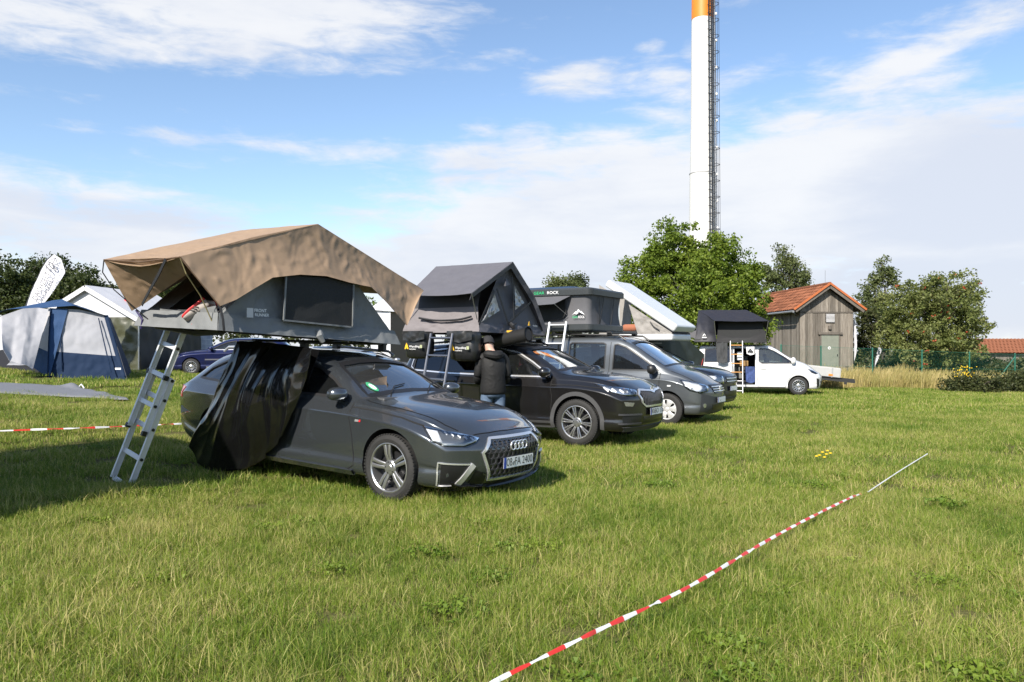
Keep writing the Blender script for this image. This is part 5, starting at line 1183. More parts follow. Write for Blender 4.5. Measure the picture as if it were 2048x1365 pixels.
# --- white wedge tent
def tent_wedge():
    t = thing('roof_tent', DU_O.to_tuple(), 'white wedge-shaped hard-shell roof tent sloping down above the blue-black SUV', 'roof tent', 'roof tents opened on the vehicles', TH4); M4 = WM[t.name]
    SW = mat('shell_white', (.56, .57, .58), .35, coat=.3); FB = mat('beige_canvas', (.26, .245, .23), .8, bump=.5, bscale=8, bdist=.02)
    x1, x0, y = -.42, -2.55, .66; zb = 1.76
    b = MB(); b.box(((x0 + x1) / 2, 0, zb + .07), (x1 - x0, 2 * y, .17)); bevel(b.build('base_shell', SW, t), .05, 3)
    a = radians(33); ln = 2.25; R = Matrix.Rotation(a, 3, 'Y'); c = V((x1 + .05, 0, zb + .20)) + R @ V((-ln / 2, 0, .08)); b = MB(); b.box(c, (ln, 2 * y + .06, .20), R); bevel(b.build('lid', SW, t), .06, 3)
    hz = lambda x: zb + .17 + (x1 - x) * tan(a) * .97
    for sg in (-1, 1):
        P_ = [M4 @ V((x, sg * (y - .03), hz(x))) for x in (x1 - .02, -1.0, -1.6)]; Q_ = [M4 @ V((x, sg * (y - .03), zb + .14)) for x in (x1 - .02, -.95, -1.35)]
        cloth('tent_wall', P_, Q_, 36, 18, FB, t, 0, .03, 3.5, .004, 70 + sg)
        P_ = [M4 @ V((x, sg * (y - .05), hz(x))) for x in (-2.1, x0 + .1)]; Q_ = [M4 @ V((x, sg * (y - .05), zb + .14)) for x in (-2.1, x0 + .1)]
        cloth('tent_wall', P_, Q_, 8, 10, FB, t, 0, .02, 3, .004, 74 + sg)
    b = MB(); b.box((-1.7, 0, zb + .2), (1.4, 1.1, .12)); bevel(b.build('mattress', DARK, t), .04)
    b = MB(); b.box((-1.62, -.42, zb + .32), (.42, .34, .18)); bevel(b.build('pillow', mat('pillow_rust', (.30, .11, .06), .9), t), .08, 3)
    b = MB(); b.tube([(-.75, -y - .01, 2.0), (-.9, -y - .03, 2.1), (-1.0, -y - .01, 2.22)], .012, 6); b.build('strap', STRAP, t, True)
tent_wedge()
def tarp():
    TP = mat('dark_green_tarp', (.022, .030, .020), .6, bump=.5, bscale=3, bdist=.03)
    t = thing('tarpaulin', gat(1370, 22.5).to_tuple(), 'dark green tarpaulin wall stretched from the white wedge tent towards the white van', 'tarpaulin')
    ridge = [P(1290, 690, 21.2), P(1340, 650, 21.6), P(1372, 676, 22.4), P(1408, 709, 23.4)]
    def g(px, Y): q = gat(px, Y); return q
    cloth('tarp_wall', ridge, [g(1290, 21.1), g(1340, 21.5), g(1372, 22.3), g(1404, 23.3)], 30, 20, TP, t, 0, .03, 1.2, .006, 80)
    b = MB(); b.tube([ridge[3], g(1385, 22.6)], .006, 5); b.build('guy_line', mat('red_cord', (.55, .03, .03), .6), t, True, True)
tarp()
# --- black folding tent on the white van
def tent_van():
    t = thing('roof_tent', (V_O - V((0, 0, .12))).to_tuple(), 'black folding roof tent with a dark open front, on the white van by the barn', 'roof tent', 'roof tents opened on the vehicles', TH5); M5 = WM[t.name]
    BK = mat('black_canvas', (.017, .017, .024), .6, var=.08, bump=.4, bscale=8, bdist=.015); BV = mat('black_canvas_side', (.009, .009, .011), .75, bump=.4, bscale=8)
    W_ = lambda *p: M5 @ V(p)
    zb = 2.10
    b = MB(); b.prism([(-3.78, -1.12, zb), (-1.15, -1.12, zb), (-1.15, .45, zb), (-3.78, .45, zb)], (0, 0, .12)); b.build('base_board', BOARD, t)
    r0, r1 = (-3.66, -.40, 3.36), (-1.85, -.40, 3.34)
    cloth('flysheet', [W_(*r0), W_(*r1)], [W_(-3.05, -1.42, 2.90), W_(-1.08, -1.36, 2.88)], 30, 16, BK, t, .02, .03, 1.8, .006, 90)
    cloth('flysheet', [W_(*r1), W_(*r0)], [W_(-1.1, .5, 2.4), W_(-3.78, .5, 2.4)], 20, 12, BK, t, .02, .02, 1.8, .006, 91)
    cloth('flysheet', [W_(-1.85, -.40, 3.34), W_(-1.85, -.35, 3.34)], [W_(-1.08, -1.36, 2.88), W_(-1.02, .4, 2.5)], 12, 12, BK, t, 0, .01, 2, .006, 92)
    cloth('tent_wall', [W_(*r0), W_(-3.05, -1.38, 2.91)], [W_(-3.78, -1.14, zb + .02), W_(-2.98, -1.16, zb + .02)], 16, 16, BK, t, 0, .03, 2.2, .006, 93)
    cloth('tent_wall', [W_(-3.66, -.4, 3.34), W_(-3.70, .45, 2.5)], [W_(-3.80, -1.1, zb), W_(-3.80, .45, zb)], 12, 12, BK, t, 0, .02, 2, .006, 94)
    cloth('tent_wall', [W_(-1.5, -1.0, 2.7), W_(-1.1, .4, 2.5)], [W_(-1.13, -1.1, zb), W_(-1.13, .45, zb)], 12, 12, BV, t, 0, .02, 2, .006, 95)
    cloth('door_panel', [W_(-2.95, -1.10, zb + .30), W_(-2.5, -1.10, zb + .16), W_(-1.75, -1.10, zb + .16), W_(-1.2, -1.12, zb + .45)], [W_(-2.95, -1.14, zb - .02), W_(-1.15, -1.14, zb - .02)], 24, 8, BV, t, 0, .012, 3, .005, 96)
    cloth('mesh_door', [W_(-2.9, -.95, 2.95), W_(-1.3, -.95, 2.92)], [W_(-2.95, -1.06, zb + .1), W_(-1.2, -1.06, zb + .1)], 8, 8, MESHB, t, 0, 0, 3, .004, 97)
    # small side awning at the rear end
    cloth('side_awning', [W_(-3.70, -.95, 2.55), W_(-3.72, .3, 2.62)], [W_(-4.35, -.95, 2.42), W_(-4.35, .3, 2.42)], 10, 8, BK, t, 0, .01, 3, .005, 98)
    cloth('side_awning', [W_(-3.72, -.98, 2.55), W_(-4.35, -.97, 2.42)], [W_(-3.76, -1.1, 2.2), W_(-3.8, -1.08, 2.25)], 8, 8, BK, t, 0, .01, 3, .005, 99)
    for a, c in (((-3.05, -1.42, 2.90), (-2.98, -1.14, zb + .05)), ((-1.10, -1.36, 2.88), (-1.20, -1.12, zb + .1)), ((-4.33, -.95, 2.42), (-3.8, -1.0, 2.15))):
        b = MB(); b.tube([a, c], .012, 6); b.build('awning_pole', POLE, t, True)
    c = W_(-3.42, -1.22, 2.33); b = MB(); q = c; u_ = U5
    b.prism([q - u_ * .07, q - u_ * .02 + V((0, 0, .02)), q + V((0, 0, .10)), q + u_ * .07, q + V((0, 0, .05))], tuple(N5 * .008)); b.box(q - V((0, 0, .05)), (.17, .01, .03), Matrix((U5, -N5, V((0, 0, 1)))).transposed()); b.build('print', WHITEINK, t, world=True)
tent_van()
M5 = Matrix.Translation(V_O) @ Matrix.Rotation(TH5, 4, 'Z'); ORG = mat('orange_step', (.55, .25, .05), .6); TUBE = mat('grey_tube', (.30, .30, .31), .4, .5)
ladder_rails('ladder', 'telescopic ladder with orange steps in front of the white van\'s open door', (M5 @ V((-2.46, -1.20, 2.02)), M5 @ V((-2.02, -1.20, 2.02))), (M5 @ V((-2.46, -1.75, .0)), M5 @ V((-2.02, -1.75, .0))), (.08, .25, .42, .58, .74, .92), TUBE, [ORG, ORG, ORG, ORG, TUBE, TUBE], .042, None, False, True)
def hung(name, label, cat, x, w, z1, z0, m, y=-1.12, seed=0):
    t = thing(name, (M5 @ V((x, y, z0))).to_tuple(), label, cat)
    o = cloth(name + '_cloth', [M5 @ V((x - w / 2, y, z1)), M5 @ V((x + w / 2, y, z1))], [M5 @ V((x - w * .42, y - .02, z0 + .06)), M5 @ V((x, y - .03, z0)), M5 @ V((x + w * .5, y - .02, z0 + .04))], 24, 20, m, t, 0, .06, 3.2, .02, seed, .5, .3)
    return t
hung('jacket', 'dark grey jacket hanging from the black tent over the side window of the white van', 'jacket', -2.78, .42, 1.99, 1.18, mat('jacket_grey', (.04, .042, .045), .85), seed=5)
tb = hung('tote_bag', 'white bag with a black mountain print, hung beside the ladder in the white van\'s doorway', 'bag', -1.74, .30, 1.80, 1.48, mat('tote_white', (.62, .62, .63), .8), seed=6)
b = MB(); c = M5 @ V((-1.74, -1.185, 1.60)); b.prism([c - U5 * .12, c - U5 * .08, c + V((0, 0, .07)), c + U5 * .08, c + U5 * .12, c + V((0, 0, .14))], tuple(N5 * .006)); b.prism([c - U5 * .10 - V((0, 0, .02)), c + V((0, 0, .05)), c + U5 * .10 - V((0, 0, .02))], tuple(N5 * .006)); b.build('print', INK, tb, world=True)
hung('blanket', 'blue blanket lying in the open side door of the white van', 'blanket', -1.74, .36, 1.05, .42, mat('blanket_blue', (.035, .06, .17), .9, var=.4, vscale=14), -.86, 8)
# ------------------------------------------------------------ trees and shrubs
import numpy as np
def leaf_mat(name, c1, c2, c3, tr=.32):
    if name in MATS: return MATS[name]
    m = bpy.data.materials.new(name); m.use_nodes = True; nt = m.node_tree; N = nt.nodes.new; L = nt.links.new
    b = nt.nodes['Principled BSDF']; b.inputs['Roughness'].default_value = .55; b.inputs['Specular IOR Level'].default_value = .35
    at = N('ShaderNodeAttribute'); at.attribute_name = 'tint'; cr = N('ShaderNodeValToRGB'); e = cr.color_ramp.elements
    e[0].color = (*c1, 1); e[1].color = (*c3, 1); k = e.new(.5); k.color = (*c2, 1); L(at.outputs['Fac'], cr.inputs[0]); L(cr.outputs[0], b.inputs['Base Color'])
    tn = N('ShaderNodeBsdfTranslucent'); hs = N('ShaderNodeHueSaturation'); hs.inputs['Value'].default_value = 1.35; L(cr.outputs[0], hs.inputs['Color']); L(hs.outputs[0], tn.inputs[0])
    ms = N('ShaderNodeMixShader'); ms.inputs[0].default_value = tr; L(b.outputs[0], ms.inputs[1]); L(tn.outputs[0], ms.inputs[2]); L(ms.outputs[0], nt.nodes['Material Output'].inputs[0])
    MATS[name] = m; return m
BARK = mat('bark', (.055, .045, .035), .9, var=.35, vscale=14, bump=.8, bscale=25, bdist=.02)
def leaves(name, centers, radii, per, size, m, parent, seed=0, up=.35, tints=None, flat=.8):
    rng = np.random.default_rng(seed); n = len(centers) * per; C = np.repeat(np.array([tuple(c) for c in centers]), per, 0); Rr = np.repeat(np.array(radii), per)
    d = rng.normal(size=(n, 3)); d /= np.linalg.norm(d, axis=1)[:, None]; r = rng.random(n) ** .45
    p = C + d * (r * Rr)[:, None] * np.array([1, 1, flat]); nn = rng.normal(size=(n, 3)) * .75 + d * .45; nn[:, 2] += up; nn /= np.linalg.norm(nn, axis=1)[:, None]
    t = rng.normal(size=(n, 3)); t -= nn * (t * nn).sum(1)[:, None]; t /= np.linalg.norm(t, axis=1)[:, None]; b = np.cross(nn, t); s = size * rng.uniform(.6, 1.35, n)[:, None]
    v = np.empty((n, 4, 3)); v[:, 0] = p - t * s * .5; v[:, 1] = p + b * s * .36 - nn * s * .1 - t * s * .05; v[:, 2] = p + t * s * .55; v[:, 3] = p - b * s * .36 - nn * s * .1 - t * s * .05
    me = bpy.data.meshes.new(name); me.vertices.add(n * 4); me.vertices.foreach_set('co', v.reshape(-1)); me.loops.add(n * 4); me.loops.foreach_set('vertex_index', np.arange(n * 4, dtype=np.int32))
    me.polygons.add(n); me.polygons.foreach_set('loop_start', np.arange(0, n * 4, 4, dtype=np.int32)); me.update()
    ti = np.repeat(rng.random(len(centers)) if tints is None else np.array(tints), per) * .55 + rng.random(n) * .45
    a = me.attributes.new('tint', 'FLOAT', 'POINT'); a.data.foreach_set('value', np.repeat(ti, 4).astype(np.float32)); me.materials.append(m)
    return link(name, me, parent)
def limb(b, a, c, r0, r1, bend=.12, n=5):
    a, c = V(a), V(c); pts = [a.lerp(c, i / n) + V((random.uniform(-1, 1), random.uniform(-1, 1), random.uniform(-.3, .6))) * (c - a).length * bend * sin(pi * i / n) * .6 for i in range(n + 1)]
    b.tube(pts, [r0 + (r1 - r0) * i / n for i in range(n + 1)], 7, cap=False); return pts
def tree(name, label, base, blobs, nc, cr, per, size, m, group=None, trunk=.16, cat='tree', seed=0, shell=.55, low=.3, limbs=26, stems=1, flat=.8, berries=None):
    """blobs: (dx, dy, z, rx, ry, rz) round the base"""
    random.seed(seed + 100); base = V(base); t = thing(name, base.to_tuple(), label, cat, group)
    vol = [b[3] * b[4] * b[5] for b in blobs]; cs = []; rs = []; tin = []
    for b, q in zip(blobs, vol):
        for _ in range(max(3, int(nc * (q ** .72) / sum(x ** .72 for x in vol)))):
            d = V((random.gauss(0, 1), random.gauss(0, 1), random.gauss(0, 1))).normalized(); k = shell + (1 - shell) * random.random() if random.random() < .8 else random.random()
            k *= 1 + .16 * noise.noise(d * 2.5 + V((seed, b[2], 0))) * 2
            c = V((b[0] + d.x * b[3] * k, b[1] + d.y * b[4] * k, b[2] + d.z * b[5] * k))
            if c.z < low: continue
            cs.append(c); rs.append(cr * random.uniform(.55, 1.25)); tin.append(min(1, max(0, .5 + .45 * noise.noise(c * .9) + random.uniform(-.25, .25))))
    leaves('crown', cs, rs, per, size, m, t, seed, tints=tin, flat=flat)
    b = MB(); top = max(q[2] + q[5] * .5 for q in blobs); cx = sum(q[0] * v for q, v in zip(blobs, vol)) / sum(vol); cy = sum(q[1] * v for q, v in zip(blobs, vol)) / sum(vol)
    for s in range(stems):
        o = V((random.uniform(-1, 1), random.uniform(-1, 1), 0)) * .25 * (stems > 1)
        pts = limb(b, o + V((0, 0, -.15)), (cx + o.x * 3, cy, top), trunk, trunk * .22, .06, 8)
        for c in random.sample(cs, min(limbs // stems, len(cs))):
            k = max(1, min(7, int(8 * (.15 + .75 * (c.z - .3) / max(.5, top)) - 1))); limb(b, pts[k], c, trunk * (.42 - .035 * k), .012, .15, 4)
    b.build('trunk', BARK, t, True)
    if berries:
        bb = MB()
        for c in random.sample([c for c in cs if c.y < cy], min(berries, len(cs))):
            d = (c - V((cx, cy, c.z))); d = d.normalized() * (cr * .35) if d.length > .1 else V()
            for _ in range(4): bb.box(c + d + V((random.uniform(-.1, .1), random.uniform(-.1, .1), random.uniform(-.06, .06))), (.06, .06, .05), Matrix.Rotation(random.random() * 3, 3, 'X') @ Matrix.Rotation(random.random() * 3, 3, 'Z'))
        bb.build('berries', mat('berry_red', (.32, .05, .018), .5), t)
    return t
MAPLE = leaf_mat('maple_leaf', (.062, .108, .011), (.130, .188, .020), (.225, .27, .036), .40)
ROWAN = leaf_mat('rowan_leaf', (.075, .105, .024), (.155, .180, .05), (.28, .285, .12), .40)
POPL = leaf_mat('poplar_leaf', (.060, .085, .026), (.110, .135, .045), (.18, .195, .075), .38)
DARKL = leaf_mat('oak_leaf', (.020, .032, .008), (.042, .060, .013), (.080, .098, .024))
SHRUB = leaf_mat('shrub_leaf', (.030, .042, .012), (.055, .066, .020), (.105, .105, .040))
YOUNG = leaf_mat('young_leaf', (.050, .085, .012), (.095, .145, .022), (.16, .20, .045))
def pxblob(px, py, rx, ry, Y, base, deep=1.0):
    s = FP / Y; c = P(px, py, Y); return (c.x - base.x, c.y - base.y + 0, c.z - base.z, rx / s, rx / s * deep, ry / s)
def pxtree(name, label, px, Y, bl, *a, **k):
    b = gat(px, Y); return tree(name, label, b, [pxblob(*q, Y, b, q_[0] if (q_ := k.get('deep', (1,))) else 1) for q in bl], *a, **{x: y for x, y in k.items() if x != 'deep'})
pxtree('maple_tree', 'large bright green maple tree beside the barn, in front of the white chimney', 1385, 40,
    [(1378, 598, 112, 92), (1347, 500, 48, 58), (1440, 528, 52, 58), (1282, 565, 50, 60), (1488, 590, 46, 62), (1400, 660, 128, 44), (1275, 640, 36, 46), (1310, 520, 34, 34), (1505, 545, 26, 26), (1520, 640, 24, 50), (1400, 535, 46, 50)],
    900, .48, 84, .14, MAPLE, trunk=.2, seed=1, limbs=46, low=.9)
pxtree('rowan_tree', 'round rowan tree with red berries behind the green wire fence', 1868, 43,
    [(1868, 640, 100, 88), (1900, 590, 62, 46), (1825, 605, 60, 52), (1922, 650, 54, 66), (1806, 668, 44, 54), (1862, 700, 96, 40)],
    560, .42, 74, .125, ROWAN, trunk=.14, seed=2, limbs=40, low=.5, stems=3, berries=34)
pxtree('poplar_tree', 'tall sparse poplar tree rising behind the tiled barn roof', 1585, 62, [(1572, 535, 30, 48), (1600, 560, 26, 40), (1545, 560, 26, 36), (1578, 600, 50, 34)], 170, .55, 60, .17, POPL, trunk=.16, seed=3, shell=.3, limbs=34)
pxtree('poplar_tree', 'thin young poplar tree between the barn and the rowan tree', 1768, 55, [(1768, 545, 20, 34), (1752, 570, 20, 30), (1785, 560, 16, 26), (1742, 600, 26, 40), (1770, 640, 40, 50)], 130, .48, 60, .155, POPL, trunk=.11, seed=4, shell=.3, limbs=26)
pxtree('shrub', 'brownish loose shrub between the barn and the rowan tree', 1742, 48, [(1738, 660, 30, 52), (1768, 680, 30, 40), (1725, 700, 24, 40)], 130, .45, 34, .16, SHRUB, trunk=.06, seed=5, cat='bush', shell=.3, stems=4, limbs=40)
TL = 'tall dark green tree standing behind the tents at the left edge'
for i, (px, Y, bl, lab, mm) in enumerate((
    (20, 46, [(20, 570, 70, 62), (-30, 560, 60, 60), (40, 620, 90, 50)], 'dark broad tree at the far left edge, behind the blue family tent', DARKL),
    (108, 50, [(112, 552, 56, 54), (80, 580, 60, 50), (140, 590, 60, 52)], 'tallest dark tree at left, right behind the white beach flag', DARKL),
    (182, 48, [(180, 588, 50, 46), (205, 610, 46, 40), (150, 605, 40, 40)], 'lower dark tree between the white beach flag and the tan tent', DARKL),
    (285, 52, [(270, 605, 70, 46), (330, 600, 60, 50)], 'dark tree seen through the gap under the tan awning', DARKL),
    (395, 55, [(395, 600, 60, 54), (440, 605, 50, 50)], 'light green tree glimpsed above the sneaker under the tan flysheet', YOUNG),
    (815, 34, [(800, 640, 46, 52), (832, 650, 40, 54), (765, 640, 50, 44)], 'green bush filling the gap between the tan tent and the dark grey tent', YOUNG),
    (1115, 62, [(1112, 580, 24, 25), (1135, 590, 30, 25)], 'small tree whose top shows above the lid of the box-shaped tent', POPL),
    (1152, 66, [(1150, 583, 14, 28)], 'thin dark conical tree top above the box-shaped tent, nearest the maple', DARKL))):
    pxtree('broadleaf_tree', lab, px, Y, bl, 190 if i < 5 else 120, .62 * Y / 48, 70, .165, mm, group='trees in the distance', trunk=.15, seed=10 + i, shell=.4, limbs=22, low=.2)
def bushy(lab, px, Y, bl, mm, nc, seed, size=.10, flowers=0):
    t = pxtree('bush', lab, px, Y, bl, nc, .30, 44, size, mm, trunk=.03, cat='bush', seed=seed, shell=.3, stems=5, limbs=40, low=.05)
    if flowers:
        b = MB(); random.seed(seed)
        for _ in range(flowers):
            c = P(1928 + random.gauss(0, 12), 742 + random.uniform(-10, 12), Y - .6) - V(t.location); b.box(c, (.028, .028, .028), Matrix.Rotation(random.random() * 3, 3, 'X'))
        b.build('flowers', mat('flower_yellow', (.75, .50, .02), .6), t)
bushy('dark olive bush with yellow flowers in front of the fence at right', 1940, 32.5, [(1925, 774, 40, 26), (1960, 772, 44, 27), (1905, 783, 24, 16)], SHRUB, 170, 31, .09, 40)
bushy('low green bush at the right edge beside the yellow flowering bush', 2025, 33, [(2015, 772, 40, 26), (2055, 768, 46, 30), (1990, 781, 34, 18)], SHRUB, 190, 32, .10)
for i, (px, Y, w, h, lab) in enumerate(((1800, 46, 60, 26, 'dark shrub under the left side of the rowan tree'), (1905, 46, 60, 26, 'dark shrub under the right side of the rowan tree'), (1985, 45, 40, 24, 'grey-green shrub in front of the tiled outbuilding'), (2055, 47, 50, 26, 'grey-green shrub at the right edge behind the fence'))):
    pxtree('bush', lab, px, Y, [(px, 738, w, h * .75)], 110, .42, 40, .15, SHRUB, trunk=.03, cat='bush', seed=40 + i, shell=.3, stems=4, limbs=24, low=.05)
# ------------------------------------------------------------ barn, outbuilding, chimney
def wood(name, c1, c2):
    m = mat(name, c1, .85, col2=c2, vscale=3.2, bump=.5, bscale=9, stretch=(9, 9, .55), bdist=.01, spec=.2)
    nt = m.node_tree; oi = nt.nodes.new('ShaderNodeObjectInfo'); hs = nt.nodes.new('ShaderNodeHueSaturation'); mr = nt.nodes.new('ShaderNodeMapRange'); mr.inputs[3].default_value = .62; mr.inputs[4].default_value = 1.3
    b = nt.nodes['Principled BSDF']; src = b.inputs['Base Color'].links[0].from_socket; nt.links.new(oi.outputs['Random'], mr.inputs[0]); nt.links.new(mr.outputs[0], hs.inputs['Value']); nt.links.new(src, hs.inputs['Color']); nt.links.new(hs.outputs[0], b.inputs['Base Color']); return m
PLANK = wood('weathered_planks', (.125, .107, .088), (.255, .23, .20)); TILE = wood('clay_tile', (.19, .070, .036), (.27, .110, .060)); BEAM = mat('grey_beam', (.12, .105, .09), .85, var=.3, vscale=6)
TIN = mat('zinc', (.30, .31, .32), .5, .6)
def tile_mesh(w, l):
    vs, fs = [], []; k = 6
    for j, (y, z) in enumerate(((0, .028), (l * 1.12, .0))):
        for i in range(k + 1): vs.append(V((-w / 2 + w * i / k, y, z + .020 * sin(2 * pi * i / k) + .01)))
    for i in range(k): fs.append([i, i + 1, k + 2 + i, k + 1 + i])
    n = len(vs); vs += [v - V((0, 0, .016)) for v in vs[:k + 1]]
    for i in range(k): fs.append([i + 1, i, n + i, n + i + 1])
    me = bpy.data.meshes.new('tile'); me.from_pydata([tuple(v) for v in vs], [], fs); me.materials.append(TILE); me.polygons.foreach_set('use_smooth', [i < k for i in range(len(fs))]); return me
def barn():
    o = V((16.45, 45.5, 0)); o.z = ground(o.x, o.y) - .05; t = thing('barn', o.to_tuple(), 'weathered grey plank barn with an orange tiled roof behind the white van', 'barn', None, radians(4)); Wd, Ln, ze, za = 3.12, 8.6, 4.20, 5.38
    M_ = WM[t.name]; z0 = .05
    b = MB(); b.box((Wd / 2, Ln / 2, 2.1), (Wd - .06, Ln - .06, 4.2)); b.prism([(.03, .03, 4.19), (Wd - .03, .03, 4.19), (Wd / 2, .03, za - .12)], (0, Ln - .06, 0)); b.build('wall_core', DARK, t)
    random.seed(3); n = 21; w = Wd / n
    for i in range(n):
        xc = w * (i + .5); d = random.uniform(-.006, .006); me = MB()
        def pl(c, s): q = MB(); q.box(c, s); return bevel(q.build('plank', PLANK, t), .004, 1)
        pl((xc, -.012 + d, (z0 + 3.86) / 2), (w - .006, .026, 3.86 - z0 + random.uniform(-.03, .03)))
        zt = 4.28 + (za - 4.28) * (1 - abs(xc - Wd / 2) / (Wd / 2)); q = MB(); sl = (za - 4.28) / (Wd / 2) * w / 2 * (1 if xc < Wd / 2 else -1)
        q.prism([(xc - w / 2 + .003, -.045 + d, 3.93), (xc + w / 2 - .003, -.045 + d, 3.93), (xc + w / 2 - .003, -.045 + d, zt + sl - .08), (xc - w / 2 + .003, -.045 + d, zt - sl - .08)], (0, .03, 0)); q.build('plank', PLANK, t)
    n = 57; w = Ln / n
    for i in range(n): 
        q = MB(); q.box((-.012 + random.uniform(-.006, .006), w * (i + .5), (z0 + 4.2) / 2), (.026, w - .006, 4.2 - z0)); bevel(q.build('plank', PLANK, t), .004, 1)
    b = MB(); b.box((Wd + .01, Ln / 2, 2.1), (.03, Ln, 4.2)); b.box((Wd / 2, Ln + .01, 2.1), (Wd, .03, 4.2)); b.build('rear_boarding', PLANK, t)
    b = MB(); b.box((Wd / 2, -.035, 3.895), (Wd + .06, .05, .05)); b.build('belt_board', BEAM, t)
    # door, lintel, vent, lamp
    dx0, dx1, dz = 1.24, 2.26, 2.62
    b = MB(); b.box(((dx0 + dx1) / 2, -.04, (dz + .3) / 2), (dx1 - dx0, .05, dz - .3)); d = bevel(b.build('door', mat('door_greygreen', (.19, .205, .17), .55, var=.10, vscale=5, bump=.1), t), .006)
    for x in (dx0 - .04, dx1 + .04): b = MB(); b.box((x, -.045, (dz + .3) / 2), (.07, .06, dz - .25)); b.build('door_frame', BEAM, t)
    b = MB(); b.box(((dx0 + dx1) / 2, -.07, dz + .07), (1.42, .12, .13)); b.build('lintel', BEAM, t)
    b = MB(); b.lathe([(.001, -.078), (.085, -.078), (.085, -.06)], 18, c=(1.70, 0, 1.86)); b.build('door_sign', WHITEINK, d, True); b = MB(); b.lathe([(.001, -.082), (.035, -.082), (.035, -.075)], 12, c=(1.71, 0, 1.85)); b.build('sign_mark', INK, d, True)
    b = MB(); b.box((2.17, -.085, 1.45), (.03, .05, .12)); b.build('door_handle', BLACK, d)
    b = MB(); b.box((1.75, -.05, 3.56), (.52, .05, .52)); v = b.build('vent', DARK, t)
    for k in range(7): b = MB(); b.box((1.75, -.085, 3.35 + .07 * k), (.50, .035, .035), Matrix.Rotation(-.5, 3, 'X')); b.build('vent_slat', mat('slat_grey', (.55, .55, .56), .6), v)
    b = MB(); b.box((1.72, -.09, 3.02), (.16, .1, .22)); bevel(b.build('wall_lamp', BEAM, t), .02)
    b = MB(); b.box((2.75, -.05, .80), (.18, .03, .05)); b.box((2.75, -.05, .60), (.20, .03, .14)); b.build('wall_box', BEAM, t)
    # roof
    ang = radians(35); sl = 2.07 / cos(ang); cxr = Wd / 2; zr = 5.47; L0, L1 = -.45, Ln + .3
    for sg in (-1, 1):
        b = MB(); R = Matrix.Rotation(sg * ang, 3, 'Y'); c = V((cxr + sg * 2.07 / 2, (L0 + L1) / 2, zr - 2.07 * tan(ang) / 2 - .05)); b.box(c, (sl, L1 - L0 - .06, .06), R); b.build('roof_deck', BEAM, t)
        for yy in (L0 + .03,):
            b = MB(); a = V((cxr, yy - .02, zr - .10)); e = V((cxr + sg * 2.02, yy - .02, zr - .10 - 2.02 * tan(ang))); b.bar(a, e, .03, .20, (0, -1, 0) if False else (0, 0, 1)); b.build('barge_board', BEAM, t)
    tw, tl = .30, .36; me = tile_mesh(tw, tl); nr = 7; ny = int((L1 - L0) / tw); E_ = V((cos(ang), 0, -sin(ang)))
    for sg in (-1, 1):
        up = V((-sg * cos(ang), 0, sin(ang))); nrm = V((sg * sin(ang), 0, cos(ang)))
        X = V((0, 1, 0)) * (1 if sg < 0 else -1); X = up.cross(nrm)
        bb = MB()
        for r in range(nr):
            for k in range(ny):
                p = V((cxr + sg * 2.09, L0 + tw * (k + .5), zr - 2.09 * tan(ang) + .01)) + up * (tl * r) + nrm * (.012 + random.uniform(0, .006))
                Mx = Matrix((X, up, nrm)).transposed().to_4x4(); Mx.translation = p
                if sg < 0: o2 = link('roof_tile', me, t); o2.matrix_basis = Mx @ Matrix.Rotation(random.uniform(-.012, .012), 4, 'Z')
                else: bb.add([Mx @ v.co for v in me.vertices], [list(f.vertices) for f in me.polygons])
        if sg > 0: kind_stuff(bb.build('roof_tiles', TILE, t, True))
    bb = MB()
    for k in range(26): y = L0 + .36 * k; bb.tube([(cxr, y, zr + .03), (cxr, y + .40, zr + .045)], [.11, .095], 10)
    kind_stuff(bb.build('ridge_tiles', TILE, t, True))
    VERG = mat('verge_orange', (.40, .115, .035), .6, var=.15)
    for sg in (-1, 1): b = MB(); b.bar((cxr, L0 - .03, zr + .05), (cxr + sg * 2.12, L0 - .03, zr + .05 - 2.12 * tan(ang)), .09, .11); b.build('verge_tiles', VERG, t)
    b = MB(); b.tube([(cxr - 2.14, L0, zr - 2.14 * tan(ang) - .05), (cxr - 2.14, L1, zr - 2.14 * tan(ang) - .02)], .065, 10); b.tube([(cxr - 2.10, L0 + .3, zr - 2.14 * tan(ang) - .08), (cxr - 1.9, L0 + .4, 3.85), (-.06, .55, 3.72)], .035, 8); b.build('gutter', TIN, t, True)
    b = MB(); b.tube([(cxr, L0 + .6, zr + .05), (cxr, L0 + .6, zr + .85)], .012, 5); b.build('lightning_rod', TIN, t, True)
barn()
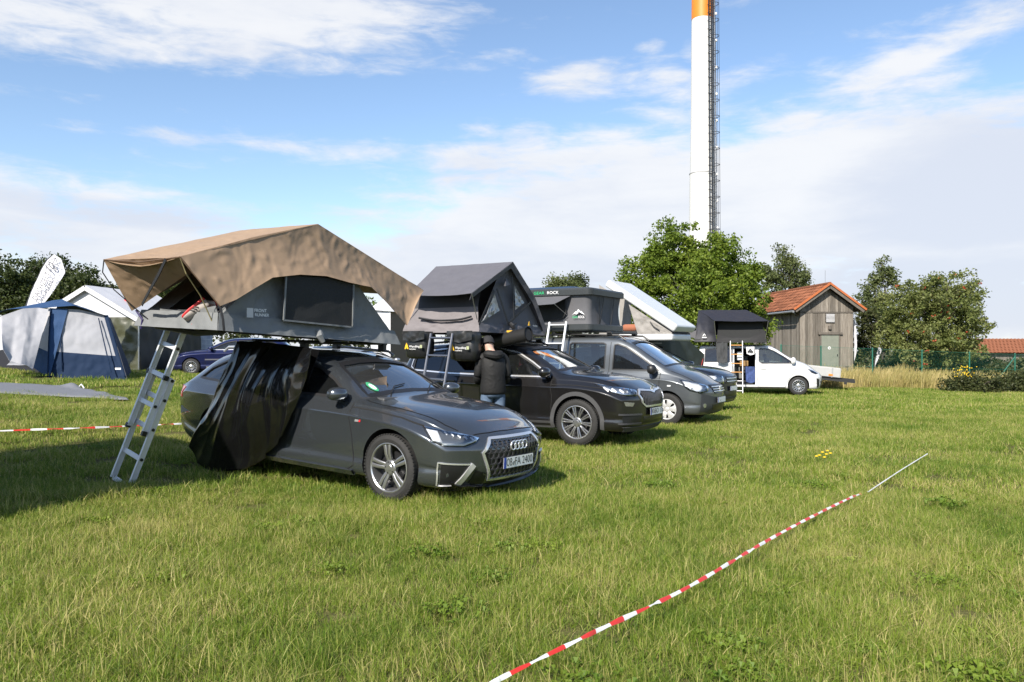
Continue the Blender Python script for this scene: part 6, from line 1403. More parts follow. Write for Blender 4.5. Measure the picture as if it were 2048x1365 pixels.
def outbuilding():
    t = thing('outbuilding', (36, 62, -1.35), 'low grey wooden outbuilding with an orange tiled hip roof at the right edge', 'building'); x0, x1 = .15, 14; zb, ze, zr = -.6, 2.60, 3.72
    n = 60; b = MB(); b.box(((x0 + x1) / 2 + .3, 3.2, (zb + ze) / 2), (x1 - x0 - .4, 5.6, ze - zb)); b.build('wall_core', DARK, t)
    w = (x1 - x0 - .4) / n; random.seed(9)
    for i in range(n): q = MB(); q.box((x0 + .5 + w * (i + .5), .38, (zb + ze) / 2), (w - .008, .03, ze - zb)); q.build('plank', PLANK, t)
    b = MB(); b.add([(0, 0, ze), (x1, 0, ze), (x1, 3.2, zr), (1.7, 3.2, zr), (0, 6.4, ze), (x1, 6.4, ze)], [[0, 1, 2, 3], [0, 3, 4], [3, 2, 5, 4], [0, 4, 5, 1]]); b.build('roof', mat('roof_base', (.25, .07, .03), .8), t)
    bb = MB(); random.seed(4); up = V((0, 3.2, zr - ze)).normalized(); nrm = V((0, -(zr - ze), 3.2)).normalized(); slp = V((0, 3.2, zr - ze)).length; rows = 9; me = tile_mesh(.3, slp / rows)
    for r in range(rows):
        xs = 1.7 * r / rows; k = 0
        while xs + .3 * k < x1:
            Mx = Matrix((V((1, 0, 0)), up, nrm)).transposed().to_4x4(); Mx.translation = V((xs + .15 + .3 * k, 0, ze)) + up * slp * r / rows + nrm * random.uniform(.01, .02); bb.add([Mx @ v.co for v in me.vertices], [list(f.vertices) for f in me.polygons]); k += 1
    kind_stuff(bb.build('roof_tiles', TILE, t, True))
outbuilding()
def chimney():
    Y = 64; s = FP / Y; x = (1405 - 1024) / s; z0 = ground(x, Y); t = thing('chimney', (x, Y, z0), 'tall white factory chimney with an orange top and a caged ladder, behind the maple tree', 'chimney')
    CW = mat('chimney_white', (.64, .64, .63), .55, col2=(.54, .535, .515), vscale=1.5, stretch=(3, 3, .10)); CO = mat('chimney_orange', (.62, .19, .015), .5, var=.06, vscale=2)
    r_ = lambda z: 1.12 - .0092 * z
    def seg(name, za, zb, m, g=0): b = MB(); n = 12; b.lathe([(r_(za + (zb - za) * i / n) + g, za + (zb - za) * i / n) for i in range(n + 1)], 64, axis='Z'); return b.build(name, m, t, True)
    zf = 15.65 - z0; zo = 28.0 - z0
    seg('lower_shaft', -.5, zf, CW, .045); seg('upper_shaft', zf - .02, zo, CW); seg('orange_band', zo, zo + 5, CO, .012); seg('white_band', zo + 5, zo + 10, CW); seg('orange_band', zo + 10, zo + 15, CO, .012)
    b = MB(); b.lathe([(r_(zf) + .045, zf - .06), (r_(zf) + .075, zf - .05), (r_(zf) + .075, zf + .02), (r_(zf), zf + .03)], 64, axis='Z'); b.build('flange', mat('flange_grey', (.35, .35, .36), .6), t, True)
    D = mat('ladder_dark', (.05, .052, .058), .5, .5); a = radians(-64); d = V((cos(a), sin(a), 0)); e = V((-d.y, d.x, 0)); zt = zo + 15
    def on(z, off, k): return d * (r_(z) + off) + e * k + V((0, 0, z))
    for k in (-.25, .25): b = MB(); b.bar(on(2, .17, k), on(zt, .17, k), .05, .05, d); b.build('ladder_rail', D, t)
    b = MB(); b.bar(on(2, .17, .02), on(zt, .17, .02), .07, .05, d); b.build('safety_rail', D, t)
    hm = rm = None; z = 2.4
    while z < zo + 4:
        if hm is None:
            b = MB(); b.tube([V((-.34, 0, .0)), V((-.40, .30, 0)), V((-.28, .62, 0)), V((0, .74, 0)), V((.28, .62, 0)), V((.40, .30, 0)), V((.34, 0, 0))], .024, 5); b.tube([V((-.34, 0, 0)), V((.34, 0, 0))], .03, 5); q = b.build('cage_hoop', D, None, True); hm = q.data; bpy.data.objects.remove(q)
            b = MB(); b.tube([V((-.15, 0, 0)), V((.34, 0, 0))], .035, 5); b.tube([V((.0, -.2, 0)), V((.0, .05, 0))], .03, 5); q = b.build('bracket', D, None, True); rm = q.data; bpy.data.objects.remove(q)
        for nm, me, zz in (('cage_hoop', hm, z), ('bracket', rm, z + .64)):
            o = link(nm, me, t); Mx = Matrix((-e, d, V((0, 0, 1)))).transposed().to_4x4(); Mx.translation = on(zz, .17, 0); o.matrix_basis = Mx
        z += 1.27
    for k in (-.33, .0, .33): b = MB(); p = d * (.74 if k == 0 else .55); b.bar(on(3, .17, k) + p * .98, on(zt, .17, k) + p * .98, .03, .015, d); b.build('cage_strip', D, t)
    a2 = radians(-34); d2 = V((cos(a2), sin(a2), 0)); e2 = V((-d2.y, d2.x, 0)); G = mat('tray_grey', (.42, .43, .45), .5, .3)
    def on2(z, off, k): return d2 * (r_(z) + off) + e2 * k + V((0, 0, z))
    for k in (-.10, .10): b = MB(); b.bar(on2(1, .16, k), on2(zt, .16, k), .04, .05, d2); b.build('cable_tray', G, t)
    b = MB(); z = 2
    while z < zo + 4: b.bar(on2(z, .16, -.1), on2(z + .18, .16, .1), .03, .03, d2); b.bar(on2(z + .18, .16, .1), on2(z + .36, .16, -.1), .03, .03, d2); z += .36
    kind_stuff(b.build('tray_lattice', G, t))
    z = 3.0; cm = None
    while z < zo + 4:
        b = MB(); b.box(on2(z, .24, 0), (.14, .14, .16)); b.build('white_clip', WHITEINK, t); z += 2.13
chimney()
# ------------------------------------------------------------ tents and marquee at the left, banners, fence, trailer
BLU = mat('tent_blue', (.022, .056, .135), .7, spec=.2, var=.08, vscale=3, bump=.4, bscale=5, bdist=.02); NAVY = mat('tent_navy', (.009, .022, .054), .75, spec=.15, bump=.6, bscale=5, bdist=.03)
PALE = mat('tent_pale_grey', (.40, .40, .425), .7, bump=.5, bscale=4, bdist=.03, var=.05, trans=.12); WHT = mat('marquee_white', (.62, .62, .64), .55, bump=.25, bscale=2, bdist=.03, trans=.1)
def family_tent():
    p1, p2 = gat(95, 22.0), gat(252, 22.5); q1, q2, ap = P(101, 617, 22.5), P(214, 631, 22.9), P(122, 601, 24.0)
    p0 = gat(-90, 25.0); q0 = P(-60, 640, 25.2); p3 = p2 + V((-1.5, 3.6, 0)); q3 = q2 + V((-1.3, 2.8, 0))
    t = thing('family_tent', ((p1 + p2) / 2).to_tuple(), 'blue family dome tent with pale grey walls standing at the left edge', 'tent')
    k = .37; m1, m2 = p1.lerp(q1, k), p2.lerp(q2, k)
    cloth('lower_wall', [m1, m2], [p1, p2], 40, 12, NAVY, t, 0, .03, 2.5, .004, 101)
    cloth('upper_wall', [q1, (q1 + q2) / 2 + V((0, 0, .06)), q2], [m1, m2], 40, 20, mat('tent_grey_wall', (.27, .275, .30), .75, bump=.4, bscale=4, bdist=.02), t, 0, .03, 1.6, .004, 102)
    mm = p1.lerp(q1, .2); f = V((.03, -.05, 0))
    cloth('corner_gusset', [q1 + f, q1.lerp(q2, .30) + f + V((0, 0, .03))], [p1 + f, p1 + f + V((.06, 0, 0))], 10, 24, BLU, t, 0, .03, 2, .004, 103)
    cloth('corner_gusset', [q2 + f - V((.10, 0, 0)), q2 + f + V((.03, 0, 0))], [p2 + f - V((.10, 0, 0)), p2 + f + V((.05, 0, 0))], 4, 20, NAVY, t, 0, .01, 2, .004, 104)
    a0 = q1 + (q1 - q2) * .03 + V((0, -.12, .0)); a1 = q2 + (q2 - q1) * .03 + V((0, -.12, -.02))
    cloth('roof', [ap, ap + V((.02, 0, 0))], [a0, (a0 + a1) / 2 + V((0, -.1, .14)), a1], 34, 16, BLU, t, -.03, .012, 2, .004, 105)
    cloth('roof', [ap, ap + V((0, .02, 0))], [q0, (q0 + q1) / 2 + V((0, 0, .12)), a0], 30, 14, BLU, t, -.03, .012, 2, .004, 106)
    cloth('roof', [ap, ap], [a1, q3, q0 + V((1, 2.5, 0))], 16, 10, BLU, t, 0, .01, 2, .004, 107)
    cloth('side_wall', [q2, q3], [p2, p3], 12, 12, NAVY, t, 0, .02, 2, .004, 108)
    # left side: lower blue panel, near-black sheet painting the doorway's inner shade, and pale canopy folded over it
    cloth('lower_wall', [p1.lerp(q1, .36), p1.lerp(p0, .17) + V((0, 0, .88))], [p1, p1.lerp(p0, .20) + V((0, 0, .32))], 14, 12, BLU, t, 0, .02, 2.2, .004, 109)
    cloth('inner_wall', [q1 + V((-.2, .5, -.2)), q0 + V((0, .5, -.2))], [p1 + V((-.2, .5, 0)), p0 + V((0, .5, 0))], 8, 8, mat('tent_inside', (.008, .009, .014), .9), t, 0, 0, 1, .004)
    cloth('upper_wall', [q1, q1.lerp(q0, .14)], [p1.lerp(q1, .36), p1.lerp(p0, .17) + V((0, 0, .88))], 10, 14, PALE, t, 0, .02, 2, .004, 110)
    cloth('canopy', [P(-40, 655, 21.4), P(2, 633, 21.5), P(45, 618, 21.9), P(76, 616, 22.2), P(97, 619, 22.3)], [P(-25, 705, 20.9), P(6, 700, 20.9), P(20, 724, 21.0), P(42, 730, 21.1), P(66, 737, 21.4)], 60, 44, PALE, t, 0, .035, 2.0, .005, 111, .3, .45, bulge=.05, crumple=True)
    cloth('canopy_edge', [P(22, 723, 20.98), P(66, 736, 21.35)], [P(13, 731, 20.9), P(52, 731, 21.1), P(65, 740, 21.3)], 14, 4, PALE, t, 0, .02, 3, .005, 112)
    for a, c in ((q1 + f * 1.5, p1 + f * 1.5), (q2 + f, p2 + f), (P(122, 628, 22.55), P(123, 742, 22.1)), (P(197, 637, 22.72), P(222, 745, 22.3))):
        b = MB(); b.tube([a, (a + c) / 2 + V((.0, -.02, .04)), c], .016, 6); b.build('tent_pole', NAVY, t, True, True)
    b = MB(); q = P(236, 738, 22.2); b.box(q, (.16, .01, .05)); b.build('print', WHITEINK, t, world=True)
    for a, c in (((230, 680), (254, 752)),): b = MB(); b.tube([P(*a, 22.75), gat(256, 22.1)], .006, 4); b.build('guy_line', STRAP, t, True, True)
family_tent()
def marquee():
    c = V((-16.0, 30.0, 0)); x, y = V((.99, -.14, 0)), V((.14, .99, 0)); zb = ground(-14.5, 30) - .05; t = thing('marquee', (c.x, c.y, zb), 'white peaked marquee with dark green side sheets behind the blue family tent', 'marquee')
    W_ = lambda a, d, z: c + x * a + y * d + V((0, 0, z)); ze, za, L_, w = 2.72, 3.92, 4.3, 2.12
    for s in (-1, 1): cloth('roof', [W_(0, -.15, za), W_(0, L_, za)], [W_(s * (w + .12), -.15, ze - .06), W_(s * (w + .12), L_, ze - .06)], 30, 14, WHT, t, .04, .02, 1.2, .006, 120 + s)
    cloth('gable', [W_(-.02, .02, za - .10), W_(.02, .02, za - .10)], [W_(-w, .02, ze - .02), W_(w, .02, ze - .02)], 24, 12, WHT, t, 0, .012, 1, .004, 123)
    for s in (-1, 1): b = MB(); b.bar(W_(0, -.14, za - .10), W_(s * (w + .1), -.14, ze - .16), .03, .16); b.build('gable_edge', WHT, t, world=True)
    GS = mat('sheet_green', (.060, .062, .036), .38, bump=.8, bscale=2.2, bdist=.08, var=.15, vscale=2); GB = mat('sheet_dark', (.018, .020, .022), .6, bump=.5, bscale=2, bdist=.05)
    cloth('side_sheet', [W_(-w, 0, ze), W_(w, 0, ze)], [W_(-w, -.02, zb), W_(w, -.05, zb)], 44, 30, GS, t, 0, .10, 1.3, .006, 124, .2)
    cloth('side_sheet', [W_(w, 0, ze), W_(w, L_, ze)], [W_(w + .05, 0, zb), W_(w + .05, L_, zb)], 30, 14, GB, t, 0, .06, 1.2, .006, 125)
    cloth('side_sheet', [W_(-w, 0, ze), W_(-w, L_, ze)], [W_(-w, 0, zb), W_(-w, L_, zb)], 10, 8, GB, t); cloth('side_sheet', [W_(-w, L_, ze), W_(w, L_, ze)], [W_(-w, L_, zb), W_(w, L_, zb)], 10, 8, GB, t)
    b = MB(); q = W_(1.0, .9, 3.42); b.box(q, (.34, .04, .10), Matrix.Rotation(-.5, 3, 'Y')); b.build('red_print', mat('print_red', (.6, .03, .04), .6), t, world=True)
    for s in (-1, 1): b = MB(); b.tube([W_(s * w, -.03, zb), W_(s * w, -.03, ze)], .03, 8); b.build('frame_pole', POLE, t, True, True)
marquee()
def banner():
    m = mat('banner_print', (.30, .33, .40), .6, col2=(.62, .64, .70), vscale=1.6, spec=.3)
    a, c = gat(316, 33.6), gat(425, 34.6); t = thing('printed_banner', ((a + c) / 2).to_tuple(), 'pale blue printed wall banner behind the dark blue estate car', 'banner'); h = 2.0
    cloth('banner_cloth', [a + V((0, 0, h)), c + V((0, 0, h))], [a, c], 30, 10, m, t, 0, .04, 1, .006, 130)
    d = (c - a).normalized(); n = V((d.y, -d.x, 0)); random.seed(5); b = MB()
    for k in range(9): z = .15 + .21 * k; b.bar(a + n * .06 + V((0, 0, z)), c + n * .06 + V((0, 0, z)), .006, .012)
    for k in range(12): q = a.lerp(c, (k + .5) / 12) + n * .06; b.bar(q, q + V((0, 0, h)), .012, .006, d)
    kind_stuff(b.build('print_lines', WHITEINK, t, world=True)); b = MB(); b.bar(a.lerp(c, .22) + n * .07 + V((0, 0, 1.7)), a.lerp(c, .36) + n * .07 + V((0, 0, .7)), .05, .01, n); b.build('red_print', mat('print_red', (.6, .03, .04), .6), t, world=True)
banner()
# white tent corner seen past the tan tent
def pavilion():
    t = thing('pavilion', gat(785, 29).to_tuple(), 'white pavilion tent side showing in the gap at the right end of the tan tent', 'pavilion'); a = [P(742, 620, 29), P(781, 624, 29.0)]; g = [gat(742, 29), gat(781, 29.0)]
    cloth('side_wall', a, g, 8, 10, WHT, t, 0, .01, 1, .006); cloth('side_wall', [a[1], a[1] + V((.9, 2.4, 0))], [g[1], g[1] + V((.9, 2.4, 0))], 6, 8, mat('pavilion_brown', (.16, .12, .09), .8), t, 0, .01, 1, .006)
    cloth('roof', [(a[0] + a[1]) / 2 + V((.2, 1.3, .7)), (a[0] + a[1]) / 2 + V((.3, 1.4, .7))], [a[0] - V((.1, .1, 0)), a[1] + V((.1, -.1, 0)), a[1] + V((1.0, 2.5, 0))], 12, 8, WHT, t, 0, 0, 1, .006)
pavilion()
# beach flags
def flag(name, label, Y, px, pole, texts=None, yaw=0):
    pts = [P(x, y, Y) for x, y in px]; c = sum(pts, V()) / len(pts); g = gat(pole[0], Y); t = thing('beach_flag', g.to_tuple(), label, 'flag')
    m = mat('flag_white', (.68, .68, .73), .6, trans=.15, bump=.2, bscale=2, bdist=.02)
    n = len(pts) // 2; cloth('flag_cloth', pts[:n], pts[n:], 30, 10, m, t, 0, .03, 1.2, .004, int(Y))
    b = MB(); q = [g] + [p + V((-.015, 0, 0)) for p in pts[:n]]; b.tube(q, [.025] * 2 + [.014] * (len(q) - 2), 6); b.build('flag_pole', mat('pole_dark', (.06, .06, .065), .4), t, True, True)
    return t
f = flag('a', 'white tear-shaped beach flag with black lettering in front of the dark trees, far left', 27, [(50, 620), (57, 600), (68, 572), (83, 540), (95, 519), (108, 509), (84, 612), (98, 595), (110, 578), (124, 557), (131, 545), (122, 518)], (46, 0))
def ftext(s, a, b_, hgt):
    A, B = P(*a, 26.86), P(*b_, 26.86); r = (B - A).normalized(); u = V((0, -1, 0)).cross(r) * -1; u = r.cross(V((0, 1, 0))) ; u = -u if u.x > 0 else u
    lettering('print', s, (A + B) / 2, r, u, (B - A).length, mat('flag_ink', (.10, .10, .11), .6), f, .0, True, hgt)
ftext("DACHZELT", (69, 600), (97, 546), .19); ftext("NOMADEN", (84, 602), (109, 555), .11)
b = MB(); T_ = [P(95, 524, 26.85), P(111, 516, 26.85), P(116, 532, 26.85)]
for a, c in ((T_[0], T_[1]), (T_[1], T_[2]), (T_[2], T_[0]), (T_[1], (T_[0] + T_[2]) / 2)): b.bar(a, c, .01, .016, (0, 1, 0))
for q in ([(93, 540), (93, 533), (98, 528), (108, 533), (112, 540), (110, 546)],):
    for a, c in zip(q, q[1:]): b.bar(P(*a, 26.85), P(*c, 26.85), .01, .015, (0, 1, 0))
b.build('print', mat('flag_ink', (.10, .10, .11), .6), f, world=True); ftext("10", (95, 540), (106, 531), .30)
flag('b', 'white beach flag behind the wire fence, between the barn and the rowan tree', 46, [(1749, 735), (1752, 715), (1757, 695), (1761, 680), (1765, 672), (1769, 668), (1750, 733), (1758, 715), (1765, 697), (1770, 686), (1773, 676), (1773, 668)], (1749, 0))
flag('c', 'narrow white beach flag edge standing right beside the barn wall', 46.5, [(1708, 722), (1708, 705), (1709, 690), (1708, 670), (1707, 652), (1707, 640), (1709, 722), (1713, 706), (1714, 690), (1713, 672), (1712, 655), (1709, 640)], (1708, 0))
# wire fence
def fence():
    t = thing('wire_fence', gat(1745, 38.2).to_tuple(), 'green wire mesh fence with thin posts along the edge of the meadow', 'fence'); GP = mat('fence_green', (.016, .125, .085), .5)
    posts = [(1562, 37.5, 690), (1642, 38, 693), (1745, 38.4, 697), (1844, 39, 701), (1939, 39.6, 705), (2030, 40.2, 708), (2125, 41, 711)]; tops = []
    for px, Y, y in posts:
        g = gat(px, Y); tp = P(px, y, Y); tops.append((g, tp)); b = MB(); b.tube([g - V((0, 0, .1)), tp], .034, 8); o = b.build('post', GP, t, True, True); b = MB(); b.tube([tp, tp + V((0, 0, .03))], [.037, .02], 8); b.build('post_cap', GP, o, True, True)
    q = tops[5]; b = MB(); b.tube([q[1] - V((0, 0, .15)), q[0] - V((1.1, 0, 0))], .03, 8); b.build('brace', GP, t, True, True)
    b = MB()
    for (g0, t0), (g1, t1) in zip(tops, tops[1:]):
        for k in (0, .5, 1): b.bar((g0 + V((0, 0, .05))).lerp(t0 - V((0, 0, .03)), k) + V((0, -.04, 0)), (g1 + V((0, 0, .05))).lerp(t1 - V((0, 0, .03)), k) + V((0, -.04, 0)), .008, .008)
    b.build('line_wire', GP, t, world=True); b = MB()
    for (g0, t0), (g1, t1) in zip(tops, tops[1:]):
        n = 34; h = 23
        for i in range(-h, n):
            for sg in (1, -1):
                i0, i1 = (i, i + h); k0, k1 = max(0, -i) / h, min(h, n - i) / h
                u0, u1 = (i + h * k0) / n, (i + h * k1) / n; v0, v1 = (k0, k1) if sg > 0 else (1 - k0, 1 - k1)
                at = lambda u, v: g0.lerp(g1, u).lerp(t0.lerp(t1, u), v) + V((0, -.04, 0)); a, c = at(u0, v0), at(u1, v1)
                if (c - a).length > .02: b.bar(a, c, .0017, .0017)
    kind_stuff(b.build('wire_mesh', GP, t, world=True))
fence()
def trailer():
    g = gat(1640, 33.6); t = thing('trailer', g.to_tuple(), 'low flatbed trailer with light grey sides parked behind the white van', 'trailer', None, radians(-22), 0, radians(6)); SG = mat('trailer_side', (.36, .36, .355), .5, .2, var=.06)
    b = MB(); b.box((-.9, 0, .62), (3.2, 1.6, .05)); b.build('bed', BLACK, t)
    for y in (-.8, .8): b = MB(); b.box((-.9, y, .80), (3.2, .03, .36)); bevel(b.build('side_board', SG, t), .006)
    b = MB(); b.box((.71, 0, .80), (.03, 1.58, .36)); b.build('tail_board', SG, t)
    for x in (-2.2, -.9, .4): b = MB(); b.box((x, -.825, .80), (.04, .03, .40)); b.build('side_post', TIN, t)
    for y in (-.7, .7): b = MB(); b.box((-.6, y, .52), (3.8, .08, .12)); b.build('chassis_beam', BLACK, t)
    b = MB(); b.box((.35, -.83, .70), (.16, .03, .07)); b.build('side_lamp', mat('lamp_orange', (.8, .2, .02), .3), t); b = MB(); b.box((.95, 0, .42), (.10, 1.6, .10)); b.build('rear_bar', BLACK, t)
    for y in (-.75, .75):
        w = MB(); w.lathe([(.08, -.09), (.26, -.10), (.30, -.07), (.30, .07), (.26, .1), (.08, .09)], 24, c=(-1.3, y, .30)); w.build('wheel', RUBBER, t, True)
trailer()
# grey sheet spread on the grass
def groundsheet():
    t = thing('ground_sheet', gat(100, 17.5).to_tuple(), 'grey ground sheet spread on the grass in front of the blue family tent', 'sheet'); vs = []; nu, nv = 60, 16; random.seed(2)
    for i in range(nu):
        u = i / (nu - 1); px = -60 + u * 318
        for j in range(nv):
            v = j / (nv - 1); w = 1 - max(0, (u - .55) / .45) ** 1.2 * .97; Y = 16.35 + (v * 2.5) * w + .25 * u - .35 * max(0, .5 - u); q = gat(px, Y); e = min(u, 1 - u, v, 1 - v)
            q.z += .045 + .05 * abs(noise.noise(V((q.x * 1.3, q.y * 2.2, 3)))) + .10 * math.exp(-((u - .64) / .05) ** 2 - ((v - .9) / .12) ** 2) - (.03 if e < .01 else 0); vs.append(q)
    fs = [[i * nv + j, (i + 1) * nv + j, (i + 1) * nv + j + 1, i * nv + j + 1] for i in range(nu - 1) for j in range(nv - 1)]
    o = mesh('sheet_cloth', vs, fs, mat('sheet_grey', (.14, .145, .16), .7, bump=.5, bscale=4, bdist=.02), t, True, True); md = o.modifiers.new('solid', 'SOLIDIFY'); md.thickness = .012
    b = MB(); q = gat(163, 18.4); b.tube([q + V((-.08, 0, .06)), q + V((0, 0, .14)), q + V((.06, 0, .05))], .018, 6); b.build('white_loop', WHITEINK, t, True, True)
groundsheet()
RED = mat('tape_red', (.50, .030, .02), .4); TWH = mat('tape_white', (.60, .60, .60), .4)
def tape(label, pts, n, w, seed, lw=.19):
    q = [V(p) for p in pts]; q = [V(p) for p in catmull([tuple(p) for p in q], 24)]; q = resample(q, n); t = thing('barrier_tape', q[n // 2].to_tuple(), label, 'barrier tape', 'barrier tapes'); vs, fs, mi = [], [], []; L_ = 0
    for i, p in enumerate(q):
        d = (q[min(i + 1, n - 1)] - q[max(i - 1, 0)]).normalized(); a = V((-d.y, d.x, 0)).normalized(); tw = .55 + 1.3 * noise.noise(V((i * .07, seed, 0))) + .5 * noise.noise(V((i * .16, seed, 3)))
        wd = w * (.72 + .28 * noise.noise(V((i * .09, seed, 7)))); e = a * cos(tw) + V((0, 0, 1)) * sin(tw)
        vs += [p - e * wd / 2, p + e * wd / 2 * .1 + V((0, 0, .006)), p + e * wd / 2]
        if i: L_ += (p - q[i - 1]).length; fs += [[i * 3 - 3, i * 3 - 2, i * 3 + 1, i * 3], [i * 3 - 2, i * 3 - 1, i * 3 + 2, i * 3 + 1]]; mi += [int(L_ / lw) % 2 if lw < 5 else 1] * 2
    o = mesh('tape_strip', vs, fs, [RED, TWH], t, True, True, None, mi); return t
def on(px, py, h=.09, Y0=4.):
    Y = Y0
    for _ in range(60):
        q = P(px, py, Y); e = q.z - (ground(q.x, q.y) + h); Y += e / ((py - 700) / FP) * .5
    return P(px, py, Y)
tape('red and white barrier tape lying across the grass in the foreground at right', [on(940, 1395, .07, 3.4), on(1000, 1358, .10, 3.5), on(1190, 1264, .12, 4), on(1370, 1178, .11, 5), on(1520, 1090, .10, 6), on(1600, 1046, .085, 7), on(1690, 1001, .07, 8), on(1722, 988, .04, 8.3)], 340, .031, 3, .125)
tape('far white end of the barrier tape lying in the grass at right', [on(1735, 985, .04, 8.5), on(1800, 942, .065, 10), on(1855, 908, .07, 11)], 60, .017, 5, 9.)
tape('red and white barrier tape stretched low over the grass behind the ladder', [on(-40, 864, .085, 11.4), on(60, 860, .085, 11.5), on(180, 856, .10, 11.8), on(270, 852, .085, 12), on(385, 847, .085, 12.6)], 160, .045, 9, .20)
# ------------------------------------------------------------ the man
def man():
    t = thing('person', (-.30, 12.55, ground(-.3, 12.55)), 'man in black jacket, cap and blue jeans, his back turned, by the black SUV', 'person', None, radians(14)); W_ = lambda p: WM[t.name] @ V(p)
    J = {'pel': (0, 0, .95), 'spi': (0, -.02, 1.16), 'che': (-.01, .0, 1.36), 'nec': (-.03, .05, 1.475), 'hd1': (-.05, .09, 1.545), 'hd2': (-.065, .11, 1.62)}
    for s, k in ((-1, 'l'), (1, 'r')): J.update({'hip' + k: (.10 * s, 0, .90), 'kne' + k: (.115 * s, .03, .49), 'ank' + k: (.12 * s, -.01, .09), 'toe' + k: (.14 * s, .15, .035), 'sho' + k: (.165 * s, .0, 1.355), 'elb' + k: (.245 * s, .04, 1.08), 'wri' + k: (.19 * s - .03, .22, .985)})
    names = list(J); ix = {n: i for i, n in enumerate(names)}
    E = [('pel', 'spi'), ('spi', 'che'), ('che', 'nec'), ('nec', 'hd1'), ('hd1', 'hd2')] + [(a + k, c + k) for k in 'lr' for a, c in (('hip', 'kne'), ('kne', 'ank'), ('ank', 'toe'), ('sho', 'elb'), ('elb', 'wri'))] + [('pel', 'hip' + k) for k in 'lr'] + [('che', 'sho' + k) for k in 'lr']
    R = {'pel': (.14, .11), 'spi': (.135, .10), 'che': (.12, .09), 'nec': .058, 'hd1': .085, 'hd2': .092, 'hip': .095, 'kne': .06, 'ank': .042, 'toe': .035, 'sho': .05, 'elb': .045, 'wri': .032}
    rad = [R.get(n, R.get(n[:3])) for n in names]
    skin('body', [W_(J[n]) for n in names], [(ix[a], ix[c]) for a, c in E], rad, SKIN, t, 2, 0)
    JK = mat('jacket_black', (.0045, .0045, .005), .75, bump=.6, bscale=14, bdist=.012)
    def loft(b, secs, n=20):
        vs = [V((cx + rx * cos(a) * (1 + .035 * noise.noise(V((a * 2, z * 9, 3)))), cy + ry * sin(a) * (1 + .05 * noise.noise(V((a * 2, z * 9, 8)))), z)) for z, cx, cy, rx, ry in secs for a in [2 * pi * k / n for k in range(n)]]
        b.add(vs, [[i * n + k, i * n + (k + 1) % n, (i + 1) * n + (k + 1) % n, (i + 1) * n + k] for i in range(len(secs) - 1) for k in range(n)] + [list(range(n))[::-1], [(len(secs) - 1) * n + k for k in range(n)]])
    b = MB(); loft(b, [(.80, 0, -.005, .195, .15), (.84, 0, -.005, .205, .16), (.95, 0, -.01, .20, .155), (1.08, 0, -.02, .19, .145), (1.22, 0, -.025, .205, .15), (1.34, -.005, -.01, .20, .135), (1.405, -.01, .005, .165, .11), (1.45, -.02, .02, .11, .088), (1.485, -.028, .035, .085, .08)])
    for s in (-1, 1): b.tube(catmull([(.13 * s, .0, 1.39), (.195 * s, .01, 1.33), (.235 * s, .02, 1.14), (.235 * s, .08, 1.02), (.17 * s - .02, .20, .99)], 4), [.075, .077, .077, .075, .073, .071, .069, .068, .066, .065, .063, .062, .06, .058, .056, .055, .053][:17], 12)
    b.build('jacket', JK, t, True, sharp=80)
    b = MB(); b.tube(catmull([(-.13, -.035, 1.42), (-.10, -.115, 1.43), (0, -.145, 1.41), (.08, -.115, 1.43), (.11, -.03, 1.43)], 4), [.04, .05, .058, .063, .068, .07, .072, .074, .074, .074, .072, .07, .065, .06, .055, .048, .04], 10); b.build('hood', JK, t, True)
    JE = mat('jeans', (.045, .08, .14), .85, col2=(.12, .17, .25), vscale=9, bump=.5, bscale=16, bdist=.01)
    b = MB(); loft(b, [(.95, 0, -.005, .175, .135), (.88, 0, -.01, .182, .145), (.80, 0, -.01, .18, .14), (.74, 0, 0, .16, .12)])
    for s in (-1, 1): b.tube([(.088 * s, -.005, .86), (.10 * s, 0, .74), (.112 * s, .02, .50), (.115 * s, .01, .30), (.12 * s, -.005, .07)], [.095, .098, .082, .074, .07], 14)
    b.build('jeans', JE, t, True, sharp=80)
    hc = V((-.063, .108, 1.612)); b = MB(); n = 20
    prof = [(.112, -.040), (.114, .0), (.110, .04), (.095, .076), (.06, .102), (.001, .112)]; b.lathe(prof, n, axis='Z'); Mx = Matrix.Translation(hc) @ Matrix.Rotation(radians(-24), 4, 'X') @ Matrix.Diagonal((.93, 1.06, .95, 1)); b.xf(Mx)
    cap = b.build('cap', mat('cap_black', (.018, .018, .02), .85), t, True)
    b = MB(); q = [(.08 * cos(a), .095 + .085 * sin(a), -.004 - .02 * sin(a)) for a in [pi * k / 10 for k in range(11)]]; b.prism(q, (0, 0, .006)); b.xf(Mx); b.build('cap_brim', MATS['cap_black'], cap)
    for s in (-1, 1):       # ears, eyes
        b = MB(); b.lathe([(.001, .012), (.018, .008), (.026, 0), (.02, -.008)], 12); b.xf(Matrix.Translation(hc + V((s * .092, .005, -.035))) @ Matrix.Rotation(s * pi / 2, 4, 'Z') @ Matrix.Diagonal((.75, 1, 1.25, 1))); b.build('ear', SKIN, t, True)
        b = MB(); b.tube([hc + V((s * .034, .088, -.035)), hc + V((s * .034, .094, -.037))], .011, 8); b.build('eye', INK, t, True)
        # hand: palm and five fingers closing on what he holds
        wr = V(J['wri' + ('l' if s < 0 else 'r')]); d = V((-.25 * s, .95, .1)).normalized(); sd = V((0, .1, 1)).normalized(); pm = wr + d * .06
        pts = [wr, pm]; ed = [(0, 1)]; rad = [.028, (.036, .018)]
        for k, l in enumerate((.075, .085, .08, .062)):
            o = pm + sd * (.030 - .02 * k) + d * .025; a = o + d * l * .5 + V((-s * .012, 0, 0)); e = a + (d * .2 + V((-s * .9, .0, -.1))) * l * .55; i = len(pts); pts += [o, a, e]; ed += [(1, i), (i, i + 1), (i + 1, i + 2)]; rad += [.0095, .009, .0075]
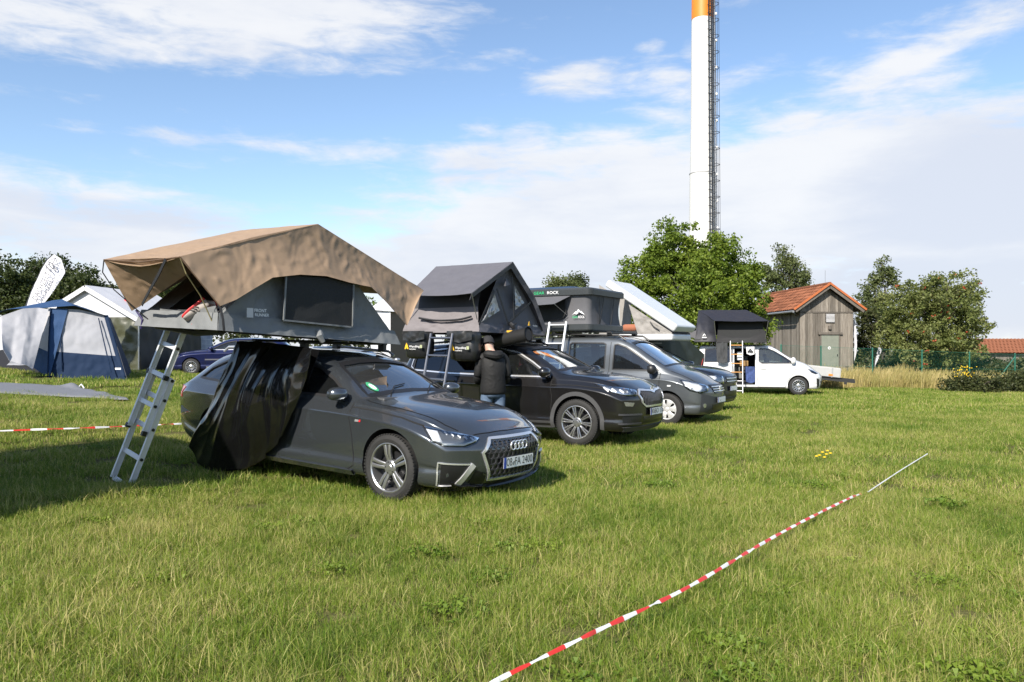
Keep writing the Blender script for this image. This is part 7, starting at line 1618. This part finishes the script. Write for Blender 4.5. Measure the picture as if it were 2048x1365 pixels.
        i = len(pts); o = wr + d * .03 + sd * .03; pts += [o, o + d * .03 + sd * .03, o + d * .055 + sd * .03 - V((s * .02, 0, 0))]; ed += [(0, i), (i, i + 1), (i + 1, i + 2)]; rad += [.012, .010, .008]
        skin('hand', [W_(p) for p in pts], ed, rad, SKIN, t, 1, 0)
        b = MB(); c = V((s * .13, .06, .045)); b.box(c, (.10, .28, .09)); bevel(b.build('shoe', mat('shoe_dark', (.03, .03, .032), .6), t), .03, 3)
    b = MB(); b.tube([hc + V((0, .094, -.03)), hc + V((0, .118, -.062)), hc + V((0, .10, -.07))], [.009, .016, .012], 8); b.build('nose', SKIN, t, True)
    b = MB(); b.tube([hc + V((-.022, .092, -.096)), hc + V((0, .100, -.094)), hc + V((.022, .092, -.096))], .005, 6); b.build('mouth', mat('lips', (.35, .13, .11), .6), t, True)
man()
# ------------------------------------------------------------ a high camper parked just left of the frame: its shadow lies over the grass by the ladder
def off_frame():
    k = 1.2; F_ = V((-5.55, 4.72, 0)); o = F_ - U1 * 4.4; zz = ground(o.x, o.y)
    tent = next(x for x in S.objects if x.parent is None and str(x.get('label', '')).startswith('black folding roof tent'))
    for src, nm, lab, skip in ((van, 'camper_van', 'tall white camper van standing outside the view at left', ('tailgate', 'gas_strut')), (tent, 'roof_tent', 'black roof tent on the tall camper van outside the view at left', ('side_awning', 'awning_pole'))):
        c = copy_tree(src); c.name = nm; c['label'] = lab
        for ch in [x for x in S.objects if x.parent == c and x.name.split('.')[0] in skip]: bpy.data.objects.remove(ch)
        c.matrix_basis = Matrix.Translation((o.x, o.y, zz)) @ Matrix.Rotation(TH1 + pi, 4, 'Z') @ Matrix.Diagonal((k, k, k, 1))
off_frame()
def hedgerow():
    """far hedges and woods closing the meadow"""
    random.seed(77); cs, rs, ti = [], [], []
    for _ in range(900):
        x = random.uniform(-75, 85); y = 74 + random.uniform(-3, 6) + .10 * abs(x); h = 2.6 + 1.6 * noise.noise(V((x * .12, 0, 4))) + (1.2 if x < 10 else -.4); c = V((x, y, ground(x, y) + random.random() * max(.8, h))); cs.append(c); rs.append(1.0); ti.append(.5 + .4 * noise.noise(c * .3))
    o = leaves('hedgerow', cs, rs, 34, .42, SHRUB, None, 5, tints=ti); tag(o, 'far hedgerow closing the meadow behind the tents', None, None, 'stuff')
hedgerow()
# ------------------------------------------------------------ the meadow
def grass_mat():
    m = leaf_mat('grass_blade', (.084, .152, .013), (.200, .262, .030), (.46, .40, .16), .36); nt = m.node_tree
    # broad patches of greener and drier turf, fixed in the ground
    N = nt.nodes.new; L = nt.links.new; at = next(n for n in nt.nodes if n.type == 'ATTRIBUTE'); cr = next(n for n in nt.nodes if n.type == 'VALTORGB')
    g = N('ShaderNodeNewGeometry'); n1 = N('ShaderNodeTexNoise'); n1.inputs['Scale'].default_value = .55; n1.inputs['Detail'].default_value = 4; n1.inputs['Roughness'].default_value = .6; L(g.outputs['Position'], n1.inputs['Vector'])
    mr = N('ShaderNodeMapRange'); mr.inputs[1].default_value = .3; mr.inputs[2].default_value = .7; mr.inputs[3].default_value = -.30; mr.inputs[4].default_value = .34; L(n1.outputs[0], mr.inputs[0])
    oi = N('ShaderNodeObjectInfo'); m2 = N('ShaderNodeMath'); m2.operation = 'MULTIPLY_ADD'; m2.inputs[1].default_value = .16; m2.inputs[2].default_value = -.08; L(oi.outputs['Random'], m2.inputs[0])
    a = N('ShaderNodeMath'); L(at.outputs['Fac'], a.inputs[0]); L(mr.outputs[0], a.inputs[1]); a2 = N('ShaderNodeMath'); a2.use_clamp = True; L(a.outputs[0], a2.inputs[0]); L(m2.outputs[0], a2.inputs[1]); L(a2.outputs[0], cr.inputs[0])
    e = cr.color_ramp.elements; e[1].position = .47
    return m
GR = grass_mat()
def tuft(name, size, n, w, h0, h1, seed, straw=.18, segs=3, flop=.55):
    rng = np.random.default_rng(seed); V_ = []; T_ = []; F_ = []
    clump = rng.uniform(-.5, .5, (max(4, n // 18), 2)) * size
    for i in range(n):
        if rng.random() < .62: x, y = clump[rng.integers(len(clump))] + rng.normal(0, size * .05, 2)
        else: x, y = rng.uniform(-.5, .5, 2) * size
        a = rng.uniform(0, 6.283); h = rng.uniform(h0, h1) * (1.35 if rng.random() < .05 else 1); lean = abs(rng.normal(0, flop)) * h; la = rng.uniform(0, 6.283); ww = w * rng.uniform(.6, 1.3)
        ti = (.72 + .28 * rng.random()) if rng.random() < straw else rng.beta(2.2, 3.2) * .72
        b = len(V_)
        for s in range(segs + 1):
            k = s / segs; cx = x + cos(la) * lean * k * k; cy = y + sin(la) * lean * k * k; z = h * (k - .28 * k * k * min(1.6, lean / h)); hw = ww * .5 * (1 - k) ** .7
            if s < segs: V_ += [(cx - cos(a) * hw, cy - sin(a) * hw, z), (cx + cos(a) * hw, cy + sin(a) * hw, z)]; T_ += [ti, ti]
            else: V_.append((cx, cy, z)); T_.append(ti)
        for s in range(segs - 1): F_.append((b + 2 * s, b + 2 * s + 1, b + 2 * s + 3, b + 2 * s + 2))
        F_.append((b + 2 * segs - 2, b + 2 * segs - 1, b + 2 * segs))
    me = bpy.data.meshes.new(name); me.from_pydata(V_, [], F_); at = me.attributes.new('tint', 'FLOAT', 'POINT'); at.data.foreach_set('value', np.array(T_, dtype=np.float32)); me.materials.append(GR); return me
def scatter(name, label, meshes, pts, kind='stuff'):
    """one object; geometry nodes place the tufts on its points"""
    lib = bpy.data.collections.new(name + '_tufts')
    for i, me in enumerate(meshes): lib.objects.link(bpy.data.objects.new('%s_tuft' % name, me))
    me = bpy.data.meshes.new(name); me.vertices.add(len(pts)); me.vertices.foreach_set('co', np.array([p[0] for p in pts], dtype=np.float32).reshape(-1))
    for nm, k, ty in (('rot', 1, 'FLOAT'), ('scl', 2, 'FLOAT'), ('pick', 3, 'INT')): a = me.attributes.new(nm, ty, 'POINT'); a.data.foreach_set('value', [p[k] for p in pts])
    me.materials.append(GR); o = link(name, me); tag(o, label, None, None, kind)
    ng = bpy.data.node_groups.new(name, 'GeometryNodeTree'); ng.interface.new_socket('Geometry', in_out='INPUT', socket_type='NodeSocketGeometry'); ng.interface.new_socket('Geometry', in_out='OUTPUT', socket_type='NodeSocketGeometry')
    N = ng.nodes.new; L = ng.links.new; gi, go = N('NodeGroupInput'), N('NodeGroupOutput'); mp = N('GeometryNodeMeshToPoints'); ip = N('GeometryNodeInstanceOnPoints'); ci = N('GeometryNodeCollectionInfo')
    ci.inputs[0].default_value = lib; ci.inputs['Separate Children'].default_value = True; ci.inputs['Reset Children'].default_value = True; ip.inputs['Pick Instance'].default_value = True
    def at(nm, ty): n = N('GeometryNodeInputNamedAttribute'); n.data_type = ty; n.inputs[0].default_value = nm; return n.outputs[0]
    L(gi.outputs[0], mp.inputs[0]); L(mp.outputs[0], ip.inputs['Points']); L(ci.outputs[0], ip.inputs['Instance']); L(at('pick', 'INT'), ip.inputs['Instance Index'])
    cx = N('ShaderNodeCombineXYZ'); L(at('rot', 'FLOAT'), cx.inputs[2]); er = N('FunctionNodeEulerToRotation'); L(cx.outputs[0], er.inputs[0]); L(er.outputs[0], ip.inputs['Rotation']); L(at('scl', 'FLOAT'), ip.inputs['Scale']); L(ip.outputs[0], go.inputs[0])
    md = o.modifiers.new('scatter', 'NODES'); md.node_group = ng; return o
WHEELS = []
for O_, U_, N_, wb, tr in ((A_O, U1, N1, 2.82, .80), (K_O, U2, N2, 2.79, .82), (D_O, U3, N3, 2.81, .78), (DU_O, U4, N4, 2.67, .8), (V_O, U5, N5, 2.925, .82)):
    for ax in (0, -wb):
        for sg in (-1, 1): WHEELS.append(O_ + U_ * ax + N_ * sg * tr)
def meadow():
    random.seed(21)
    near = [tuft('near', .42, 700, .0050, .035, .105, 1 + i, .20 + .06 * (i % 3), 3, .95) for i in range(7)] + [tuft('near', .42, 520, .0046, .06, .16, 20 + i, .36, 3, .8) for i in range(3)]
    mid = [tuft('mid', .85, 900, .0085, .04, .11, 40 + i, .22 + .04 * (i % 3), 3, .9) for i in range(6)]
    far = [tuft('far', 1.7, 800, .022, .05, .12, 60 + i, .22, 2) for i in range(5)]
    def rosette(seed):
        rng = np.random.default_rng(seed); V_, F_, T_ = [], [], []
        for _ in range(26):
            x, y = rng.normal(0, .09, 2); n = rng.integers(4, 9); tt = .12 + .25 * rng.random()
            for k in range(n):
                a = 6.283 * k / n + rng.uniform(-.3, .3); l = rng.uniform(.022, .05); w = l * .30; b = len(V_); up = rng.uniform(.012, .05)
                V_ += [(x, y, .01), (x + cos(a) * l * .6 - sin(a) * w, y + sin(a) * l * .6 + cos(a) * w, up), (x + cos(a) * l, y + sin(a) * l, up * .8), (x + cos(a) * l * .6 + sin(a) * w, y + sin(a) * l * .6 - cos(a) * w, up)]; T_ += [tt] * 4; F_.append((b, b + 1, b + 2, b + 3))
        me = bpy.data.meshes.new('weed'); me.from_pydata(V_, [], F_); at = me.attributes.new('tint', 'FLOAT', 'POINT'); at.data.foreach_set('value', np.array(T_, dtype=np.float32)); me.materials.append(GR); return me
    weeds = [rosette(90 + i) for i in range(4)]
    def put(y0, y1, step, lib, lo, off=0):
        out = []; y = y0
        while y < y1:
            hw = y * .66 + 1.6; x = -hw
            while x < hw:
                px, py = x + random.uniform(-.5, .5) * step, y + random.uniform(-.5, .5) * step; x += step
                if any((px - w.x) ** 2 + (py - w.y) ** 2 < .05 for w in WHEELS): continue
                qx = px / py * FP + 1024
                if 16.2 < py < 18.9 and qx < 262 and -60 < qx: 
                    if py > 16.5 and qx < 215: continue
                z = ground(px, py) + noise.noise(V((px * .35, py * .35, 1))) * .035 + noise.noise(V((px * 1.1, py * 1.1, 5))) * .012
                s = lo * (.66 + .66 * (noise.noise(V((px * .6, py * .6, 9))) * .5 + .5) + random.uniform(-.12, .15))
                out.append(((px, py, z - .015), random.uniform(0, 6.283), s, off + (random.randrange(len(lib)) if lib is not near else (random.randrange(7) if random.random() < .84 else 7 + random.randrange(3)))))
            y += step
        return out
    pts = put(2.2, 8.2, .27, near, 1.0) + put(8.2, 19, .56, mid, 1.0, 10) + put(19, 62, 1.12, far, 1.0, 16)
    for _ in range(70):
        Y = 2.6 + 8 * random.random() ** 1.3; x = random.uniform(-.68, .68) * Y
        if noise.noise(V((x * .8, Y * .8, 17))) > -.35: pts.append(((x, Y, ground(x, Y) + .02), random.uniform(0, 6.28), random.uniform(.6, 1.05), 21 + random.randrange(4)))
    scatter('grass', 'short mown meadow grass with dry straw blades', near + mid + far + weeds, pts)
meadow()
def tall_grass():
    random.seed(31); m = leaf_mat('dry_grass', (.17, .18, .04), (.34, .28, .10), (.50, .40, .19), .25); rng = np.random.default_rng(5); V_, F_, T_ = [], [], []
    def strip(n, f, h0, h1, w):
        for _ in range(n):
            px, Y = f(); q = gat(px, Y); nz = noise.noise(V((q.x * .9, q.y * .9, 2))); h = random.uniform(h0, h1) * (.85 + .6 * nz); a = random.uniform(0, pi); l = random.gauss(.12, .16) * h; b = len(V_); tt = min(1, max(0, random.random() * .6 + .2 + .5 * noise.noise(V((q.x * .6, q.y * .6, 7)))))
            for k in (0, .55, 1): c = q + V((l * k * k, random.gauss(0, .02), h * k)); hw = w * (1 - .6 * k); V_.extend([c - V((cos(a) * hw, sin(a) * hw, 0)), c + V((cos(a) * hw, sin(a) * hw, 0))]); T_.extend([tt, tt])
            F_.extend([(b, b + 1, b + 3, b + 2), (b + 2, b + 3, b + 5, b + 4)])
    strip(15000, lambda: (random.uniform(1610, 1900), random.uniform(34.5, 42)), .35, .95, .011)
    strip(3500, lambda: (random.uniform(1880, 2075), random.uniform(35.5, 42)), .3, .8, .011)
    strip(1800, lambda: (random.uniform(1540, 1640), random.uniform(37, 42)), .3, .8, .011)
    me = bpy.data.meshes.new('tall_grass'); me.from_pydata([tuple(v) for v in V_], [], F_); at = me.attributes.new('tint', 'FLOAT', 'POINT'); at.data.foreach_set('value', np.array(T_, dtype=np.float32)); me.materials.append(m); tag(link('tall_grass', me), 'tall dry yellow grass along the wire fence', None, None, 'stuff')
tall_grass()
def flowers():
    random.seed(8); m = mat('flower_yellow', (.75, .50, .02), .6); t = thing('wildflowers', on(1645, 905, .0, 11).to_tuple(), 'little tuft of yellow wildflowers in the meadow near the far end of the barrier tape', 'flowers'); b, g = MB(), MB()
    for dx, dy in ((0, 0), (8, 4), (-6, 6), (4, 10), (16, 2), (-12, 8), (10, -3)):
        q = on(1645 + dx, 905 + dy, .12, 11); b.lathe([(.001, .012), (.022, .006), (.02, -.004), (.001, -.006)], 8, c=q, axis='Z'); g.tube([(q.x, q.y, ground(q.x, q.y)), q], .004, 4)
    b.build('blossoms', m, t, True, True); g.build('stems', mat('stem_green', (.07, .12, .02), .7), t, True, True)
flowers()
